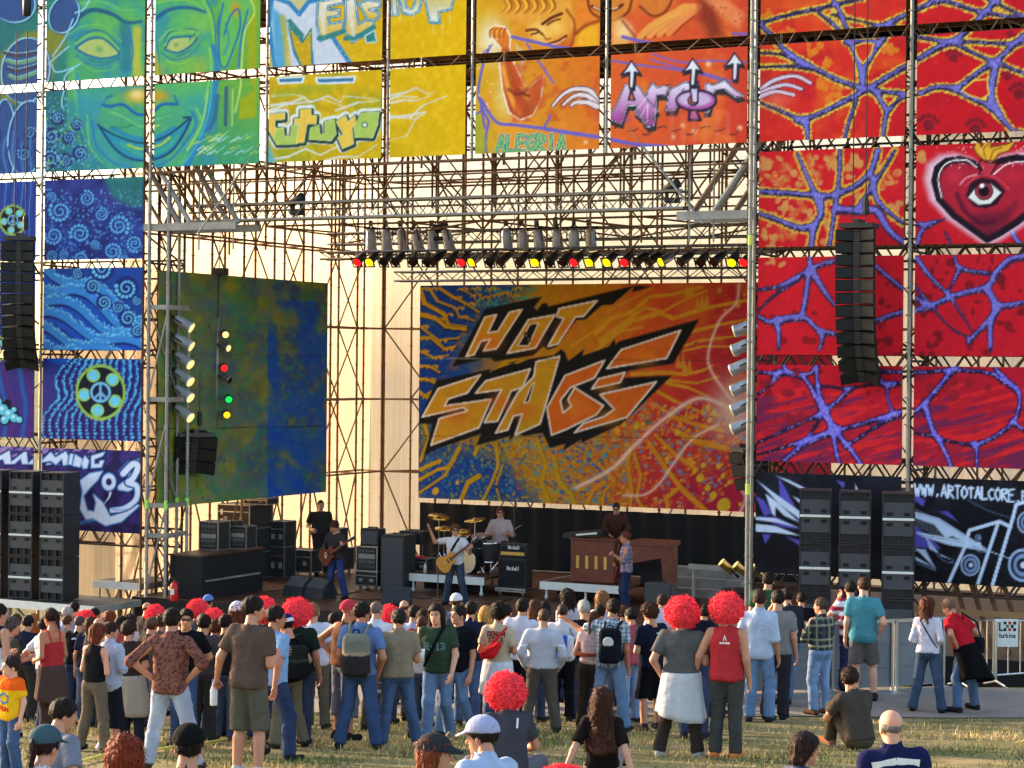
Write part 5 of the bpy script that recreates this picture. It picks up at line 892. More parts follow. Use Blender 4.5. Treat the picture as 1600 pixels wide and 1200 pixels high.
t,z=pw(42,14,-.7);o=wthing('cable_drum',"short black motor hanging above the looped ribbon board at the photo's upper edge","chain motor",t,-.7,z);m=MB();m.lathe([(.05,-.16),(.09,-.14),(.09,.25),(.06,.28)],10);m.build('housing','black',o,True);m=MB();m.tube([(0,0,.28),(0,0,1.6)],.012,4);m.build('chain','steel_dark',o)
mat('sub_grille',(66,67,71),.6,.1,.12,60,.3,300)
def subwoofer(label,t,d,z,w=.62,dp=.95,h=.9,rot=0.0):
 o=wthing('subwoofer',label,"subwoofer",t,d,z,"subwoofers stacked beside the stage",rot);w2=w/2
 m=MB();m.box(-w2,w2,.07,dp,.004,h-.004);m.box(-w2,-w2+.03,0,.07,.004,h-.004);m.box(w2-.03,w2,0,.07,.004,h-.004);m.box(-w2+.03,w2-.03,0,.07,.004,.03);m.box(-w2+.03,w2-.03,0,.07,h-.03,h-.004);b=m.build('cabinet','black',o)
 for z0,z1 in((.17,h/2-.005),(h/2+.005,h-.17)):m=MB();m.box(-w2+.032,w2-.032,.008,.066,z0,z1);m.build('grille','sub_grille',o)
 for z0 in(.031,h-.168):
  for k in(-1,1):m=MB();m.box(k*w/6-.008,k*w/6+.008,.01,.068,z0+.002,z0+.135);m.build('vent_divider','black',o)
 m=MB();m.box(-w2+.01,w2-.01,-.02,.006,h/2-.022,h/2+.022,bev=.006);m.build('bar','white_paint',o)
 for k in(-1,1):
  for q in(.06,-.12):m=MB();m.box(k*w*.27-.05,k*w*.27+.05,-.004,.007,h/2+q,h/2+q+.06);m.build('handle_cup','black_matt',o)
lv=("lowest","middle","topmost")
for c,x in enumerate((-16,32,81)):
 for k in range(3):t,_=pw(x,800,-1.3);subwoofer("black subwoofer %s in the stack %s on the raised platform"%(lv[k],("at the photo's edge","between its two neighbours","nearest the lettered violet board")[c]),t,-1.3,-.04+.92*k,.60,.62,.915,R(6))
for c,x in enumerate((1274,1336,1404)):
 for k in range(3):t,_=pw(x,800,-1.25);subwoofer("black subwoofer %s in the stack %s the barrier"%(lv[k],("nearest the stage mouth behind","in the centre of three behind","nearest the drawn loudspeakers behind")[c]),t,-1.25,.17+.93*k,.56,.62,.925,R(17))
def platform(label,t0,t1,d0,d1,z,zg):
 o=wthing('scaffold_platform',label,"platform",(t0+t1)/2,(d0+d1)/2,zg);a,b=(t1-t0)/2,(d1-d0)/2;h=z-zg
 m=MB();m.box(-a,a,-b+.05,b,h-.05,h-.004);m.build('deck','steel_dark',o);m=MB();m.box(-a,a,-b,-b+.045,h-.16,h);m.build('edge_beam','white_paint',o)
 m=MB();m.box(a+.002,a+.05,-b,b,h-.15,h-.006);m.build('edge_beam','steel',o);n=max(2,int((t1-t0)/.9))
 for i in range(n+1):
  for y in(-b+.1,b-.1):m=MB();x=-a+.1+(2*a-.2)*i/n;m.tube([(x,y,0),(x,y,h-.06)],.03,6);m.build('leg','steel',o)
 for i in range(n):x0=-a+.1+(2*a-.2)*i/n;x1=-a+.1+(2*a-.2)*(i+1)/n;m=MB();m.tube([(x0,-b+.1,.1),(x1,-b+.1,h-.2)],.025,5);m.build('brace','steel_brown',o);m=MB();m.tube([(x1,-b+.35,.1),(x0,-b+.35,h-.2)],.03,5);m.build('brace','steel',o)
platform("scaffold platform with a pale front beam under the subwoofers at the outer edge",pw(-60,930,-1.6)[0],pw(146,930,-1.6)[0],-1.6,.0,-.05,-1.25)
platform("low scaffold platform under the triple subwoofer stack",pw(1240,960,-1.5)[0],pw(1440,960,-1.5)[0],-1.5,-.15,.16,-1.2)
platform("scaffold landing with pale rails beside the stage corner",pw(150,905,.4)[0],pw(222,905,.4)[0],.3,1.7,.25,-1.25)
def fl(x,y,z=0.0):return wcoord(pz(x,y,z))
def strokes_mb(txt,wd,ht,lw,M,dep=.004):
 m=MB();pl,tw=letters(txt)
 for p in pl:
  for a,b in zip(p[:-1],p[1:]):
   A=Vector((a[0]*wd/tw,0,a[1]*ht/6));B_=Vector((b[0]*wd/tw,0,b[1]*ht/6));e=(B_-A)
   if e.length<1e-6:continue
   e.normalize();A-=e*lw*.4;B_+=e*lw*.4;nn=Vector((-e.z,0,e.x))*lw/2;vs=[]
   for y in(-dep,0):vs+=[A-nn+Vector((0,y,0)),B_-nn+Vector((0,y,0)),B_+nn+Vector((0,y,0)),A+nn+Vector((0,y,0))]
   m.add([M@v for v in vs],[(0,1,2,3),(0,4,5,1),(1,5,6,2),(2,6,7,3),(3,7,4,0)])
 return m
def box_trim(o,w,dp,h,z0=0.0,body='case_black',trim='alu',r=.012):
 m=MB();m.box(-w/2+.004,w/2-.004,.004,dp-.004,z0+.004,z0+h-.004);m.build('body',body,o)
 m=MB()
 for x in(-w/2,w/2):
  for y in(0,dp):m.bar((x,y,z0),(x,y,z0+h),2*r)
 for z in(z0,z0+h):
  for y in(0,dp):m.bar((-w/2,y,z),(w/2,y,z),2*r+.001)
  for x in(-w/2,w/2):m.bar((x,0,z),(x,dp,z),2*r+.002)
 m.build('edge_trim',trim,o)
def flight_case(label,t,d,z,w,dp,h,wheels=False,rot=0.0,lid=.7):
 o=wthing('flight_case',label,"flight case",t,d,z,"flight cases on the stage",rot);z0=.1 if wheels else 0
 box_trim(o,w,dp,h-z0,z0)
 m=MB();m.box(-w/2-.004,w/2+.004,-.006,.0,z0+(h-z0)*lid-.012,z0+(h-z0)*lid+.012);m.box(-w/2-.007,-w/2+.003,0,dp,z0+(h-z0)*lid-.012,z0+(h-z0)*lid+.012);m.build('lid_seam','alu',o)
 for k in(-1,1):m=MB();m.box(k*w*.25-.05,k*w*.25+.05,-.012,-.002,z0+(h-z0)*.3,z0+(h-z0)*.5);m.build('latch','steel',o)
 if wheels:
  for x in(-w/2+.08,w/2-.08):
   for y in(.08,dp-.08):m=MB();m.lathe([(.045,-.02),(.05,0),(.045,.02)],10,Matrix.Translation((x,y,.05))@Matrix.Rotation(math.pi/2,4,'Y'));m.build('wheel','steel',o)
 return o
def rack(label,t,d,z,w,dp,h,units,rot=0.0):
 o=wthing('equipment_rack',label,"equipment rack",t,d,z,None,rot);box_trim(o,w,dp,h);uh=(h-.08)/units
 for k in range(units):
  m=MB();z0=.04+k*uh;m.box(-w/2+.05,w/2-.05,-.014,-.001,z0+.006,z0+uh-.006);u=m.build('panel',('steel_dark','grille','steel')[(k*7)%3],o);m=MB()
  for j in range(5):x=-w/2+.1+(w-.2)*j/4;m.lathe([(.012,0),(.01,.015)],6,Matrix.Translation((x,-.013,z0+uh/2))@Matrix.Rotation(math.pi/2,4,'X'))
  m.build('knob','alu',u)
 return o
def amp(label,t,d,z,w,dp,h,logo=None,panel=None,cloth='black_matt',body='black',rot=0.0,cat="amplifier"):
 o=wthing('amplifier',label,cat,t,d,z,None,rot);m=MB();m.box(-w/2,w/2,0.012,dp,0,h,bev=.015);m.build('cabinet',body,o)
 z1=h-.06;z0=.05
 if panel:m=MB();m.box(-w/2+.04,w/2-.04,-.004,.014,.05,.12);m.build('control_panel','brass',o);z0=.15
 m=MB();m.box(-w/2+.035,w/2-.035,.0,.013,z0,z1);m.build('grille_cloth',cloth,o)
 if logo:strokes_mb(logo,w*.42,.075 if h<.5 else .085,.014,Matrix.Translation((-w*.16,-.001,z0+(z1-z0)*(.42 if h<.5 else .62)))).build('logo','white_paint',o)
 m=MB();m.bar((-.1,dp/2,h+.025),(.1,dp/2,h+.025),.03,.02);m.box(-.12,-.09,dp/2-.015,dp/2+.015,h,h+.035);m.box(.09,.12,dp/2-.015,dp/2+.015,h,h+.035);m.build('handle','black',o);return o
mat('brass',(200,165,90),.35,.7,.1,8);mat('wedge_lit',(96,78,52),.6,0,.12,40)  # wedge_lit: grille tone with the warm sunlight put into its colour
t,d,_=fl(290,936);o=wthing('draped_desk',"long waist high desk draped in black beside the corner tower","desk",t,d,0);m=MB();m.box(-.42,.42,0,2.35,.005,.92);m.build('drape','black_matt',o);m=MB();m.box(-.45,.45,-.03,2.38,.921,.96);m.build('top','stage_wood',o)
m=MB();m.box(.43,.46,.1,2.2,.38,.42);m.build('rail','steel',o)
desk=(t,d)
rack("rack of amplifiers with pale panels standing on the draped desk",t-.22,d+1.15,.962,.5,.45,.62,5);rack("smaller rack on the draped desk next to the big flight cases",t+.15,d+1.75,.962,.44,.4,.5,4)
m=MB();m.box(-.22,.22,0,.3,0,.1,bev=.01);tag(m.build('mixer','case_black',None,False,W(t-.15,d+1.75,1.47),-ALPHA),"thin black device on top of the smaller desk rack","mixer")
t,d,_=fl(364,905);
for k,(z,h,lb)in enumerate(((0,.62,"big flight case at the floor under two more beside the draped desk"),(.63,.56,"big flight case in the middle of a stack of three"),(1.2,.56,"big flight case with two pale labels on top of a stack of three"))):c=flight_case(lb,t,d,z,.9,.95,h)
m=MB();m.box(-.36,-.30,-.016,-.01,.32,.45);m.box(-.36,-.30,-.016,-.01,.1,.22);m.build('label','white_paint',c)
flight_case("flat case on top of the stack of three big flight cases",t+.4,d+.3,1.77,.65,.5,.14);m=MB();m.lathe([(.13,0),(.14,.02),(.14,.22),(.13,.24)],14,Matrix.Translation((0,0,0)));m.lathe([(.05,.24),(.05,.28)],8);tag(m.build('snare_drum','black',None,True,W(t+.38,d+.5,1.92),0),"small black drum lying on the flat case on the stack","drum")
t,d,_=fl(432,902);flight_case("narrow flight case at the floor beside the big stack",t,d,0,.42,.5,.72);flight_case("narrow flight case on top of another beside the big stack",t,d,.73,.42,.5,.6);
t,d,_=fl(466,900);flight_case("low wheeled flight case in front of the man at the laptop case",t,d,.0,.72,.5,.62,True);flight_case("open flight case lid standing before the man in the dark shirt",t+.3,d+.9,.62,.62,.35,.48);flight_case("wheeled flight case under the open lid before the man in the dark shirt",t+.3,d+.85,0,.75,.6,.61,True)
def wedge(label,t,d,rot=0.0,cloth='grille'):
 o=wthing('monitor_wedge',label,"monitor speaker",t,d,0,None,rot);m=MB();pf=[(-.0,0),(.45,0),(.5,.1),(.32,.42),(.06,.2)]
 n=len(pf);vs=[(-.3,y,z)for y,z in pf]+[(.3,y,z)for y,z in pf];m.add(vs,[tuple(range(n)),tuple(range(2*n-1,n-1,-1))]+[(i,n+i,n+(i+1)%n,(i+1)%n)for i in range(n)]);m.build('cabinet','black',o)
 a=math.atan2(.22,.26);M=Matrix.Translation((0,.06,.2))@Matrix.Rotation(a,4,'X');m=MB();m.box(-.27,.27,.015,.325,.002,.014,None,M);m.build('grille',cloth,o);m=MB();m.bar((-.31,.3,.2),(-.31,.4,.2),.02);m.build('handle','steel_dark',o)
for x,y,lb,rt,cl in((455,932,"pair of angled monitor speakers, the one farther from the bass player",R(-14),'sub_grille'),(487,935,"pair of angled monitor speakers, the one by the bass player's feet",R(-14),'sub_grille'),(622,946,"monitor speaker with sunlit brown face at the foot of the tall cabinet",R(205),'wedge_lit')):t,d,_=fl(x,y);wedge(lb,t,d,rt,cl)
t,d,_=fl(612,925);amp("tall grey bass cabinet as high as a person beside the bass rig",t,d,0,.62,.55,1.28,None,None,'grille','case_black');amp("small amplifier with blue side standing behind the tall cabinet",t-.05,d+.9,1.0,.6,.4,.3)
t,d,_=fl(572,922);flight_case("wheeled rack case with two pale rails under the bass amplifiers",t,d,0,.56,.5,.42,True);rack("black rack of bass amplifiers with small lights",t,d+.02,.43,.54,.45,.55,4);amp("small combo amplifier on top of the bass rack",t+.05,d+.02,.99,.48,.35,.4,None,None,'grille')
def riser(label,xa,xb,ytop,h,dp):
 A=wcoord(pz(xa,ytop+3,h));B_=wcoord(pz(xb,ytop+3+(xb-xa)*.05,h));t0,t1=A[0],B_[0];d=(A[1]+B_[1])/2;a=(t1-t0)/2
 o=wthing('riser',label,"riser",(t0+t1)/2,d,0);m=MB();m.box(-a,a,.03,dp,h-.06,h-.003);m.build('deck','stage_wood',o);m=MB();m.box(-a,a,0,.028,h-.17,h);m.build('edge_beam','white_paint',o);m=MB();m.box(-a-.03,-a-.001,0,dp,h-.17,h-.002);m.build('edge_beam','white_paint',o)
 for x in(-a+.1,0,a-.1):
  for y in(.08,dp-.1):m=MB();m.tube([(x,y,.06),(x,y,h-.06)],.025,6);m.lathe([(.05,-.02),(.05,.02)],8,Matrix.Translation((x,y,.055))@Matrix.Rotation(math.pi/2,4,'Y'));m.build('leg','white_paint' if y<1 else 'steel',o)
 m=MB();m.box(-a+.2,a-.2,.4,.45,.05,h-.1);m.build('back_panel','black_matt',o);return t0,t1,d
rz=.42
dt0,dt1,dd0=riser("drum riser with a pale front beam behind the singer",634,759,893,rz,2.4)
kt0,kt1,kd0=riser("keyboard riser with a pale front beam under the wooden organ",842,985,906,.4,2.0)
mat('drum_white',(200,200,195),.4,0,.05,5);mat('cymbal',(205,160,70),.25,.9,.15,9)
dc=(dt0+dt1)/2+.35
def drum(label,t,d,z,r,h,tilt=0.0,shell='black',horiz=False):
 o=wthing('drum',label,"drum",t,d,z,"drums of the kit");M=Matrix.Translation((0,0,r if horiz else 0))@(Matrix.Rotation(math.pi/2,4,'X')if horiz else Matrix.Rotation(tilt,4,'X'))
 m=MB();m.lathe([(r*.98,-h/2),(r,-h/2+.01),(r,h/2-.01),(r*.98,h/2)],20,M);m.build('shell',shell,o,False)
 m=MB();m.lathe([(r*.95,h/2+.001),(r*.9,h/2+.006)],20,M);m.build('drumhead','drum_white',o);m=MB()
 for z_ in(-h/2,h/2):m.lathe([(r*1.01,z_-.012),(r*1.03,z_),(r*1.01,z_+.012)],20,M)
 m.build('hoop','chrome',o)
 if horiz:m=MB();m.tube([(-r,0,.1),(-r-.08,-.1,-r+.0)],.012,5)if 0 else m.tube([(-r*.8,-.1,r*.5),(-r*1.15,-.2,.0)],.012,5);m.build('leg','chrome',o)
 else:m=MB();m.tube([(0,0,-h/2),(0,0,-z+rz+.02)],.014,5);m.build('stand','chrome',o)
drum("big bass drum standing on the drum riser behind the singer",dc-.15,dd0+.75,rz,.28,.45,0,'black',True)
drum("rack tom above the bass drum nearer the cream cloth",dc-.38,dd0+.95,rz+.72,.16,.22,.35,'black');drum("rack tom in front of the drummer's chest",dc+.0,dd0+.95,rz+.72,.17,.24,.35,'black');drum("dark patterned floor tom beside the drummer's knee",dc+.34,dd0+.85,rz+.5,.2,.42,.1,'case_black');drum("snare drum close to the drummer's lap",dc-.22,dd0+1.4,rz+.62,.17,.14,.15,'chrome')
def cymbal(label,t,d,z,r,tilt,lean=0.0):
 o=wthing('cymbal_stand',label,"cymbal",t,d,rz,"cymbals of the drum kit");h=z-rz;M=Matrix.Translation((0,0,h))@Matrix.Rotation(tilt,4,'Y')@Matrix.Rotation(.2,4,'X')
 m=MB();m.lathe([(r,-.012),(r*.3,.0),(r*.22,.012),(.02,.03)],20,M);m.build('cymbal','cymbal',o,True);m=MB();m.tube([(lean,0,.35),(0,0,h+.05)],.012,6);m.build('pole','chrome',o)
 for k in range(3):m=MB();a=k*2.1;m.tube([(lean,0,.4),(lean+.25*math.cos(a),.25*math.sin(a),.01)],.011,5);m.build('leg','chrome',o)
for lb,px_,py_,dof,r,tl2 in(("large cymbal high above the singer's raised hand",686,807,1.0,.25,.25),("cymbal just over the singer's hair",694,825,.9,.22,.12),("cymbal in front of the drummer's face",742,812,.9,.24,-.05),("hi hat cymbal beside the singer's shoulder",722,829,1.0,.19,.05)):
 t,z=pw(px_,py_,dd0+dof);cymbal(lb,t,dd0+dof,z,r,tl2)
def mic_stand(label,x,y,z=0.0,h=1.5,boom=(.3,-.1),base=None):
 t,d,_=fl(x,y,z)if base is None else base;o=wthing('microphone_stand',label,"microphone stand",t,d,z);m=MB();m.tube([(0,0,.02),(0,0,h*.75)],.012,6);m.build('pole','steel_dark',o)
 for k in range(3):a=k*2.1+.4;m=MB();m.tube([(0,0,.2),(.28*math.cos(a),.28*math.sin(a),.01)],.01,5);m.build('leg','steel_dark',o)
 m=MB();m.tube([(-boom[0]*.4,-boom[1]*.4,h*.75-.12),(boom[0],boom[1],h)],.009,5);m.build('boom','steel_dark',o);m=MB();m.lathe([(.012,-.1),(.018,0),(.026,.01),(.028,.04),(.015,.06)],8,Matrix.Translation((boom[0],boom[1],h))@Matrix.Rotation(-.9,4,'Y'));m.build('microphone','black',o,True)
mic_stand("microphone stand in front of the singer",684,936,0,1.42,(.34,.02));mic_stand("tall thin boom stand on the drum riser behind the drummer",0,0,rz,1.9,(-.5,.1),(dc+.55,dd0+1.6,0));mic_stand("leaning microphone stand with long boom beside the tall grey cabinet",660,905,0,1.5,(.5,.1))
t,d,_=fl(797,931);flight_case("low wheeled case with pale edges under the guitar stack",t,d,0,.72,.45,.16,True);amp("black guitar cabinet with white Marshall script under the amplifier head",t+.02,d+.02,.165,.7,.36,.68,"Marshall");amp("black amplifier head with gold panel and white Marshall script",t+.03,d+.04,.85,.66,.28,.3,"Marshall",True)
kd=kd0
t,z=pw(925,909,kd+.35);o=wthing('organ',"brown wooden organ back with four pale slots on the keyboard riser","organ",t,kd+.35,.4);m=MB();m.box(-.52,.52,0,.55,.0,.92,bev=.015);m.build('case','wood_brown',o)
for k in range(4):m=MB();m.box(-.38+k*.22,-.31+k*.22,-.012,.002,.30,.58);m.build('slot','brass',o)
m=MB();m.box(-.55,.55,-.03,.6,.921,.95);m.build('top','wood_brown',o)
o=wthing('keyboard',"dark slanted keyboard with pale edge lying on the organ","keyboard",t-.35,kd+.5,1.352);m=MB();m.box(-.42,.42,0,.38,.02,.13,None,Matrix.Rotation(-.12,4,'Y'));m.build('body','case_black',o);m=MB();m.box(-.1,.4,-.02,.0,.05,.09,None,Matrix.Rotation(-.12,4,'Y'));m.build('key_strip','white_paint',o)
t2,_=pw(1012,900,kd+.5);o=wthing('electric_piano',"dark brown keyboard cabinet with an open slanted front beside the organ","piano",t2,kd+.5,.3);m=MB();m.prism([(-.4,.95),(.45,.95),(.45,.0),(.38,.0),(.3,.7),(-.4,.55)],0,.6);m.build('case','wood_brown',o);m=MB();m.box(-.42,.5,-.03,.63,.951,1.05);m.build('lid','wood_brown',o)
m=MB();m.box(-.3,.3,.3,.5,.02,.5);m.build('speaker','black_matt',o)
t,d,_=fl(1006,956);amp("grey tilted amplifier behind the standing guitarist's legs",t+.1,d+.5,0,.62,.3,.55,None,None,'grille','grille')
t,d,_=fl(1144,962);amp("low black speaker cabinet near the grey mast",t,d+.3,0,.75,.4,.5,None,None,'black_matt')
o=wthing('stage_steps',"pale wide steps at the back of the stage near the grey mast","steps",pw(1085,900,6)[0],6.2,0)
for k in range(3):m=MB();m.box(-.9,.9,k*.35,k*.35+.36,.005 if k==0 else .2*k+.003,.2+.2*k);m.build('step','steel',o)
for x,y,lb in((1136,886,"small gold lit floor lamp nearest the pale steps"),(1158,890,"small gold lit floor lamp second from the pale steps"),(1184,894,"small gold lit floor lamp just beyond the grey mast")):t,z=pw(x,y,3.6);par(lb,W(t,3.6,z),-ex*.5+nf*.3+Vector((0,0,.5)),'brass','lens_warm',.9,False,"floor lamps at the back")
o=wthing('lamp_rail',"low rail carrying the gold floor lamps","rail",pw(1160,905,3.7)[0],3.7,0);m=MB();m.box(-1.2,1.6,0,.12,.9,1.0);m.build('bar','steel',o)
for x in(-1.1,1.5):m=MB();m.tube([(x,.06,0),(x,.06,.9)],.03,6);m.build('post','steel',o)
t,d,_=fl(277,938);o=wthing('fire_extinguisher',"red fire extinguisher standing at the stage corner before the draped desk","fire extinguisher",t,d-.1,0);m=MB();m.lathe([(.085,0),(.09,.02),(.09,.33),(.07,.39),(.03,.42)],16);mat('red_paint',(190,16,20),.35,0,.05,5);m.build('cylinder','red_paint',o,True);m=MB();m.box(-.03,.03,-.02,.02,.42,.47);m.bar((-.02,0,.47),(-.12,0,.5),.02);m.build('valve','black',o);m=MB();m.tube([(.02,0,.44),(.11,0,.38),(.1,0,.15)],.012,5);m.build('hose','black',o);m=MB();m.box(-.05,.05,-.093,-.088,.14,.26);m.build('label','white_paint',o)
o=wthing('water_bottle',"small clear bottle on the drum riser edge","bottle",pw(664,892,dd0+.2)[0],dd0+.2,rz);m=MB();m.lathe([(.035,0),(.035,.16),(.014,.2),(.014,.23)],10);m.build('body','drum_white',o,True)
m=MB();m.box(-.16,.16,-.1,.1,0,.04);mat('red_cloth',(200,20,50),.8,0,.1,9);tag(m.build('towel','red_cloth',None,False,W(pw(653,880,dd0+.7)[0],dd0+.7,rz+.28),-ALPHA),"bright red folded towel on a black case on the drum riser","towel")
flight_case("black case with a red towel on the drum riser",pw(653,880,dd0+.6)[0],dd0+.55,rz,.5,.4,.275)
def bp(x,y):return pz(x,y,0.0)
BP=[(1040,1090),(1098,1087),(1175,1083),(1296,1079.5),(1396,1075),(1476,1069)]
mat('barrier_grey',(114,117,122),.5,.4,.12,3,.1,30)
for i in range(len(BP)-1):
 A,B_=bp(*BP[i]),bp(*BP[i+1]);A.z=B_.z=float(ground_z(A.y));dx=B_-A;L=dx.length;rz_=math.atan2(dx.y,dx.x)
 o=thing('crowd_barrier',("grey sheet metal crowd barrier panel half hidden by the red wigged men","grey sheet metal crowd barrier panel behind the man in the red tank top","grey sheet metal crowd barrier panel behind the plaid shirt man","grey sheet metal crowd barrier panel behind the man in turquoise","grey sheet metal crowd barrier panel behind the woman in the white blouse")[i],"crowd barrier",(A+B_)/2,rz_,"solid crowd barrier panels");h=L/2-.01
 m=MB();m.box(-h,h,0,.02,.05,1.08);m.build('panel','barrier_grey',o)
 m=MB();m.box(-h,h,-.045,.045,1.081,1.13);m.build('top_rail','alu',o)
 m=MB();[m.box(x-.02,x+.02,-.035,-.002,.02,1.079)for x in(-h+.03,h-.03)];m.build('post','alu',o)
 m=MB();[m.box(-h+.06,h-.06,-.02,-.003,z-.012,z+.012)for z in(.38,.75)];m.build('cross_bar','barrier_grey',o);m=MB();m.box(-h,h,-.55,-.04,.0,.018);m.build('tread_plate','steel',o)
for i,(a,b)in enumerate((((1500,1066),(1552,1062)),((1556,1060),(1650,1053)))):
 A,B_=bp(*a),bp(*b);A.z=B_.z=float(ground_z(A.y));dx=B_-A;h=dx.length/2;o=thing('fence_panel',("tubular steel fence panel carrying the white notice","tubular steel fence panel at the photo's edge")[i],"fence panel",(A+B_)/2,math.atan2(dx.y,dx.x),"tubular fence panels")
 m=MB();m.tube([(-h,0,.1),(-h,0,1.08),(h,0,1.08),(h,0,.1)],.022,8);m.tube([(-h,0,.2),(h,0,.2)],.018,8);m.build('frame','alu',o)
 for k in range(1,5):m=MB();m.tube([(-h+2*h*k/5,0,.2),(-h+2*h*k/5,0,1.07)],.013,6);m.build('bar','alu',o)
 for x in(-h,h):m=MB();m.tube([(x,-.3,.02),(x,0,.1),(x,.3,.02)],.018,6);m.build('foot','alu',o)
A=bp(1573,1059);q=at(1573,988,A.y-.06);o=thing('notice',"white notice with coloured squares logo fixed on the tubular fence","notice",q,0)
m=MB();m.box(-.19,.19,0,.008,-.24,.22);m.build('board','white_paint',o);mat('print_black',(24,24,26),.6);mat('print_red',(190,30,40),.6);mat('print_green',(40,120,60),.6)
m=MB();m.box(-.13,-.105,-.004,-.001,.02,.17);m.box(-.13,-.06,-.004,-.001,.02,.045);m.build('letter','print_black',o)
for k,(x,z,c)in enumerate(((-.03,.13,'print_black'),(.05,.13,'print_red'),(.13,.13,'print_black'),(.01,.075,'print_green'),(.09,.075,'print_black'),(-.03,.02,'print_black'),(.05,.02,'print_red'),(.13,.02,'print_black'))):m=MB();m.box(x-.024,x+.024,-.004,-.001,z,z+.05);m.build('square',c,o)
strokes_mb("turbina",.27,.075,.012,Matrix.Translation((-.13,-.001,-.09)),.003).build('wording','print_black',o)
mat('concrete_pink',(196,176,160),.8,0,.12,.4);mat('window_dark',(110,112,118),.3,0,.3,.3)
o=thing('apartment_building',"pale pinkish building with rows of windows far behind the red boards","building",(23.5,92,-1.3),R(-12));m=MB();m.box(-6,9,0,12,0,27);m.build('wall','concrete_pink',o)
for r_ in range(8):
 for c_ in range(10):m=MB();m.box(-5.2+c_*1.42,-4.4+c_*1.42,-.03,-.004,2+r_*3,3.6+r_*3);m.build('window','window_dark',o)
m=MB();m.box(-6.3,9.3,-.3,12.3,27.01,27.5);m.build('roof','concrete_pink',o)
from mathutils.bvhtree import BVHTree
def nets(D,o,h):
 S=D<0;nx,ny,nz=D.shape;cs=(nx-1,ny-1,nz-1);n=cs[0]*cs[1]*cs[2]
 acc=np.zeros((3,n));cnt=np.zeros(n);edges=[]
 for ax in range(3):
  a=[slice(None)]*3;b=[slice(None)]*3;a[ax]=slice(0,-1);b[ax]=slice(1,None)
  da,db=D[tuple(a)],D[tuple(b)];idx=np.argwhere((da<0)!=(db<0))
  if not len(idx):continue
  v0=da[tuple(idx.T)];v1=db[tuple(idx.T)];p=idx.astype(float);p[:,ax]+=v0/(v0-v1)
  u,w_=[k for k in range(3)if k!=ax];ids=[];ok=np.ones(len(idx),bool)
  for du,dw in((0,0),(1,0),(1,1),(0,1)):
   c=idx.copy();c[:,u]-=du;c[:,w_]-=dw;good=np.all((c>=0)&(c<np.array(cs)),1);ok&=good
   f=np.where(good,(c[:,0]*cs[1]+c[:,1])*cs[2]+c[:,2],0);ids.append(f)
   for k in range(3):acc[k]+=np.bincount(f[good],p[good,k],n)
   cnt+=np.bincount(f[good],None,n)
  q=np.stack(ids,1)[ok];flip=(v0[ok]<0)^(ax==1);q[~flip]=q[~flip][:,::-1];edges.append(q)
 if not edges:return np.zeros((0,3)),np.zeros((0,4),int)
 used=np.nonzero(cnt)[0];mp=np.full(n,-1);mp[used]=np.arange(len(used))
 V=(acc[:,used]/cnt[used]).T*h+np.asarray(o);return V,mp[np.vstack(edges)]
def grid(lo,hi,h):
 ax=[np.arange(lo[k],hi[k]+h,h,dtype=np.float32)for k in range(3)];return np.meshgrid(*ax,indexing='ij'),np.array(lo,float)
def cone(G,a,b,ra,rb):
 X,Y,Z=G;e=[b[k]-a[k]for k in range(3)];L=sum(x*x for x in e)+1e-12
 t=np.clip(((X-a[0])*e[0]+(Y-a[1])*e[1]+(Z-a[2])*e[2])/L,0,1)
 return np.sqrt((X-a[0]-t*e[0])**2+(Y-a[1]-t*e[1])**2+(Z-a[2]-t*e[2])**2)-(ra+(rb-ra)*t)
def ell(G,c,r):
 X,Y,Z=G;return(np.sqrt(((X-c[0])/r[0])**2+((Y-c[1])/r[1])**2+((Z-c[2])/r[2])**2)-1)*min(r)
def smin(a,b,k):
 h=np.clip(.5+.5*(b-a)/k,0,1);return b*(1-h)+a*h-k*h*(1-h)
def smins(L,k):
 d=L[0]
 for x in L[1:]:d=smin(d,x,k)
 return d
def plane(G,p,n):return(G[0]-p[0])*n[0]+(G[1]-p[1])*n[1]+(G[2]-p[2])*n[2]
HEADS={}
def head_mesh(sex):
 if sex in HEADS:return HEADS[sex]
 G,o=grid((-.11,-.13,-.2),(.11,.14,.14),.0075);f=sex=='f'
 d=smins([ell(G,(0,-.012,.03),(.076,.096,.088)),ell(G,(0,.022,-.032),(.058 if f else .061,.07,.082)),cone(G,(0,.058,-.092),(0,.03,-.085),.026,.04)],.03)
 d=smin(d,cone(G,(0,-.02,-.07),(0,-.035,-.2),.047 if f else .054,.05 if f else .06),.025)
 d=smin(d,cone(G,(-.036,.083,.026),(.036,.083,.026),.011,.011),.012)
 for s in(-1,1):d=-smin(-d,ell(G,(s*.032,.108,.006),(.02,.022,.014)),.012);d=smin(d,ell(G,(s*.079,-.008,-.018),(.011,.022,.032)),.008)
 d=smin(d,cone(G,(0,.09,.004),(0,.112,-.034),.008,.0125),.008);d=smin(d,cone(G,(-.02,.083,-.066),(.02,.083,-.066),.0085,.0085),.008)
 V,F=nets(d,o,.0075);C=np.ones((len(V),3));x,y,z=V.T
 lip=np.exp(-((x/.026)**4)-((z+.066)/.009)**2)*(y>.07);C*=(1-lip[:,None]*np.array([.12,.45,.4]))
 brow=np.exp(-(((np.abs(x)-.036)/.022)**4)-((z-.03)/.006)**2)*(y>.06);C*=(1-.72*brow[:,None])
 red=np.exp(-((x/.03)**2)-((z+.03)/.02)**2)*(y>.09)+(np.abs(x)>.078)*.6;C*=(1-red[:,None]*np.array([0,.14,.16]))
 HEADS[sex]=(V,F,C);return HEADS[sex]
EYE=None
HANDS={}
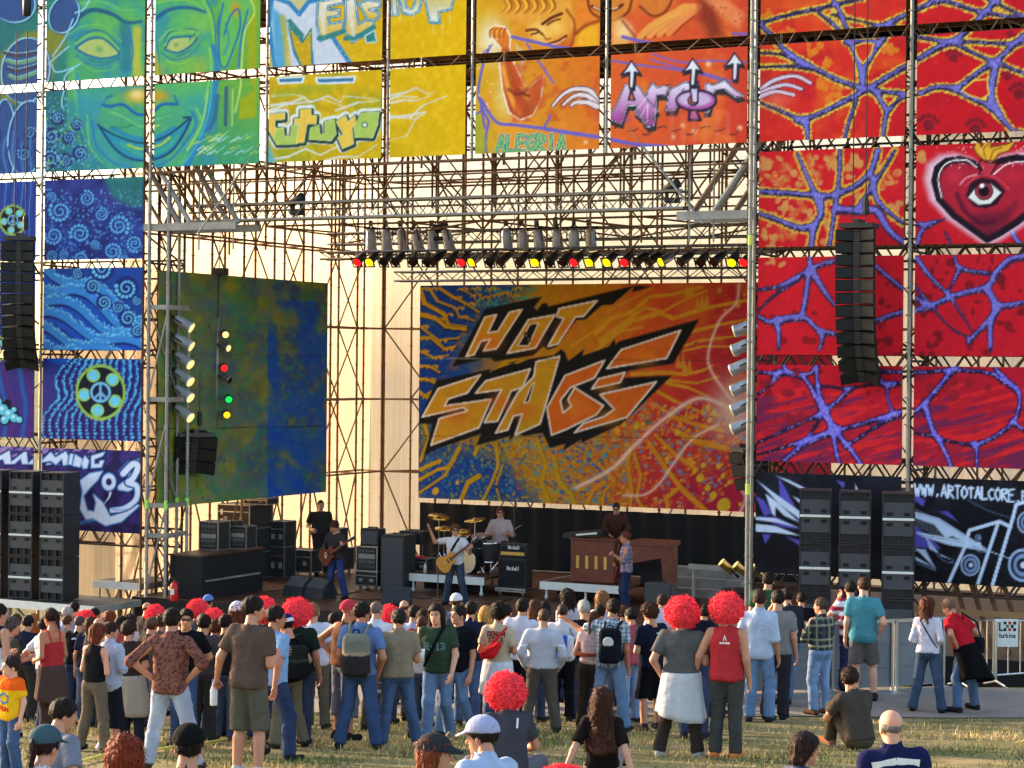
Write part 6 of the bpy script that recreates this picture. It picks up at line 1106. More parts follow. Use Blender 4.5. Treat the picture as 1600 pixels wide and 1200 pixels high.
def hand_mesh(pose):
 if pose in HANDS:return HANDS[pose]
 h=.006;G,o=grid((-.06,-.075,-.215),(.06,.085,.02),h)
 d=smins([cone(G,(0,0,.01),(0,0,-.03),.027,.026),cone(G,(0,-.022,-.03),(0,-.03,-.085),.016,.0135),cone(G,(0,0,-.03),(0,0,-.09),.017,.0135),cone(G,(0,.02,-.03),(0,.03,-.085),.017,.0135)],.018)
 curl={'relaxed':(.35,.8),'grip':(1.25,2.4),'open':(.03,.08),'fist':(1.5,2.9)}[pose]
 for k,(y,L)in enumerate(((.034,.070),(.012,.078),(-.011,.072),(-.031,.056))):
  spread=(y*1.6 if pose=='open' else y*.35);a1,a2=curl[0]*(1+.1*k),curl[1]*(1+.08*k);p=np.array([0,y,-.085]);l1,l2=L*.52,L*.5
  q=p+np.array([-math.sin(a1)*l1,spread*.5,-math.cos(a1)*l1]);r=q+np.array([-math.sin(a2)*l2,spread*.4,-math.cos(a2)*l2])
  d=smin(d,np.minimum(cone(G,p,q,.0105,.0095),cone(G,q,r,.0095,.0078)),.004)
 tb={'relaxed':((-.012,.05,-.07),(-.022,.052,-.1)),'grip':((-.03,.045,-.065),(-.055,.025,-.075)),'open':((0,.058,-.06),(0,.076,-.09)),'fist':((-.03,.045,-.065),(-.045,.015,-.085))}[pose]
 d=smin(d,smin(cone(G,(0,.022,-.025),tb[0],.016,.012),cone(G,tb[0],tb[1],.012,.009),.006),.008)
 HANDS[pose]=nets(d,o,h);return HANDS[pose]
WIGS=[]
def wig_mesh(v):
 while len(WIGS)<=v:
  rg=np.random.default_rng(50+len(WIGS));n=10000;i=np.arange(n)+.5;ph=np.arccos(1-2*i/n);th=np.pi*(1+5**.5)*i;N_=np.stack([np.cos(th)*np.sin(ph),np.sin(th)*np.sin(ph),np.cos(ph)],1)
  keep=~((N_[:,1]>.55)&(N_[:,2]<.25)&(np.abs(N_[:,0])<.55))&(N_[:,2]>-.86);N_=N_[keep];m=len(N_)
  lump=.80+.36*vnoise(N_[:,0]*3.6+9*len(WIGS),N_[:,1]*3.6+N_[:,2]*3.1,3);r=.165*lump*(.74+.34*rg.random(m))*(1-.1*(N_[:,2]<-.4));P=N_*r[:,None]
  t1=np.cross(N_,rg.normal(size=(m,3)));t1/=np.linalg.norm(t1,axis=1)[:,None];t2=np.cross(N_,t1);V=[];F=[]
  sp=rg.random(m)<.45;K=5;s=.026*(.5+1.0*rg.random(m))
  for k in range(K):
   a=-0.6+3.4*k/(K-1);c=P*.985+np.where(sp[:,None],t1*.4*math.sin(a*1.7)*s[:,None]+N_*(1.7*k/(K-1)*s)[:,None],t1*math.cos(a)*s[:,None]+N_*(math.sin(a)*s*1.15)[:,None]);wv=t2*(.0042*(1-.4*abs(k-2)/2));V+=[c-wv,c+wv]
  V=np.stack(V,1).reshape(-1,3);b=np.arange(m)[:,None]*(2*K);F=np.vstack([np.concatenate([b+2*k,b+2*k+1,b+2*k+3,b+2*k+2],1)for k in range(K-1)])
  G,o=grid((-.21,-.21,-.2),(.21,.21,.21),.014);dd_=np.sqrt(G[0]**2+G[1]**2+G[2]**2);dd_=dd_-.118-.026*(vnoise(G[0]*28+5,G[1]*28+G[2]*23,4)-.5)*2;dd_=np.maximum(dd_,-(np.maximum(np.maximum(.06-G[1],G[2]-.03),np.abs(G[0])-.075)))
  V2,F2=nets(dd_,o,.014);V=np.vstack([V2,V]);F=np.vstack([F2,F+len(V2)])
  me=raw_mesh('wig',V,F,'wig').data;bpy.data.objects.remove(bpy.data.objects[-1]if 0 else[x for x in bpy.data.objects if x.data==me][0]);WIGS.append(me)
 return WIGS[v]
ARMS={'down':((.05,-.03,-.29),(.07,.05,-.54)),'hip':((.21,-.12,-.20),(.01,.0,-.40)),'pocket':((.11,-.10,-.27),(.03,.07,-.49)),'crossed':((.07,.09,-.27),(-.19,.20,-.22)),'hold':((.05,.0,-.29),(.0,.24,-.24)),'front':((.08,-.02,-.28),(-.10,.2,-.28)),'up':((.27,.03,-.05),(.36,.10,.20)),'behind':((.10,-.13,-.26),(-.06,-.17,-.46)),'phone':((.10,.17,-.21),(-.05,.19,.05)),'around':((.24,.08,-.12),(.44,.14,-.02)),'prop':((.11,-.17,-.24),(.20,-.30,-.46)),'knees':((.09,.22,-.20),(-.06,.42,-.24)),'lap':((.10,.10,-.26),(-.02,.30,-.32)),'fret':((.16,.10,-.26),(.22,.30,-.12)),'strum':((.16,-.04,-.26),(-.02,.18,-.36)),'drum':((.12,.06,-.27),(.02,.27,-.24)),'bent':((.07,-.10,-.27),(.02,.14,-.34)),'swing':((.06,.06,-.28),(.04,.22,-.48)),'back':((.06,-.12,-.26),(.07,-.16,-.50)),'out':((.13,-.02,-.27),(.2,.06,-.5))}
LEGS={'stand':(.93,((.10,.02,.50),(.115,-.02,.085)),((-.10,.02,.50),(-.115,-.02,.085))),'apart':(.91,((.15,.02,.49),(.22,-.02,.085)),((-.15,.02,.49),(-.22,-.02,.085))),'relax':(.92,((.14,.09,.50),(.16,.02,.085)),((-.09,.0,.50),(-.09,-.02,.085))),'walk':(.91,((.09,.16,.52),(.09,.24,.10)),((-.09,-.02,.49),(-.10,-.26,.12))),'wide':(.88,((.2,.04,.47),(.30,-.02,.085)),((-.16,.02,.48),(-.22,-.02,.085))),'cross':(.92,((.07,.06,.50),(.0,.05,.085)),((-.09,.0,.50),(-.11,-.02,.085))),'sit_knees':(.13,((.13,.36,.44),(.12,.42,.07)),((-.13,.36,.44),(-.12,.42,.07))),'sit_cross':(.13,((.34,.26,.14),(-.05,.34,.09)),((-.34,.26,.14),(.05,.40,.09))),'sit_long':(.13,((.12,.42,.22),(.14,.80,.08)),((-.12,.42,.22),(-.14,.80,.08))),'stool':(.60,((.2,.42,.56),(.2,.44,.085)),((-.2,.42,.56),(-.2,.44,.085))),'kneel':(.50,((.12,.40,.46),(.13,.34,.08)),((-.12,.26,.08),(-.12,-.16,.07)))}
SKIN=(184,130,102)
def colour_fn(spec):
 """cloth colour: rgb | ('plaid', base, dark, light, size) | ('stripe', a, b, period) | ('print', a, b, size) | ('split', low, high, z)"""
 if not isinstance(spec[0],str):
  c=lin(spec);g_=c.mean();c=(g_+(c-g_)*.84)*.74;return lambda V:np.tile(c,(len(V),1))
 k=spec[0]
 if k=='plaid':
  a,b,c,s=lin(spec[1]),lin(spec[2]),lin(spec[3]),spec[4]
  def f(V):
   u=np.arctan2(V[:,0],.3-V[:,1]*.6)*.36;z=V[:,2];A=((u/s)%1<.5).astype(float);B_=((z/s)%1<.5).astype(float);L=(((u/s+.25)%1<.16)|((z/s+.25)%1<.16))[:,None]
   m=((A+B_)/2)[:,None];o=a*(1-m)+b*m;return np.where(L,o*.4+c*.6,o)
  return f
 if k=='stripe':
  a,b,s=lin(spec[1]),lin(spec[2]),spec[3];return lambda V:np.where(((V[:,2]/s)%1<.5)[:,None],a,b)
 if k=='print':
  a,b,s=lin(spec[1]),lin(spec[2]),spec[3]
  def f(V):
   n=vnoise(V[:,0]/s+V[:,2]*2,V[:,2]/s*1.9+V[:,1]/s,3,2);m=np.clip((n-.52)/.1,0,1)[:,None];return a*(1-m)+b*m
  return f
 if k=='split':
  a,b,z0=lin(spec[1]),lin(spec[2]),spec[3];return lambda V:np.where((V[:,2]>z0)[:,None],b,a)
 if k=='bands':
  a,b=lin(spec[1]),lin(spec[2]);return lambda V:np.where(((np.abs(V[:,0])>.19)&(((V[:,2]>1.19)&(V[:,2]<1.205))|((V[:,2]>1.225)&(V[:,2]<1.24))))[:,None],b,a)
def wear(v,name,col):
 n=vnoise(v[:,0]*8+v[:,1]*5+3,v[:,2]*6,7,3);w_=.84+.32*n
 if name=='trousers' and not isinstance(col[0],str)and col[2]>col[0]+20:w_=w_*(1+.35*np.exp(-((np.abs(v[:,0])-.11)/.05)**2)*np.clip((v[:,2]-.3)*3,0,1)*np.clip((.85-v[:,2])*8,0,1));pk=(np.abs(np.abs(v[:,0])-.075)<.05)&(np.abs(v[:,2]-.865)<.055)&(v[:,1]<0);w_=np.where(pk,w_*.78,w_)
 z0=v[:,2].min();w_=np.where(v[:,2]<z0+.022,w_*.8,w_);return w_[:,None]
def folds(G,a=1.0,sd=0):
 X,Y,Z=G;u=X*1.0+.35*np.sin(9*Z+sd);c=np.sin(38*Z+26*np.abs(u)+3*np.sin(14*X+2*sd)+sd);e=np.sin(52*u-21*Y+8*Z+2.2*np.sin(13*Z+sd));return-a*.0075*(np.abs(c)**2.5*np.clip(.4+np.sin(11*Z+17*X+sd),0,1)+.8*np.abs(e)**3*np.clip(.5+np.sin(7*Z-9*Y+1.7*sd),0,1)-.4)
def person(label,P,yaw,H,o=None,**kw):
 o=dict(sex='m',arms=('down','down'),legs='stand',lean=0,side=0,hy=0,hp=0,shirt=(90,90,90),sleeve='short',hem=.93,pants=(60,70,100),leg='long',shoes=(40,40,42),hair='short',hc=(42,30,24),skin=SKIN,wide=1.0,loose=1.0,wrap=None,hand=('relaxed','relaxed'),h=.019,group="people in the crowd",cap=None,glasses=False,neck='crew');o.update(kw)
 k=H/1.75;f=o['sex']=='f';wd=o['wide']*(.92 if f else 1.0);pz_,RL,LL=LEGS[o['legs']];rg=random.Random(hash(label)%1000 if 0 else sum(map(ord,label)))
 hsx=rg.uniform(-.035,.035)if pz_>.85 and o['legs']!='walk' else 0.0;hipC=np.array([hsx,0,pz_]);lean=R(o['lean']);side=R(o['side']);cl,sl_=math.cos(lean),math.sin(lean);cs_,ss_=math.cos(side),math.sin(side)
 def T(p):
  x,y,z=p[0],p[1],p[2]-.93;y,z=y*cl+z*sl_,-y*sl_+z*cl;x,z=x*cs_+z*ss_,-x*ss_+z*cs_;return np.array([x,y,z])+hipC
 sw=(.152 if f else .175)*o['wide'];J={}
 for s,nm,side_l,ar in((1,'r',RL,o['arms'][1]),(-1,'l',LL,o['arms'][0])):
  J['hip'+nm]=T((s*.088,0,.92));J['knee'+nm]=np.array(side_l[0])+np.array([hsx*.6,rg.uniform(0,.05)if hsx*s<0 else 0,0]);J['ank'+nm]=np.array(side_l[1]);sh=(s*sw,-.012,1.402);J['sh'+nm]=T(sh)
  A=ARMS[ar];J['el'+nm]=T((sh[0]+s*A[0][0],sh[1]+A[0][1],sh[2]+A[0][2]));J['wr'+nm]=T((sh[0]+s*A[1][0],sh[1]+A[1][1],sh[2]+A[1][2]))
 allp=np.array(list(J.values())+[T((0,0,1.62)),T((.2,.15,.9)),T((-.2,-.17,.9))]);lo=allp.min(0)-.16;hi=allp.max(0)+.16;lo[2]=max(lo[2],-.03);hi[2]=min(hi[2],T((0,0,1.56))[2]+.05)if o['legs']in('stand','apart','relax','walk','wide','cross')and 'up' not in o['arms']and 'phone' not in o['arms']else hi[2]
 h=o['h'];G,go=grid(lo,hi,h)
 ws,hp_,ch=(.084,.118,.096)if f else(.095,.108,.108)
 D={}
 tor=[]
 for s in(-1,1):
  tor+=[cone(G,T((s*.058*wd,-.008,.93)),T((s*.046*wd,.0,1.10)),hp_*wd,ws*wd),cone(G,T((s*.046*wd,0,1.10)),T((s*.068*wd,.0,1.30)),ws*wd,ch*wd)]
  if f:tor.append(cone(G,T((s*.07,.085,1.27)),T((s*.06,.05,1.30)),.05,.05))
  nm='r' if s>0 else 'l';D['ua'+nm]=cone(G,J['sh'+nm],J['el'+nm],.055 if not f else .044,.044 if not f else .036);D['fa'+nm]=cone(G,J['el'+nm],J['wr'+nm],.044 if not f else .036,.029 if not f else .025)
  D['th'+nm]=cone(G,J['hip'+nm],J['knee'+nm],.092*min(wd,1.12),.06);mid=(J['knee'+nm]*.68+J['ank'+nm]*.32)+np.array([0,-.018,0]);D['ca'+nm]=smin(cone(G,J['knee'+nm],J['ank'+nm],.056,.038),cone(G,mid,J['ank'+nm],.058,.036),.03)
 D['tor']=smins(tor,.045);D['sho']=np.minimum(cone(G,T((0,-.01,1.405)),T((sw*.92,-.012,1.392)),.066,.054),cone(G,T((0,-.01,1.405)),T((-sw*.92,-.012,1.392)),.066,.054));D['trap']=cone(G,T((0,-.025,1.39)),T((0,-.03,1.50)),.08,.046)
 D['neck']=cone(G,T((0,-.02,1.42)),T((0,-.012,1.58)),.056 if not f else .048,.05 if not f else .045)
 torso=smins([D['tor'],D['sho'],D['trap']],.05)
 body=smins([torso,D['neck'],smins([D['uar'],D['far']],.02),smins([D['ual'],D['fal']],.02),smins([D['thr'],D['car']],.03),smins([D['thl'],D['cal']],.03)],.028)
 V,F=nets(body,go,h);sk=lin(o['skin']);C=np.tile(sk,(len(V),1));VS,FS,CS=[V],[F],[C];nv=len(V)
 def addm(v,f_,c):
  nonlocal nv;VS.append(v);FS.append(f_+nv);CS.append(c);nv+=len(v)
 hc=T((0,.022,1.618));hM=Matrix.Rotation(R(o['hy']),3,'Z')@Matrix.Rotation(R(-o['hp'])-lean*.75,3,'X')@Matrix.Rotation(side*.6,3,'Y');hM=np.array(hM);HK=1.0 if H>1.4 else 1.22
 hv,hf,hcol=head_mesh(o['sex']);addm(hv@hM.T*HK+hc,hf,sk*hcol)
 for s in(-1,1):
  m=MB();m.lathe([(.004,-.0105),(.0095,-.005),(.011,.0),(.0085,.006),(.004,.0098)],8,Matrix.Rotation(-math.pi/2,4,'X'));ev=np.array([tuple(p)for p in m.v])+(s*.032,.0855,.006);fc=[f_ for f_ in m.f if len(f_)==4];ec=np.where((ev[:,1]>.090)[:,None],lin((50,34,26)),lin((200,190,182)));addm(ev@hM.T*HK+hc,np.array(fc),ec)
 for nm,s,pose in(('r',1,o['hand'][1]),('l',-1,o['hand'][0])):
  v,f_=hand_mesh(pose);v=v*(.92 if f else 1.0)*np.array([1,1,1]);d=J['wr'+nm]-J['el'+nm];d=d/np.linalg.norm(d);z=-d;fw=np.array([0,1.0,0])if abs(d[1])<.8 else np.array([0,0,1.0]);y=fw-z*(fw@z);y/=np.linalg.norm(y);x=np.cross(y,z)
  if s<0:v=v*np.array([-1,1,1]);f_=f_[:,::-1]
  addm(v@np.stack([x,y,z])+J['wr'+nm],f_,np.tile(sk*np.array([1.0,.95,.93]),(len(v),1)))
 B=raw_mesh('person',np.vstack(VS)*k,np.vstack(FS),'skin',None,True,np.vstack(CS));B.location=P;B.rotation_euler=(0,0,R(yaw));tag(B,label,"person",o['group'])
 out={'J':J,'T':T,'k':k,'o':B,'hM':hM,'hc':hc,'HK':HK}
 def part(name,d,col,material='cloth',smooth=True):
  v,f_=nets(d,go,h)
  if len(v)==0:return None
  ob=raw_mesh(name,v*k,f_,material,B,smooth,colour_fn(col)(v)*wear(v,name,col));ob['_v']=0;del ob['_v'];out[name]=(v,f_);return ob
 sd=rg.random()*6
 up=np.array([0,0,1.0]);lz=.012*o['loose'];legs=[]
 for nm in 'rl':
  th=D['th'+nm]-lz-.003;kn,an=J['knee'+nm],J['ank'+nm];ca_d=(an-kn)/np.linalg.norm(an-kn);th_d=(kn-J['hip'+nm])/np.linalg.norm(kn-J['hip'+nm])
  if o['leg']=='long':c=smin(th,np.minimum(D['ca'+nm]-lz-.006,cone(G,kn,an+ca_d*.05,.060+lz,.058+lz*1.6)),.045);c=np.maximum(c,plane(G,an+ca_d*.02,ca_d))
  elif o['leg']=='bare':c=np.maximum(th,plane(G,J['hip'+nm]+th_d*.12,th_d))
  elif o['leg']=='flare':c=smin(th,np.minimum(D['ca'+nm]-lz-.006,cone(G,kn,an+ca_d*.06,.058,.085)),.045);c=np.maximum(c,plane(G,an+ca_d*.045,ca_d))
  else:
   L=np.linalg.norm(kn-J['hip'+nm]);ext={'short':-.02,'knee':.06,'calf':.2}[o['leg']]
   c=smin(cone(G,J['hip'+nm],kn,.10,.088+lz),cone(G,kn,kn+ca_d*.3,.085+lz,.09+lz),.03);q=kn+ca_d*ext;c=np.maximum(c,plane(G,q,ca_d if ext>0 else th_d))
  legs.append(c)
 tw=T((0,0,1.0));tn=T((0,0,2.0))-tw;pel=np.maximum(D['tor']-.004,plane(G,tw,tn));part('trousers',smins([pel]+legs,.03)+folds(G,1.2,sd)*np.clip((T((0,0,.93))[2]-G[2])*12,.1,1),o['pants'])
 for nm in 'rl':
  an=J['ank'+nm];fl_=an.copy();sit=o['legs'].startswith('sit');td=np.array([(.03 if nm=='r' else-.03),.16,0])if o['legs']!='sit_long' else np.array([0,.06,.17]);tz=an+td+np.array([0,0,-.045 if not sit else-.03]);hl=an+np.array([0,-.035 if o['legs']!='sit_long' else 0,-.045])
  Gs,gs=grid(np.minimum(an,np.minimum(tz,hl))-.09,np.maximum(an,np.maximum(tz,hl))+.09,.013);d=smin(cone(Gs,hl,tz,.042,.040),cone(Gs,an+(0,0,.02),hl,.045,.045),.03)
  if o['legs']!='sit_long':d=np.maximum(d,(an[2]-.083)-Gs[2]);d=np.maximum(d,Gs[2]-an[2]-.04)
  v,f_=nets(d,gs,.013);c=np.tile(lin(o['shoes']),(len(v),1));c[v[:,2]<v[:,2].min()+.02]=lin((170,165,158))if sum(o['shoes'])>250 else lin((24,22,22));raw_mesh('shoe',v*k,f_,'cloth',B,True,c)
 if o['shirt']is not None:
  lo_=.012*o['loose'];sh=smins([D['tor']-lo_-.010,D['sho']-.012,D['trap']-.006],.05)
  if o['loose']>.9 and not f:sh=smin(sh,smin(cone(G,T((-.062*wd,.0,.92)),T((-.056*wd,.01,1.2)),hp_*wd+lo_+.008,ws*wd+lo_+.010),cone(G,T((.062*wd,0,.92)),T((.056*wd,.01,1.2)),hp_*wd+lo_+.008,ws*wd+lo_+.010),.04),.03)
  hz=T((0,0,o['hem']));hn=T((0,0,0))-T((0,0,1.0));sh=np.maximum(sh,plane(G,hz,hn))
  for nm in 'rl':
   a,e,w_=J['sh'+nm],J['el'+nm],J['wr'+nm];ud=(e-a)/np.linalg.norm(e-a);fd=(w_-e)/np.linalg.norm(w_-e);rr=.058 if not f else .048
   if o['sleeve']=='short':c=np.maximum(cone(G,a,e,rr+.012,rr+.016),plane(G,a+(e-a)*.72,ud))
   elif o['sleeve']=='cap':c=np.maximum(cone(G,a,e,rr+.006,rr+.006),plane(G,a+(e-a)*.35,ud))
   elif o['sleeve']=='half':c=np.maximum(smin(cone(G,a,e,rr+.012,rr+.01),cone(G,e,w_,rr+.008,rr),.02),plane(G,e+(w_-e)*.12,fd))
   elif o['sleeve']=='roll':c=np.maximum(smin(cone(G,a,e,rr+.010,rr+.004),cone(G,e,w_,rr+.004,rr-.004),.02),plane(G,e+(w_-e)*.4,fd))
   elif o['sleeve']=='long':c=np.maximum(smin(cone(G,a,e,rr+.010,rr+.002),cone(G,e,w_,rr+.002,.042),.02),plane(G,w_,fd))
   else:c=None
   if c is not None:sh=smin(sh,c,.03)
   else:sh=np.maximum(sh,-(cone(G,a+(a-T((0,0,1.42)))*.12,e,.075,.055)))
  if o['neck']=='strap':sh=np.maximum(sh,plane(G,T((0,0,1.30)),T((0,0,1))-T((0,0,0))))
  elif o['neck']=='tank':sh=np.maximum(sh,-(cone(G,T((0,.03,1.5)),T((0,.05,1.42)),.10,.08)))
  else:sh=np.maximum(sh,-(cone(G,T((0,-.005,1.505)),T((0,.0,1.62)),.062,.07)))
  if o['neck']=='collar':cr_=np.maximum(cone(G,T((0,-.015,1.465)),T((0,-.012,1.53)),.083,.070),-cone(G,T((0,-.015,1.46)),T((0,-.012,1.56)),.058,.056));cr_=np.maximum(cr_,plane(G,T((0,0,1.525)),T((0,0,1))-T((0,0,0))));sh=smin(sh,cr_,.008)
  part('shirt',sh+folds(G,1.0,sd+2),o['shirt'])
  if o['neck']=='strap':
   for s in(-1,1):m=MB();q=[T((s*.085,.10,1.31)),T((s*.09,.06,1.43)),T((s*.09,-.02,1.478)),T((s*.085,-.09,1.42)),T((s*.06,-.118,1.29))];m.tube([tuple(p*k)for p in q],.007,4,tuple(lin(o['shirt'])));m.build('shoulder_strap','cloth',B)
 if o['wrap']is not None:
  zt,zb=1.0,o.get('wrapz',.62);n,mrow=40,9;vs=[];fs=[]
  for i in range(mrow+1):
   f_=i/mrow;z=zt+(zb-zt)*f_
   for j in range(n):
    th=2*math.pi*j/n;cut=.06*math.cos(th*1.0+.6)*f_;r=1+.05*math.sin(th*7+sd)*f_+.03*math.sin(th*13+3*f_);a_=(.196+.062*f_)*wd;b_=(.158+.066*f_)*wd;vs.append(T((a_*r*math.cos(th),b_*r*math.sin(th),z-cut))*k)
  for i in range(mrow):
   for j in range(n):
    if math.sin(2*math.pi*(j+.5)/n)>.72 and i>1:continue
    fs.append((i*n+j,i*n+(j+1)%n,(i+1)*n+(j+1)%n,(i+1)*n+j))
  vv=np.array(vs);cc=colour_fn(o['wrap'])(vv);ob=raw_mesh('tied_jumper',vv,np.array(fs),'cloth',B,True,cc);md=ob.modifiers.new('thick','SOLIDIFY');md.thickness=.012;md.offset=1
  m=MB();c=tuple(lin(o['wrap']));q=[T((.02,.14,1.02)),T((.05,.18,.93)),T((.08,.18,.78)),T((.09,.17,.66))];m.tube([tuple(p*k)for p in q],[.03,.035,.03,.028],6,c);q=[T((-.01,.14,1.02)),T((-.04,.18,.92)),T((-.07,.18,.74))];m.tube([tuple(p*k)for p in q],[.03,.035,.028],6,c);m.lathe([(.02,-.03),(.04,0),(.02,.03)],8,Matrix.Translation(T((0,.15,1.0))*k),c);m.build('sleeve_knot','cloth',B,True)
 st=o['hair'];hk=HK
 def to_w(v):return(v@hM.T*hk+hc)*k
 if st=='wig':
  q=np.eye(4);q[:3,:3]=hM;wo=bpy.data.objects.new('wig',wig_mesh(rg.randrange(3)));COL.objects.link(wo);wo.parent=B;wo.matrix_local=Matrix(q.tolist());wo.location=(np.array([0,-.015,.035])@hM.T+hc)*k;wo.scale=(k*.93*o.get('wigs',1),)*3;wo.rotation_euler.rotate_axis('Z',rg.uniform(-.3,.3))
 elif st!='none':
  hh=.0085;zl=-.52 if st in('long','verylong','curlylong')else-.3;Gh,g0=grid((-.17,-.2,zl),(.17,.15,.19),hh if H and zl>-.5 else .011);hh=hh if zl>-.5 else .011;x,y,z=Gh
  nz=(np.sin(70*x+3*np.sin(40*z))*np.sin(60*z+30*y)+np.sin(110*y+60*x))*.5;thick={'buzz':.004,'bald':.004,'short':.014,'mess':.024,'curly':.034,'bob':.024,'long':.02,'verylong':.022,'curlylong':.036,'pony':.012}[st]
  amp={'buzz':.001,'bald':.0015,'short':.004,'mess':.008,'curly':.014,'bob':.004,'long':.005,'verylong':.012,'curlylong':.014,'pony':.003}[st]
  d=ell(Gh,(0,-.014,.033),(.077+thick,.098+thick,.089+thick))
  if st in('long','verylong','curlylong','bob'):
   Lh={'long':-.22,'verylong':-.46,'curlylong':-.24,'bob':-.09}[st]
   for s in(-1,1):d=smins([d,cone(Gh,(s*.062,-.03,.0),(s*(.075 if st!='verylong' else .12),-.05 if st!='verylong' else-.08,Lh),.045,.032 if st!='verylong' else .05),cone(Gh,(s*.03,-.07,.0),(s*.04,-.09 if st!='verylong' else-.12,Lh),.05,.04 if st!='verylong' else .055)],.03)
   if st=='verylong':d=smin(d,cone(Gh,(0,-.09,0),(0,-.13,Lh),.06,.06),.03)
  if st=='pony':d=smin(d,cone(Gh,(0,-.11,.03),(0,-.135,-.17),.030,.016),.015);d=smin(d,ell(Gh,(0,-.105,.035),(.03,.03,.03)),.01)
  d=d+nz*amp
  if st=='bald':line=np.interp(y,[-.12,-.06,.0,.04],[-.09,-.085,-.03,.0]);d=np.maximum(d,(line-z)*.8);d=np.maximum(d,(z-.035+.25*np.abs(y+.05))*.8);d=np.maximum(d,y-.02)
  else:
   fr=.062 if st not in('mess','bob','curly')else .05;back=-.085 if st not in('long','verylong','curlylong','bob','pony')else-.6
   line=np.interp(y,[-.12,-.055,-.01,.035,.07,.12],[back,back,-.035 if back>-.2 else-.5,.0,fr-.01,fr+.03]);
   if st in('pony',):line=np.interp(y,[-.12,-.10,-.055,-.01,.035,.07,.12],[-.25,-.25,-.08,-.03,.0,fr-.01,fr+.03])
   d=np.maximum(d,(line-z)*.75)
   if st in('long','verylong','curlylong','bob'):d=np.maximum(d,-(np.maximum(np.maximum(.03-y,np.abs(x)-.066),z-fr)))
  v,f_=nets(d,g0,hh);c=lin(o['hc']);tip=np.clip((-.12-v[:,2])/.3,0,1)[:,None];cc=c*(1-tip)+(c*1.6+.01)*tip
  nl=int(min(900,{'buzz':0,'bald':0}.get(st,len(f_)*.16)*(1 if P.y<27 else .6)))
  if nl:
   rr=np.random.default_rng(len(v));q=f_[rr.integers(0,len(f_),nl)];p=v[q].mean(1);nrm=np.cross(v[q[:,1]]-v[q[:,0]],v[q[:,2]]-v[q[:,0]]);nrm/=np.linalg.norm(nrm,axis=1)[:,None]+1e-9;dn=np.tile(np.array([0,-.25,-1.0]),(nl,1))+(p-np.array([0,-.02,.05]))*np.array([5,5,0])+rr.normal(size=(nl,3))*(.9 if amp>.007 else .35);dn-=nrm*(dn*nrm).sum(1)[:,None];dn/=np.linalg.norm(dn,axis=1)[:,None]+1e-9;sdv=np.cross(nrm,dn);LL_=(.028 if back>-.2 else .06)*(.6+.8*rr.random(nl))[:,None];lf=.007+(.012 if amp>.007 else .003)*rr.random(nl)[:,None];R_=[]
   for kq in range(4):tq=kq/3;cq=p+dn*LL_*(tq-.3)+nrm*(lf*math.sin(2.2*tq)-.002);wq=sdv*(.0045*(1-tq*.85));R_+=[cq-wq,cq+wq]
   hvv=np.stack(R_,1).reshape(-1,3);bq=np.arange(nl)[:,None]*8+len(v);hf_=np.vstack([np.concatenate([bq+2*kq,bq+2*kq+1,bq+2*kq+3,bq+2*kq+2],1)for kq in range(3)]);cc=np.vstack([cc,np.repeat(np.tile(c,(nl,1))*(.7+.9*rr.random(nl))[:,None],8,0)]);v=np.vstack([v,hvv]);f_=np.vstack([f_,hf_])
  raw_mesh('hair',to_w(v),f_,'hair',B,True,cc)
 if o['cap']is not None:
  Gh,g0=grid((-.12,-.14,-.02),(.12,.2,.17),.009);x,y,z=Gh;d=np.maximum(ell(Gh,(0,-.013,.036),(.102,.123,.113)),.035-z+.1*np.minimum(y,0));
  if o.get('brim',True):d=smin(d,np.maximum(np.maximum(np.abs(z-.048-(y-.1)*-.35-1.6*0+2.2*x*x)-.006,np.sqrt((x/.085)**2+((y-.085)/.10)**2)*.08-.08),.06-y),.006)
  v,f_=nets(d,g0,.009);raw_mesh('cap',to_w(v),f_,'cloth',B,True,colour_fn(o['cap'])(v))
 if o['glasses']:
  m=MB()
  for s in(-1,1):m.add([to_w(np.array([(s*.032+a,.103-3.5*(s*.032+a)**2,.006+b)]))[0]for a,b in((-.024,-.012),(.024,-.012),(.026,.014),(-.026,.014))]+[to_w(np.array([(s*.032+a,.098-3.5*(s*.032+a)**2,.006+b)]))[0]for a,b in((-.024,-.012),(.024,-.012),(.026,.014),(-.026,.014))],[(0,1,2,3),(7,6,5,4),(0,4,5,1),(1,5,6,2),(2,6,7,3),(3,7,4,0)],(.012,.012,.012));m.tube([tuple(to_w(np.array([q]))[0])for q in((s*.055,.094,.012),(s*.082,.04,.01),(s*.084,-.01,.0))],.003*k,4,(.012,.012,.012))
  m.tube([tuple(to_w(np.array([q]))[0])for q in((-.01,.104,.012),(.01,.104,.012))],.004*k,4,(.012,.012,.012));m.build('sunglasses','plastic',B)
 return out
def surf(fig,nm='shirt'):
 v,f_=fig[nm];return BVHTree.FromPolygons([tuple(p)for p in v],[tuple(int(i)for i in q)for q in f_])
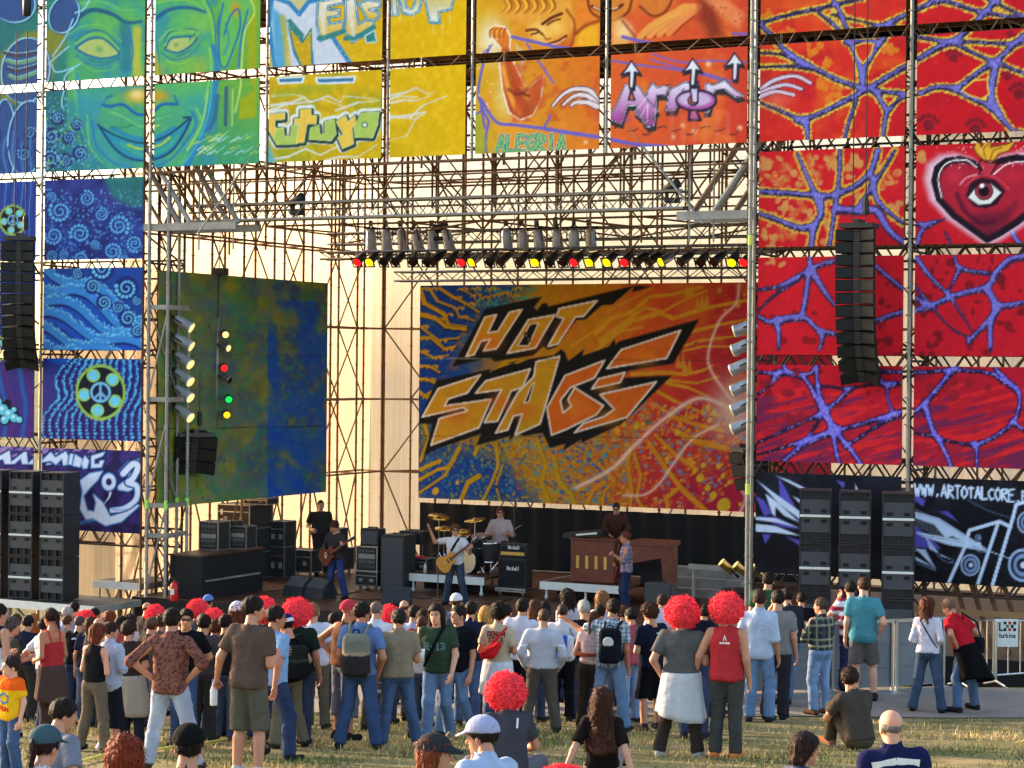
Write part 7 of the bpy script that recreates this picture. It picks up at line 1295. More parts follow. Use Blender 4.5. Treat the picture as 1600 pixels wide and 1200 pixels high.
def print_on(fig,txt,x0,z0,wd,ht,lw,col,back=True,slant=0.0,name='print',arc=0.0):
 """lettering laid on the cloth of the chest or back"""
 T=fig['T'];bv=surf(fig);m=MB();pl,tw=letters(txt)if isinstance(txt,str)else(txt,4);s=-1 if back else 1;c=tuple(lin(col))
 for p in pl:
  for a,b in zip(p[:-1],p[1:]):
   n=max(1,int(math.hypot((b[0]-a[0])*wd/tw,(b[1]-a[1])*ht/6)/.015));row=[]
   for i in range(n+1):
    u=(a[0]+(b[0]-a[0])*i/n)*wd/tw;w_=(a[1]+(b[1]-a[1])*i/n)*ht/6;x=(x0+u+slant*w_)if back else-(x0+u+slant*w_);q=T((x,s*.6,z0+w_+arc*(u/wd-.5)**2));d=T((x,0,z0+w_))-q;d=d/np.linalg.norm(d);hit=bv.ray_cast(Vector(q),Vector(d))
    if hit[0]is not None:row.append((np.array(hit[0])-d*.004,-d))
   if len(row)<2:continue
   e=row[-1][0]-row[0][0];nn=np.cross(row[0][1],e);ln=np.linalg.norm(nn)
   if ln<1e-9:continue
   nn=nn/ln*lw/2;vs=[];fs=[];ee=e/np.linalg.norm(e)*lw*.4;row[0]=(row[0][0]-ee,row[0][1]);row[-1]=(row[-1][0]+ee,row[-1][1])
   for q,d in row:vs+=[(q-nn)*fig['k'],(q+nn)*fig['k']]
   for i in range(len(row)-1):fs.append((2*i,2*i+2,2*i+3,2*i+1))
   m.add(vs,fs,c)
 if m.v:return m.build(name,'cloth',fig['o'])
def strap(fig,a,b,col,width=.035,name='bag_strap',sides=(1,-1),nm='shirt'):
 T=fig['T'];bv=surf(fig,nm);m=MB();c=tuple(lin(col));out=[]
 for s in sides:
  row=[]
  for i in range(15):
   u=i/14;x=a[0]+(b[0]-a[0])*u;z=a[1]+(b[1]-a[1])*u;q=T((x,s*.6,z));d=T((x,0,z))-q;d/=np.linalg.norm(d);hit=bv.ray_cast(Vector(q),Vector(d))
   row.append(np.array(hit[0])-d*.008 if hit[0]is not None else T((x,s*.02,z)))
  e=T((b[0],0,b[1]))-T((a[0],0,a[1]));n_=np.cross(e,np.array([0,1.0,0]));n_=n_/np.linalg.norm(n_)*width/2;vs=[];fs=[]
  for q in row:vs+=[(q-n_)*fig['k'],(q+n_)*fig['k']]
  for i in range(14):fs.append((2*i,2*i+2,2*i+3,2*i+1))
  m.add(vs,fs,c)
 return m.build(name,'cloth',fig['o'])
def on_person(fig,p):
 return fig['o'].matrix_basis@Vector(fig['T'](p)*fig['k'])
def raw_of(fig,p):return fig['o'].matrix_basis@Vector(np.asarray(p)*fig['k'])
def rbox(G,c,hs,r):
 q=[np.abs(G[i]-c[i])-hs[i]+r for i in range(3)];return np.sqrt(sum(np.maximum(x,0)**2 for x in q))+np.minimum(np.maximum(np.maximum(q[0],q[1]),q[2]),0)-r
def backpack(fig,label,c1,c2,cs,size=1.0,off=(0,-.235,1.16),patch=None):
 Pw=on_person(fig,off);lean=math.asin(max(-1,min(1,(fig['T']((0,0,2))-fig['T']((0,0,1)))[1])));o=thing('backpack',label,"backpack",Pw,fig['o'].rotation_euler[2]);o.rotation_euler[0]=-lean;k=fig['k']*size
 G,g0=grid((-.22,-.2,-.32),(.22,.15,.34),.016);d=smin(rbox(G,(0,0,0),(.155,.085,.24),.08),rbox(G,(0,-.07,-.1),(.135,.06,.125),.05),.03)+folds(G,.8);v,f_=nets(d,g0,.016);cc=np.where((v[:,2]>.02)[:,None],lin(c1),lin(c2));band=(np.abs(v[:,2]-.03)<.02)&(v[:,1]<-.02);cc[band]=lin(cs);raw_mesh('pack',v*k,f_,'cloth',o,True,cc)
 for s in(-1,1):m=MB();m.tube([tuple(Vector(p)*k)for p in((s*.09,.04,.22),(s*.10,.12,.29),(s*.115,.22,.31),(s*.125,.33,.22),(s*.14,.345,.05),(s*.15,.25,-.1),(s*.14,.10,-.2))],.018*k,5,tuple(lin(c1)));m.build('shoulder_strap','cloth',o,True)
 m=MB();m.tube([tuple(Vector(p)*k)for p in((-.04,.0,.23),(-.03,-.01,.28),(.03,-.01,.28),(.04,0,.23))],.01*k,5,tuple(lin((20,20,24))));m.build('top_loop','cloth',o)
 if patch:m=MB();m.lathe([(.075*k,0),(.07*k,.01)],16,Matrix.Translation((.0,-.10*k,.06*k))@Matrix.Rotation(math.pi/2,4,'X'),tuple(lin(patch)));m.build('patch','cloth',o)
 return o
def cup(label,P,col=(214,190,120),h=.13,cat="cup"):
 o=thing('cup',label,cat,P);m=MB();m.lathe([(.032,0),(.042,h),(.039,h),(.03,.006)],14,None,tuple(lin((215,212,205))));m.build('beaker','plastic',o,True);m=MB();m.lathe([(.031,.008),(.038,h*.7)],14,None,tuple(lin(col)));m.build('drink','plastic',o,True);return o
def spot(x,y,Y=None,feet=None,sit=None):
 """photo position of the top of the head -> ground point and height; Y known, or from the photo row of the feet, or from a seated height"""
 if feet is not None:
  lo,hi=12.0,45.0
  for _ in range(50):
   Y=(lo+hi)/2
   if at(x,feet,Y).z<ground_z(Y):hi=Y
   else:lo=Y
 if sit is not None:
  lo,hi=9.0,30.0
  for _ in range(50):
   Y=(lo+hi)/2
   if at(x,y,Y).z-ground_z(Y)<sit:hi=Y
   else:lo=Y
 p=at(x,y,Y);g=float(ground_z(Y));return Vector((p.x,Y,g)),p.z-g
def P_(label,x,y,Y=None,yaw=-15,feet=None,sit=None,H=None,**kw):
 P,hh=spot(x,y,Y,feet,sit)
 if 29.9<P.y<33:P.z+=.012
 top={'wig':.09,'curly':.035,'mess':.02,'none':-.005,'buzz':.0,'bald':-.005}.get(kw.get('hair','short'),.012)+(.012 if kw.get('cap')else 0)
 if H is None:H=max(1.42,min(1.92,hh-top))
 if 'side' not in kw:q=random.Random(int(x*31+y));kw['side']=q.uniform(-4,4);kw.setdefault('lean',q.uniform(-2,4));kw.setdefault('hy',q.uniform(-14,14));yaw+=q.uniform(-8,8)
 if 'h' not in kw:kw['h']=.0175 if P.y<21 else .020 if P.y<26 else .024
 return person(label,P,yaw,H,**kw)
NAVY,BLK,WHT,GRY,JEAN,JEANL,KHA,BRN,OLV,RED=(34,38,62),(30,29,31),(222,222,226),(120,122,126),(58,84,128),(112,142,182),(132,118,92),(84,66,54),(78,82,58),(190,28,36)
DK,BRH,GRH,RDH,BLO=(32,24,20),(74,46,30),(120,114,108),(110,52,30),(176,130,70)
TAN=(176,116,86)
f=P_("man seen from behind in a brown patterned shirt and pale jeans, hands on hips",266,941,20.2,-8,arms=('hip','hip'),legs='wide',shirt=('print',(126,84,72),(74,44,42),.011),sleeve='half',hem=.86,pants=(166,182,206),hc=DK,neck='collar',hy=-8,wide=1.0,shoes=(60,50,46))
f=P_("man in a plain brown T-shirt and grey cargo shorts looking sideways, bottle in hand",391,929,feet=1214,yaw=-20,arms=('out','hold'),legs='stand',shirt=(98,80,68),hem=.86,pants=(96,92,78),leg='knee',hc=DK,hy=-42,wide=1.0,hand=('grip','grip'),shoes=(180,176,170))
b=raw_of(f,f['J']['wrl']);o=thing('bottle',"white plastic bottle held low by the man in the brown T-shirt","bottle",b+Vector((-.03,.02,-.26)));m=MB();m.lathe([(.033,0),(.036,.02),(.036,.15),(.016,.2),(.016,.23)],12,None,(.7,.7,.72));m.build('body','plastic',o,True);m=MB();m.lathe([(.018,.228),(.018,.25)],10,None,(.1,.2,.6));m.build('lid','plastic',o)
f=P_("man in a light blue shirt numbered 10 and dark jeans wearing sunglasses, feet apart",428,937,feet=1186,yaw=-38,arms=('hold','back'),legs='wide',shirt=(130,176,226),hem=.88,pants=(48,64,100),hc=DK,hy=-28,glasses=True,skin=TAN)
print_on(f,"10",-.10,1.18,.19,.17,.032,(214,220,226));print_on(f,"10",-.10,1.18,.19,.17,.012,(120,150,196))
f=P_("man in a black T-shirt and a navy and white cap, khaki trousers, looking down",453,954,feet=1168,yaw=38,arms=('out','bent'),legs='apart',shirt=(26,26,28),pants=(120,110,86),hc=DK,cap=('split',(200,204,214),(26,32,76),.07),hp=16,hy=14,hem=.88,side=-4)
print_on(f,[[(0,0),(4,.4)]],-.16,1.18,.15,.06,.014,(200,200,200));backpack(f,"black rucksack on the back of the man in the navy and white cap",(34,36,34),(26,26,28),(50,52,40),.92)
P_("person in a big red afro wig behind the navy and white cap",465,934,23.6,-12,hair='wig',shirt=(36,52,44),hem=.9,wigs=1.05)
P_("person in a red afro wig between the brown T-shirt and light blue shirt",409,949,24.4,-10,hair='wig',shirt=(60,60,64),H=1.62)
f=P_("man in a blue short sleeved shirt and jeans with a grey rucksack on his back",562,936,feet=1170,yaw=-12,arms=('hold','pocket'),legs='apart',shirt=(96,128,186),pants=(54,82,124),hc=DK,hem=.9,neck='collar',hy=-35,wide=1.05,skin=TAN)
backpack(f,"grey and black rucksack worn over the blue shirt",(112,112,100),(46,42,42),(140,120,96),1.06)
f=P_("man in a red bandana and brown sleeveless shirt with wide grey shorts, hand on hip",539,937,feet=1156,yaw=-42,arms=('hip','down'),legs='stand',shirt=(110,70,50),sleeve='none',neck='tank',pants=(104,106,122),leg='calf',hair='none',cap=(206,34,54),brim=False,hy=-20,skin=TAN,loose=1.8,shoes=(36,34,34))
f=P_("man in a beige polo shirt and blue jeans with sunglasses holding a phone low",626,947,feet=1168,yaw=12,arms=('down','hold'),legs='apart',shirt=(150,132,106),pants=(66,92,130),hc=(40,34,30),hem=.9,neck='collar',hy=18,glasses=True,wide=1.06,hand=('grip','relaxed'),shoes=(150,150,152),skin=TAN)
b=raw_of(f,f['J']['wrl']);o=thing('mobile_phone',"pale mobile phone held low by the man in the beige polo","phone",b+Vector((.03,0,-.15)));m=MB();m.box(-.025,.025,-.01,.01,0,.12,(.55,.57,.6),None,.004);m.build('body','plastic',o);m=MB();m.box(-.02,.02,-.0115,-.0102,.04,.11,(.05,.06,.08));m.build('screen','plastic',o)
f=P_("long haired man in a green T-shirt walking towards us with a beer cup",686,939,feet=1160,yaw=176,arms=('swing','hold'),legs='walk',shirt=(56,76,54),pants=(92,126,168),hc=(38,24,18),hair='long',hem=.9,hand=('relaxed','grip'),hy=-6,skin=(204,150,122),shoes=(120,110,100))
print_on(f,"R-13",-.13,1.20,.25,.085,.02,(86,122,128),False);strap(f,(-.10,1.47),(.16,.98),(20,20,20),.04)
b=raw_of(f,f['J']['wrr']);cup("clear beer cup held by the long haired man in green",b+Vector((.02,-.09,-.07)),(190,184,140),.14)
f=P_("man in a black T-shirt with a small white chest mark, looking aside",713,941,feet=1150,yaw=150,arms=('down','down'),legs='walk',shirt=(24,25,32),pants=(98,134,178),hc=DK,hem=.88,hy=-22)
print_on(f,[[(0,0),(2,1),(4,.6)]],-.10,1.27,.08,.05,.02,(214,216,220),False)
f=P_("bushy haired woman in a DENIM STYLE T-shirt, white jumper tied at her waist",779,938,feet=1150,yaw=-16,arms=('front','front'),legs='stand',shirt=(206,180,146),pants=(56,80,122),hc=DK,hair='curly',wrap=(222,224,232),wrapz=.55,hem=.95,skin=TAN,sex='f',wide=1.06)
print_on(f,"DENIM",-.115,1.33,.23,.06,.018,(120,50,44),True,0,'print',-.08);print_on(f,"STYLE",-.10,1.255,.20,.055,.016,(120,50,44),True,0,'print',-.08);strap(f,(.14,1.45),(-.12,1.15),(196,40,44),.03,'bag_strap',(-1,))
o=thing('belt_bag',"red crescent shaped belt bag across the back of the DENIM STYLE shirt","bag",on_person(f,(-.05,-.17,1.14)),f['o'].rotation_euler[2]);G,g0=grid((-.2,-.1,-.16),(.2,.08,.16),.014);d=smins([cone(G,(-.09,0,-.05),(.0,-.01,-.02),.055,.07),cone(G,(0,-.01,-.02),(.1,0,.08),.07,.04)],.03);v,q=nets(d*1.0+folds(G,.6),g0,.014);raw_mesh('pouch',v,q,'cloth',o,True,np.tile(lin((200,30,36)),(len(v),1)));m=MB();m.tube([(-.1,-.06,-.03),(0,-.085,.01),(.1,-.045,.09)],.006,4,tuple(lin((120,20,26))));m.build('zip','cloth',o)
f=P_("red wigged man in a grey T-shirt, white jumper tied round his waist",1063,930,feet=1183,yaw=-14,arms=('pocket','front'),legs='apart',shirt=(96,96,96),pants=(62,52,46),hair='wig',wrap=(208,210,214),wrapz=.50,hem=.97,wide=1.12,wigs=1.06,shoes=(150,150,152))
f=P_("man in a red afro wig and red sleeveless top with grey trousers",1136,926,feet=1186,yaw=-10,arms=('out','down'),legs='stand',shirt=(204,20,30),sleeve='none',pants=(74,74,70),hair='wig',hem=.87,wide=1.0,wigs=1.04,shoes=(190,110,60),hy=0)
print_on(f,[[(0,0),(4,0)]],-.05,1.30,.10,.06,.022,(222,200,200));print_on(f,[[(1,0),(2,6),(3,0)]],-.03,1.33,.06,.05,.012,(222,210,220))
f=P_("man in a grey long sleeved sweater with pale arm bands and grey trousers",846,948,26.2,yaw=-10,arms=('pocket','pocket'),legs='apart',shirt=('bands',(170,172,182),(228,228,232)),sleeve='long',pants=(94,88,78),hair='buzz',hc=(66,50,42),hem=.93,wide=1.12,loose=1.3,hy=20)
f=P_("woman in a pink top held by the man in the checked shirt",921,954,26.6,yaw=-14,sex='f',arms=('front','front'),legs='stand',shirt=('print',(196,164,160),(176,140,140),.03),sleeve='cap',pants=(56,44,38),hair='pony',hc=BRH,hem=1.0)
m=MB();m.lathe([(.165,.985),(.168,.99),(.168,1.02),(.165,1.025)],20,Matrix.Scale(.78,4,(0,1,0)),tuple(lin((150,70,44))));m.build('belt','cloth',f['o'])
f=P_("man in a checked shirt with a black rucksack, arm round a woman",954,931,26.5,yaw=-14,arms=('around','down'),legs='apart',shirt=('plaid',(206,216,220),(52,84,106),(30,50,76),.05),pants=(104,140,182),hc=DK,hem=.86,neck='collar',skin=TAN,hy=25)
backpack(f,"black rucksack with a round white patch over the checked shirt",(22,24,30),(24,26,34),(22,24,30),.95,(.05,-.23,1.17),(196,196,190))
f=P_("man in a white T-shirt and black trousers with a blue drawstring bag",880,943,28.8,-12,arms=('front','front'),shirt=WHT,pants=(28,28,32),hair='buzz',hc=(60,44,36),hem=.9)
o=thing('drawstring_bag',"blue and white drawstring bag on the back of the white T-shirt","bag",on_person(f,(.08,-.16,1.12)),f['o'].rotation_euler[2]);G,g0=grid((-.15,-.08,-.2),(.15,.08,.2),.016);v,q=nets(rbox(G,(0,0,0),(.11,.035,.16),.035)+folds(G,1),g0,.016);raw_mesh('sack',v,q,'cloth',o,True,np.where((v[:,0]<.03)[:,None],lin((60,96,190)),lin((210,212,220))));m=MB();m.tube([(-.1,.0,.15),(-.13,.1,.3),(-.11,.16,.28)],.006,4,tuple(lin((40,44,60))));m.tube([(.1,.0,.15),(.02,.1,.3),(.04,.16,.28)],.006,4,tuple(lin((40,44,60))));m.build('cord','cloth',o)
P_("man in a white shirt and dark navy trousers beside the DENIM STYLE shirt",809,933,28.0,-8,arms=('front','front'),shirt=(214,216,230),sleeve='roll',pants=(30,32,48),hc=DK,hem=.9,neck='collar')
P_("woman with long brown hair and a white top behind the grey sweater",836,936,28.4,-30,sex='f',hair='long',hc=BRH,shirt=(206,206,220))
P_("blonde woman behind the navy shirt near the DENIM STYLE shirt",759,946,27.6,-10,sex='f',hair='long',hc=BLO,shirt=(196,200,216),sleeve='long')
P_("man in a navy T-shirt and jeans behind the dark haired man in black",732,938,27.4,-6,shirt=NAVY,pants=(70,100,150),hc=DK,arms=('down','down'))
P_("person in a white cap far forward below the singer",714,927,31.0,-20,hair='short',cap=(226,226,226),brim=False,shirt=(60,70,96),hc=BRH)
P_("balding man in a white shirt and olive trousers behind the blue shirt with rucksack",585,939,26.2,-14,arms=('front','front'),shirt=(212,218,232),pants=(84,80,56),hair='buzz',hc=(98,84,78),hem=.86,neck='collar',wide=1.1,sleeve='half')
P_("person in a red afro wig behind the balding man in white",604,944,27.6,-14,hair='wig',shirt=(150,120,120))
f=P_("fair haired man in a white T-shirt with a round blue back print",497,941,26.4,-10,arms=('front','front'),shirt=(206,214,232),pants=(110,102,86),hc=(128,92,62),hem=.88);print_on(f,[[(2,6),(0,4.5),(0,1.5),(2,0),(4,1.5),(4,4.5),(2,6)]],-.03,1.12,.12,.14,.05,(50,84,176))
P_("man with sunglasses and a black T-shirt facing us behind the brown patterned shirt",290,948,23.2,165,arms=('behind','behind'),shirt=(24,24,26),pants=(60,84,124),hc=DK,glasses=True,hy=20)
P_("woman in a white cap with brown hair behind the brown T-shirt",372,938,25.0,-30,sex='f',hair='long',hc=BRH,cap=(226,226,230),shirt=(214,206,206),sleeve='long')
P_("grey haired man in a black shirt before the keyboard riser",913,936,29.2,20,hair='short',hc=(150,148,146),shirt=(34,32,34),sleeve='long',hy=-10)
P_("person with curly light brown hair ahead of the checked shirt",941,925,31.6,-20,sex='f',hair='curlylong',hc=(120,84,50),shirt=(200,200,210))
P_("person with thick dark hair and a pale sleeve ahead of the drawstring bag",886,922,31.2,30,sex='f',hair='curlylong',hc=DK,shirt=(196,186,200),sleeve='long')
f=P_("small woman in a red top and light jeans beside the black rucksack",985,948,28.6,40,sex='f',hair='short',hc=DK,shirt=(196,62,82),pants=(126,152,190),leg='flare',hem=.88,sleeve='none',wrap=None)
f=P_("curly haired person in a navy shirt and black knee length shorts",1018,939,26.8,yaw=22,hair='curly',hc=(66,38,24),shirt=(28,32,52),pants=(24,24,30),leg='knee',hem=.86,hp=12,hy=10,arms=('front','bent'),loose=1.5);print_on(f,[[(0,0),(4,1)]],.02,1.36,.09,.05,.02,(190,200,216))
P_("man in a white collared shirt in front of the grey tilted amplifier",1030,928,31.4,-20,shirt=(206,212,232),hc=(60,38,28),neck='collar')
P_("person in a dark navy shirt behind the grey T-shirt and red wig",1086,932,25.4,-14,shirt=(26,28,44),hc=DK)
f=P_("man in a pale blue untucked shirt and jeans next to the red sleeveless top",1184,918,28.9,-12,arms=('front','down'),legs='relax',shirt=(188,204,232),pants=(104,140,184),hc=(56,36,28),hem=.84,neck='collar',sleeve='half',skin=TAN)
f=P_("young man in a grey T-shirt and dark trousers touching his face",1212,920,29.5,-8,arms=('phone','down'),shirt=(136,136,132),pants=(50,48,56),hc=DK,hem=.88,loose=1.3,hy=20)
f=P_("man in a dark jacket with round back patches leaning at the barrier",1234,917,31.1,25,arms=('crossed','crossed'),legs='cross',shirt=(48,50,62),sleeve='long',pants=(92,122,164),hc=DK,hem=.92,hy=10)
print_on(f,[[(2,6),(0,3),(2,0),(4,3),(2,6)]],-.06,1.22,.12,.14,.03,(150,160,176));print_on(f,[[(0,4),(2,0),(4,4),(2,5),(0,4)]],-.05,1.03,.11,.12,.03,(190,194,200))
P_("dark haired person in a green collar ahead of the pale blue shirt near the mast",1194,893,34.4,-14,hc=DK,shirt=(40,90,60))
f=P_("man in a dark plaid shirt and pale jeans with folded arms by the barrier",1281,934,feet=1117,yaw=28,arms=('crossed','crossed'),legs='stand',shirt=('plaid',(70,78,66),(40,46,58),(176,168,140),.105),sleeve='half',pants=(116,148,192),hc=(74,56,46),hem=.97,neck='collar',hy=22,skin=(200,138,108),shoes=(90,66,50),wide=1.05)
P_("man in a white shirt with maroon stripes and dark jeans holding a phone up",1325,907,32.6,10,arms=('phone','phone'),legs='relax',shirt=('stripe',(214,212,220),(138,44,62),.15),pants=(40,52,88),hc=DK,hem=.86,hp=5)
P_("young man in a turquoise T-shirt and grey shorts standing at the barrier",1349,897,31.6,-8,arms=('down','pocket'),legs='relax',shirt=(64,152,168),pants=(108,102,98),leg='short',hc=(60,36,26),hem=.82,loose=1.5,hy=20,skin=(206,156,130))
f=P_("woman with curly brown hair in a white blouse and flared jeans at the barrier",1451,933,feet=1113,yaw=-20,sex='f',arms=('front','bent'),legs='apart',shirt=(222,214,228),sleeve='long',pants=(66,84,112),leg='flare',hair='curlylong',hc=(84,44,28),hem=.92,hy=-20);strap(f,(-.10,1.44),(.15,1.0),(60,50,70),.022,'bag_strap',(-1,))
f=P_("man in a red polo bending over a phone, black jacket tied at his waist",1510,934,feet=1112,yaw=42,H=1.74,lean=24,arms=('hip','bent'),legs='apart',shirt=('split',(176,28,40),(184,30,44),1.5),pants=(86,112,152),hair='short',hc=(110,84,66),wrap=(22,20,22),wrapz=.45,hem=.95,hp=14,hy=10,neck='collar',wide=1.05)
o=thing('shoulder_bag',"black shoulder bag hanging beside the red polo man","bag",raw_of(f,f['T']((.22,-.02,.98))),f['o'].rotation_euler[2]);G,g0=grid((-.1,-.2,-.16),(.1,.2,.16),.016);v,q=nets(rbox(G,(0,0,0),(.06,.16,.12),.04)+folds(G,.8),g0,.016);raw_mesh('bag',v,q,'cloth',o,True,np.tile(lin((26,26,32)),(len(v),1)));m=MB();m.tube([(0,.1,.1),(-.12,.1,.36),(-.3,.02,.5),(-.12,-.12,.36),(0,-.12,.1)],.014,5,tuple(lin((30,30,34))));m.build('strap','cloth',o)
f=P_("small boy in an orange and yellow T-shirt and jeans smiling towards us",18,1050,feet=1213,yaw=150,H=1.13,arms=('down','down'),shirt=('split',(228,176,30),(226,92,26),1.28),pants=(66,96,140),hc=(44,34,32),hem=.82,hy=-24,skin=(214,160,134),loose=1.5,shoes=(160,160,164))
print_on(f,[[(2,6),(0,4.5),(0,1.5),(2,0),(4,1.5),(4,4.5),(2,6)]],-.08,1.09,.16,.15,.03,(70,130,170),False);print_on(f,"FUN",-.09,.98,.18,.06,.022,(210,60,40),False)
f=P_("woman in a red strappy top and brown wrap skirt stirring forward with a cup",83,1000,24.2,42,sex='f',arms=('bent','hold'),shirt=(200,26,34),sleeve='none',neck='strap',pants=(84,66,60),wrap=(92,72,66),wrapz=.5,hair='pony',hc=(52,28,24),hp=18,skin=TAN,hem=.97,hand=('relaxed','grip'),H=1.55)
b=raw_of(f,f['J']['wrr']);cup("white paper cup with orange bands held near the red strappy top",b+Vector((-.08,-.06,.0)),(220,130,40),.15)
P_("man in a white T-shirt and jeans with a dark belt, bare arm on his hip",71,976,25.6,-50,arms=('hip','front'),shirt=(216,218,232),pants=(50,70,120),hc=(36,26,30),hem=.96,loose=.8)
P_("grey haired person in an olive T-shirt near the photo's edge",14,983,24.6,-50,hair='curly',hc=(78,70,68),shirt=(82,82,62),hy=-14,arms=('hold','hold'))
f=P_("woman in a black vest top and khaki trousers with reddish brown hair",147,990,feet=1176,yaw=-36,sex='f',arms=('hold','front'),shirt=(34,32,36),sleeve='none',neck='tank',pants=(118,104,84),hair='bob',hc=(104,48,30),hem=.99,skin=(206,146,120),hy=-24,legs='apart')
f=P_("young man in a long pale blue shirt, dark shorts and white trainers",172,977,feet=1173,yaw=-30,arms=('front','front'),shirt=(176,190,218),sleeve='half',pants=(34,34,48),leg='calf',hc=(54,30,28),hem=.70,loose=1.3,neck='collar',hy=-36,shoes=(220,220,226))
f=P_("man in a dark brown T-shirt with a beige jumper tied round his waist",209,973,feet=1165,yaw=-12,arms=('front','front'),shirt=(62,48,44),pants=(40,44,60),hc=(50,34,28),hair='mess',hem=.96,wrap=(182,168,146),wrapz=.48,hy=-10)
f=P_("cropped haired man in a black T-shirt with a small white back mark",119,978,27.8,-14,hair='buzz',hc=(74,64,60),shirt=(30,30,34),arms=('front','front'));print_on(f,[[(0,0),(2,2),(4,0)]],-.04,1.36,.08,.05,.025,(220,222,226))
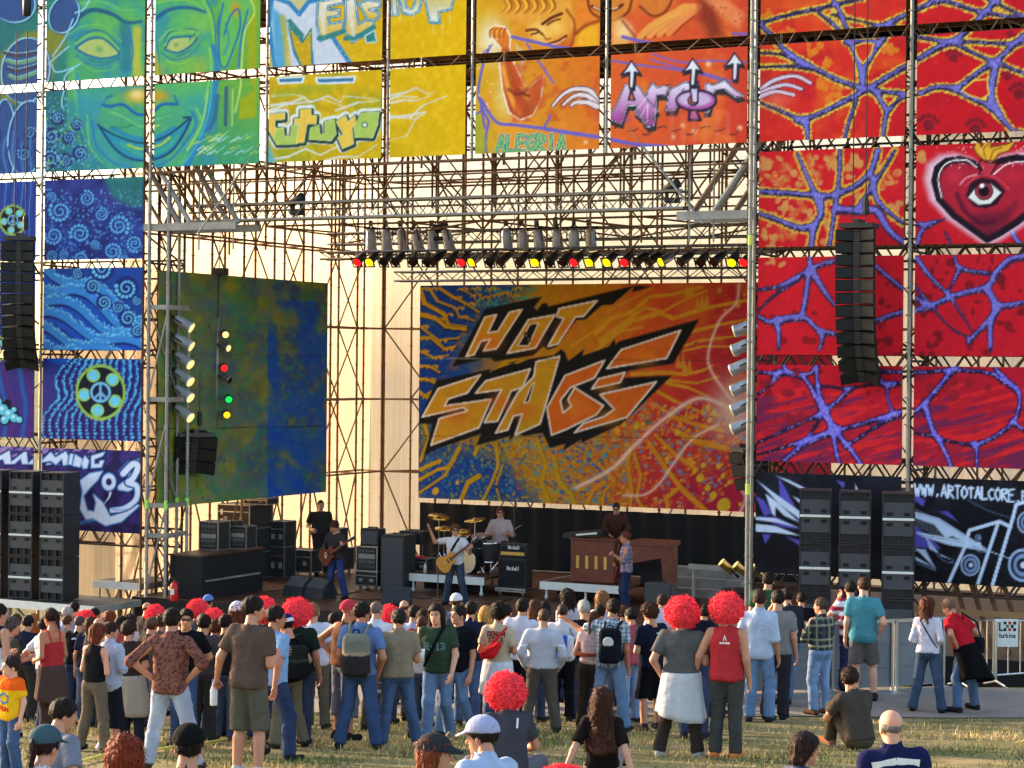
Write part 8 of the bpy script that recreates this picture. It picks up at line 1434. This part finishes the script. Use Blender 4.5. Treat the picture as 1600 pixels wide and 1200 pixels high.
BK=[("dark haired man in a navy shirt between the olive and white T-shirts",41,982,27.4,-25,dict(shirt=NAVY,hc=(26,24,34))),("brown haired person peeping over the olive T-shirt",24,973,28.6,-20,dict(hc=BRH,hair='mess')),("woman with long fair brown hair ahead of the white T-shirt",53,968,29.4,-10,dict(sex='f',hair='verylong',hc=(150,92,46),shirt=(150,60,50))),("person in a red headscarf and red top looking round behind the white T-shirt",78,966,28.9,-100,dict(sex='f',hair='long',hc=DK,cap=(180,30,36),brim=False,shirt=(200,24,30))),("grey haired man in a pale blue shirt under the platform braces",103,964,30.8,-40,dict(hc=(160,152,146),shirt=(150,168,204))),("dark haired person beside the grey haired man under the platform",117,962,31.4,-30,dict(hc=DK,shirt=(120,122,130))),("person in a red afro wig with the face turned, under the platform end",133,960,29.8,-60,dict(hair='wig',shirt=(90,90,88),wigs=.9)),("dark haired man in black beside the red wig under the platform end",149,957,30.6,-40,dict(hc=DK,shirt=BLK)),("person with thick reddish brown hair by the platform end",171,955,29.6,-14,dict(sex='f',hair='curlylong',hc=RDH,shirt=(120,60,50))),("person with dark bushy hair and a pale pink top below the scaffold landing",200,957,29.0,-14,dict(sex='f',hair='curly',hc=(54,34,26),shirt=(214,196,206),sleeve='long')),("bald headed man just behind the black vest top",158,981,26.4,-30,dict(hair='bald',hc=(120,90,70),shirt=(90,90,96))),("person wearing a brown hood beside the brown patterned shirt",233,967,26.2,-40,dict(hair='short',hc=BRH,cap=(94,74,58),brim=False,shirt=(96,76,60),sleeve='long')),("bald man at the stage corner beside a red wig",230,955,31.5,-40,dict(hair='bald',hc=BRH,shirt=(80,70,66))),("person in a red afro wig at the stage corner below the extinguisher",243,949,30.4,-30,dict(hair='wig',shirt=(70,66,70))),("person in a red afro wig nearer the draped desk, higher of two wigs",311,936,30.6,-20,dict(hair='wig',shirt=(90,84,90))),("person in a red afro wig nearer the draped desk, lower of two wigs",334,949,28.6,-20,dict(hair='wig',shirt=(80,60,60))),("dark haired person below the higher of the two red wigs",313,957,27.0,-10,dict(hc=DK,shirt=BLK)),("dark haired person just below the lower red wig",322,967,26.0,-10,dict(hc=DK,shirt=(40,38,40))),("brown haired person in a dark top below the lower red wig",334,975,25.0,-20,dict(hc=BRH,hair='mess',shirt=(50,46,44))),("dark haired man with a white collar behind the arm of the brown T-shirt",348,967,26.2,-16,dict(hc=DK,shirt=(60,50,50))),("person in a blue cap at the stage front near the draped desk",327,936,32.6,-20,dict(hc=DK,cap=(90,130,200),brim=False,shirt=(60,60,70))),("dark haired man between the fair haired man and the rucksack",520,955,28.2,-14,dict(hc=DK,shirt=(150,160,190))),("bald man before the brown lit monitor",632,939,30.8,-16,dict(hair='bald',hc=BRH,shirt=(150,90,80))),("dark haired person in a light blue top beside the beige polo",647,944,28.4,-16,dict(hc=DK,shirt=(170,186,226))),("dark haired person between the beige polo and the green T-shirt",660,951,26.8,-16,dict(hc=(50,34,26),shirt=(120,60,60),hair='mess')),("brown haired person in white close to the green T-shirt",658,965,25.0,-20,dict(hc=BRH,hair='buzz',shirt=(206,206,214),H=1.5)),("red haired person just before the tall grey cabinet",652,948,30.0,-16,dict(hc=(80,40,28),hair='bob',sex='f',shirt=(80,60,60))),("dark haired person at the front below the guitar stack",790,942,29.6,-14,dict(hc=DK,shirt=(50,60,96))),("dark haired woman at the front below the keyboard riser",853,940,30.6,-16,dict(sex='f',hc=DK,hair='long',shirt=(50,46,50))),("person in black beside the grey haired man",936,945,30.4,-16,dict(hc=DK,shirt=BLK)),("person in a white shirt ahead of the checked shirt",962,945,30.2,-16,dict(hc=DK,shirt=(210,210,220))),("brown haired person beyond the black rucksack",975,946,30.8,-16,dict(hc=BRH,shirt=(90,60,50),hair='mess')),("dark haired person behind the two in red wigs",1100,945,30.0,-14,dict(hc=DK,shirt=(40,44,64))),("dark haired man behind the denim jacket by the barrier",1250,925,32.8,-14,dict(hc=DK,shirt=(26,26,28),sleeve='long')),("dark haired person in black in front of the draped desk",285,962,28.6,-14,dict(hc=DK,shirt=BLK)),("person with brown curls ahead of the brown patterned shirt",250,960,29.0,-14,dict(hc=BRH,hair='curly',shirt=(110,90,80))),("person in a grey top between the two nearest men",318,985,23.8,-14,dict(hc=DK,shirt=(74,72,74),H=1.5)),("short person in dark clothes beside the woman in the white cap",352,985,24.2,-14,dict(hc=DK,shirt=(44,42,44),H=1.5)),("dark haired woman in a white top ahead of the black vest top",188,972,27.4,-24,dict(sex='f',hc=DK,hair='bob',shirt=(200,60,60))),("brown haired man in a grey shirt ahead of the cropped haired man",108,977,28.8,-20,dict(hc=BRH,hair='buzz',shirt=(140,140,132))),("person with a pony tail beside the cropped haired man",136,984,26.8,-20,dict(sex='f',hc=BRH,hair='pony',shirt=NAVY)),("dark haired person at the far edge by the platform",4,978,27.6,-20,dict(hc=DK,shirt=(90,60,56))),("person in a navy and white vest at the photo's edge beside the boy",-6,1000,23.6,-30,dict(hc=DK,shirt=('split',(206,214,226),(30,36,66),1.2),sleeve='none',H=1.6)),("person in dark clothes at the photo's edge behind the olive T-shirt",-2,972,29.2,-20,dict(hc=BRH,shirt=(60,66,60)))]
for lb,x,y,Y,yaw,kw in BK:
 kw.setdefault('pants',random.choice([(50,60,90),(60,58,56),(80,92,120)]));kw.setdefault('arms',random.choice([('front','front'),('down','front'),('crossed','crossed'),('down','down')]));P_(lb,x,y,Y,yaw,**kw)
f=P_("man in a grey T-shirt sitting on the grass behind the boy",73,1091,sit=.93,yaw=-30,H=1.72,legs='sit_cross',lean=16,arms=('lap','out'),shirt=(128,132,148),pants=(34,36,52),hc=DK,hem=.9,hy=-30)
f=P_("seated person in a teal cap with a dark pony tail and white T-shirt",60,1143,sit=.88,yaw=-10,H=1.66,sex='f',legs='sit_cross',lean=8,arms=('lap','lap'),shirt=(220,222,234),pants=(50,60,90),hair='pony',hc=(44,26,26),cap=(64,96,104),hy=-20)
f=P_("seated person with bushy reddish brown hair at the photo's bottom edge",190,1161,sit=.88,yaw=-10,H=1.66,sex='f',legs='sit_cross',hair='curlylong',hc=(112,44,24),shirt=(90,60,50))
f=P_("seated person in a black cap at the photo's bottom edge",293,1152,sit=.88,yaw=-10,H=1.74,legs='sit_cross',cap=(24,24,26),hc=DK,shirt=(60,60,64))
f=P_("seated woman with reddish hair under a dark grey cap facing sideways",677,1152,sit=.88,yaw=-60,H=1.66,sex='f',legs='sit_cross',cap=(52,54,58),hair='long',hc=(116,56,34),shirt=(70,66,70),hy=-30)
f=P_("seated man in a pale lilac cap and light blue shirt turned sideways",765,1133,sit=.90,yaw=40,H=1.74,legs='sit_knees',lean=10,arms=('lap','lap'),cap=(176,180,216),hc=DK,shirt=(176,196,230),neck='collar',hy=30)
f=P_("person in a red afro wig and dark grey shirt sitting on the grass",797,1060,sit=.98,yaw=6,H=1.72,legs='sit_cross',lean=10,arms=('out','lap'),shirt=(70,74,82),pants=(110,112,124),hair='wig',hem=.92,wigs=1.06)
print_on(f,[[(0,0),(1,6)]],.07,1.32,.05,.08,.02,(214,216,220))
f=P_("woman with very long brown hair in a black T-shirt leaning back on her hands",942,1078,sit=.86,yaw=-4,H=1.70,sex='f',legs='sit_long',lean=-14,arms=('prop','prop'),shirt=(36,30,30),pants=(150,130,120),hair='verylong',hc=(62,36,26),hem=.95,skin=(206,150,122))
f=P_("dark haired man in a brown T-shirt sitting on the grass hugging his knees",1343,1048,sit=.92,yaw=28,H=1.76,legs='sit_knees',lean=14,arms=('knees','knees'),shirt=(82,72,62),pants=(90,80,60),hair='mess',hc=(48,32,24),hem=.9,skin=(206,140,104),hy=-26,shoes=(150,100,70))
f=P_("balding man in a navy jacket with white shoulder bands seated at the bottom edge",1402,1121,sit=.90,yaw=8,H=1.78,legs='sit_cross',hair='bald',hc=(120,112,108),shirt=('split',(28,32,66),(30,34,70),1.4),sleeve='long',hy=18,skin=(206,146,118),neck='collar',wide=1.1)
strap(f,(-.17,1.37),(.0,1.40),(226,226,216),.05,'shoulder_band',(-1,));strap(f,(.0,1.40),(.17,1.37),(226,226,216),.05,'shoulder_band',(-1,))
f=P_("child with a dark bob seated at the bottom edge turned sideways",1252,1149,sit=.80,yaw=-70,H=1.50,sex='f',legs='sit_cross',hair='bob',hc=(46,28,24),shirt=(80,90,120),hy=-20)
f=P_("seated person in grey only entering the photo only by a shoulder at its edge",1628,1150,sit=.88,yaw=20,H=1.72,legs='sit_knees',hc=GRH,shirt=(150,156,166))
P,_=spot(884,1190,18.0);o=bpy.data.objects.new('wig',wig_mesh(1));COL.objects.link(o);o.location=Vector((at(880,1180,18.4).x,18.4,float(ground_z(18.4))+.12));o.scale=(1.15,.9,.62);o.rotation_euler=(0,0,.6);tag(o,"red afro wig lying on the grass beside the long haired woman","wig")
def on_stage(x,y,z=0.0,d=None):
 if d is None:p=pz(x,y,z)
 else:t,_=pw(x,y,d);p=W(t,d,z)
 return p
def guitar(label,P,yaw,roll,body,kind='single',s=1.0):
 o=thing('electric_guitar',label,"guitar",P,yaw);o.rotation_euler=(0,roll,yaw);pts=[(-.03,.16),(-.09,.17),(-.13,.12),(-.10,.05),(-.13,-.04),(-.17,-.13),(-.12,-.21),(0,-.235),(.12,-.21),(.17,-.13),(.13,-.04),(.09,.04),(.11,.09),(.06,.10),(.03,.07)]
 m=MB();m.prism([tuple(p)for p in spline([(a*s,b*s)for a,b in pts]+[(pts[0][0]*s,pts[0][1]*s)],4)[:-1]],-.022,.022);mt='guitar_'+kind
 mat(mt,body,.25,0,.12,14);m.build('body',mt,o);m=MB();m.box(-.024,.024,-.034,-.01,.08,.64);m.build('neck','wood_brown',o);m=MB();m.prism([(-.03,.64),(.03,.64),(.045,.80),(-.02,.84)],-.03,-.012);hd=m.build('headstock','black',o);m=MB()
 for k in range(4):m.lathe([(.008,0),(.012,.02)],6,Matrix.Translation((-.045,-.02,.67+.04*k))@Matrix.Rotation(math.pi/2,4,'Y'))
 m.build('tuning_pegs','chrome',hd);m=MB();m.box(-.045,.045,-.03,-.0225,-.02,.01);m.box(-.045,.045,-.03,-.0225,.05,.075);m.build('pickup','black',o);m=MB();m.box(-.04,.04,-.034,-.0225,-.1,-.07);m.build('bridge','chrome',o);return o
B_=dict(group="musicians on the stage",h=.021)
P=on_stage(712,945);f=person("singer in a white shirt and jeans raising one open hand on the stage",P,168,1.74,arms=('fret','up'),legs='apart',shirt=(220,214,214),pants=(58,70,92),hair='mess',hc=(96,56,36),glasses=True,neck='collar',hem=.88,hand=('grip','open'),hy=14,**B_)
strap(f,(-.10,1.46),(.14,1.05),(24,22,22),.05,'guitar_strap',(1,));q=raw_of(f,f['T']((.10,.20,.98)));guitar("gold sunburst guitar hanging before the singer in white",q,R(168+180),R(52),(190,128,50),'gold',1.12)
P=on_stage(526,935);f=person("bass player in a dark sweater and blue jeans looking down at his bass",P,150,1.72,arms=('fret','strum'),legs='apart',shirt=(62,56,58),sleeve='long',pants=(46,60,112),hair='mess',hc=(66,34,26),hem=.9,hp=26,hand=('grip','grip'),lean=6,**B_);q=raw_of(f,f['T']((.06,.19,1.02)));guitar("dark red bass guitar held across the bass player's belly",q,R(150+180),R(58),(96,26,24),'red',1.1)
P=on_stage(502,898);f=person("broad man in a dark T-shirt standing behind the open flight case",P,200,1.82,arms=('bent','bent'),shirt=(54,48,46),pants=(50,46,46),hair='buzz',hc=(50,38,32),wide=1.18,**B_)
t,d=dc+.12,dd0+1.75;f=person("drummer in a pale pink shirt sitting behind the drum kit",W(t,d,rz),180-26+16,1.78,legs='stool',arms=('drum','drum'),shirt=(206,176,170),sleeve='roll',pants=(60,66,84),hc=(76,40,30),hair='short',glasses=True,neck='collar',hand=('grip','grip'),hy=10,**B_)
o=wthing('drum_stool',"black round drum stool under the drummer","stool",t,d,rz);m=MB();m.lathe([(.16,.40),(.18,.42),(.18,.47),(.15,.49)],16);m.build('seat','black',o);m=MB();m.tube([(0,0,.03),(0,0,.42)],.025,8);m.build('stem','chrome',o)
for k in range(3):m=MB();a=2.1*k;m.tube([(0,0,.22),(.22*math.cos(a),.22*math.sin(a),.01)],.014,6);m.build('leg','chrome',o)
for nm,lb in(('wrr',"wooden drum stick in the drummer's raised hand"),('wrl',"wooden drum stick in the drummer's lower hand")):q=raw_of(f,f['J'][nm]);o=thing('drum_stick',lb,"drum stick",q);m=MB();v=(Vector((.34,-.05,.22))if nm=='wrl' else Vector((-.1,-.26,.1)));m.tube([tuple(-v*.25),tuple(v*.5),tuple(v)],[.009,.009,.005],6);m.build('shaft','brass',o)
P=W(*pw(962,900,kd+1.2)[:1],kd+1.2,.5);f=person("organist in a brown shirt with sunglasses bending behind the organ",P,176,1.70,arms=('lap','lap'),lean=24,legs='stand',shirt=(84,50,38),sleeve='long',pants=(50,46,46),hair='buzz',hc=(60,36,28),glasses=True,hp=8,hy=-10,**B_)
P=on_stage(977,960);f=person("guitarist in a checked shirt and jeans standing sideways before the organ",P,92,1.72,arms=('fret','strum'),legs='stand',shirt=('plaid',(170,150,160),(96,88,110),(70,66,90),.09),sleeve='half',pants=(40,52,90),hair='short',hc=(104,48,36),glasses=True,neck='collar',hem=.88,hand=('grip','grip'),**B_);q=raw_of(f,f['T']((.04,.18,1.0)));guitar("dark red guitar held by the guitarist in the checked shirt",q,R(92+180),R(52),(110,20,26),'wine',1.05)
q=at(636,838,47.7);f=person("crouching person with dark hair behind the tall grey cabinet",Vector((q.x,q.y,0)),150,1.52,legs='kneel',arms=('lap','lap'),shirt=(30,28,28),pants=(40,40,44),hc=(40,26,22),**B_)
def hill(x,y):return ground_z(y)+.05*(vnoise(x*.35,y*.35,9)-.5)*np.where((y>29.3)&(y<33.6),0.0,1.0)
xs_=np.concatenate([np.linspace(-900,-45,12),np.linspace(-40,40,161),np.linspace(45,900,12)]);ys_=np.concatenate([np.linspace(-30,9,8),np.linspace(10,46,145),np.linspace(50,90,12),[150,300,700,1800]])
X,Y=np.meshgrid(xs_,ys_);V=np.stack([X,Y,hill(X,Y)],-1).reshape(-1,3);nx=len(xs_)
i=np.arange(len(ys_)-1)[:,None]*nx+np.arange(nx-1)[None,:];F=np.stack([i,i+1,i+nx+1,i+nx],-1).reshape(-1,4)
m_=bpy.data.materials.new('ground_grass');m_.use_nodes=True;t_=m_.node_tree;n_=t_.nodes;L_=t_.links;b_=n_["Principled BSDF"];b_.inputs['Roughness'].default_value=.95;b_.inputs['Specular IOR Level'].default_value=.1
tc=n_.new("ShaderNodeTexCoord");n1=n_.new("ShaderNodeTexNoise");n1.inputs['Scale'].default_value=.9;n1.inputs['Detail'].default_value=8;n1.inputs['Roughness'].default_value=.7;L_.new(tc.outputs['Object'],n1.inputs['Vector'])
rp=n_.new("ShaderNodeValToRGB");e=rp.color_ramp.elements;e[0].position=.36;e[0].color=(*lin((108,110,72)),1);e[1].position=.66;e[1].color=(*lin((186,162,120)),1);k=e.new(.52);k.color=(*lin((140,132,92)),1)
L_.new(n1.outputs['Fac'],rp.inputs['Fac']);n2=n_.new("ShaderNodeTexNoise");n2.inputs['Scale'].default_value=26;n2.inputs['Detail'].default_value=6;L_.new(tc.outputs['Object'],n2.inputs['Vector'])
mx=n_.new("ShaderNodeMix");mx.data_type='RGBA';mx.blend_type='MULTIPLY';mx.inputs['Factor'].default_value=.7;L_.new(rp.outputs['Color'],mx.inputs['A']);L_.new(n2.outputs['Color'],mx.inputs['B']);L_.new(mx.outputs['Result'],b_.inputs['Base Color'])
bp_=n_.new("ShaderNodeBump");bp_.inputs['Strength'].default_value=.6;bp_.inputs['Distance'].default_value=.05;L_.new(n2.outputs['Fac'],bp_.inputs['Height']);L_.new(bp_.outputs['Normal'],b_.inputs['Normal']);MATS['ground_grass']=m_
struct(raw_mesh('ground',V,F,'ground_grass'))
mat('asphalt',(126,118,108),.9,0,.18,1.6,.5,60)
xr=np.linspace(-40,40,161);yr=np.linspace(29.95,32.95,9);X,Y=np.meshgrid(xr,yr);Yw=Y+np.where(Y<30.5,.10*(vnoise(X*1.7,X*0+3,4)-.5)*2,0)+.012*X
V=np.stack([X,Yw,ground_z(np.clip(Yw,29.95,33))+.012],-1).reshape(-1,3);nx=len(xr);i=np.arange(len(yr)-1)[:,None]*nx+np.arange(nx-1)[None,:];F=np.stack([i,i+1,i+nx+1,i+nx],-1).reshape(-1,4)
struct(raw_mesh('road',V,F,'asphalt'))
mat('grass',attr=True,rough=.8,var=.2,scale=4.0,spec=.1)
N=130000;u=RNG.random(N);Yb=12.0+18.0*u**.8;hw=.27*Yb+1.5;Xb=(RNG.random(N)*2-1)*hw
dens=vnoise(Xb*.8,Yb*.8,31);keep=(dens>RNG.random(N)*.42+.32)&(Yb<29.8+.012*Xb);Xb,Yb,dens=Xb[keep],Yb[keep],dens[keep];N=len(Xb)
Zb=hill(Xb,Yb);hgt=(.02+.05*RNG.random(N)**1.6)*(.5+1.1*dens);a=RNG.random(N)*6.283;wd=.006+.006*RNG.random(N);ln=.08*RNG.random(N);b=RNG.random(N)*6.283
P0=np.stack([Xb-np.cos(a)*wd,Yb-np.sin(a)*wd,Zb-.01],-1);P1=np.stack([Xb+np.cos(a)*wd,Yb+np.sin(a)*wd,Zb-.01],-1);P2=np.stack([Xb+np.cos(b)*ln,Yb+np.sin(b)*ln,Zb+hgt],-1)
V=np.stack([P0,P1,P2],1).reshape(-1,3);F=np.arange(3*N).reshape(-1,3);dry=np.clip(vnoise(Xb*.6+7,Yb*.6,5)*1.8-.5+.35*(RNG.random(N)-.5),0,1)[:,None]
C=lin((88,104,56))*(1-dry)+lin((206,178,122))*dry;C=np.repeat(C*(.7+.6*RNG.random(N))[:,None],3,0)
g=raw_mesh('grass',V,F,'grass',None,False,C);struct(g,'stuff');tag(g,"short patchy grass, part dry, growing on the slope","grass")
def line_thing(name,label,cat,pts,r,col,z=.012):
 P=[Vector((p[0],p[1],float(hill(np.array(p[0]),np.array(p[1])))+z+r))for p in pts];c=sum(P,Vector())/len(P);m=MB();m.tube([tuple(p-c)for p in P],r,6,tuple(lin(col)));o=m.build(name,'plastic',None,True,c);return tag(o,label,cat)
def gp(x,y):
 lo,hi=12.0,45.0
 for _ in range(40):
  Y=(lo+hi)/2
  if at(x,y,Y).z<ground_z(Y):hi=Y
  else:lo=Y
 return at(x,y,Y)
q=spline([tuple(gp(*p).xy)for p in((118,1197),(170,1184),(240,1176),(330,1163),(400,1152),(470,1145))],6)
line_thing('hose',"yellow hose lying across the grass behind the seated man in grey","hose",[tuple(p)for p in q],.014,(214,200,90),.02)
for i,pts in enumerate((((540,935),(580,938),(640,932),(700,940)),((600,928),(660,936),(690,930),(760,944),(800,936)),((420,925),(470,920),(520,930),(560,925)),((960,965),(930,958),(880,962),(820,948)))):
 q=spline([tuple(pz(x,y,0).xy)for x,y in pts],6);c=Vector((*q.mean(0),.012));m=MB();m.tube([(p[0]-c.x,p[1]-c.y,0)for p in q],.011,5);o=m.build('cable','black',None,True,c);tag(o,("black cable trailing from the bass player to the singer's feet","black cable on the floor along the drum riser","black cable on the floor behind the paired monitors","black cable on the floor before the keyboard riser")[i],"cable","cables on the stage floor")
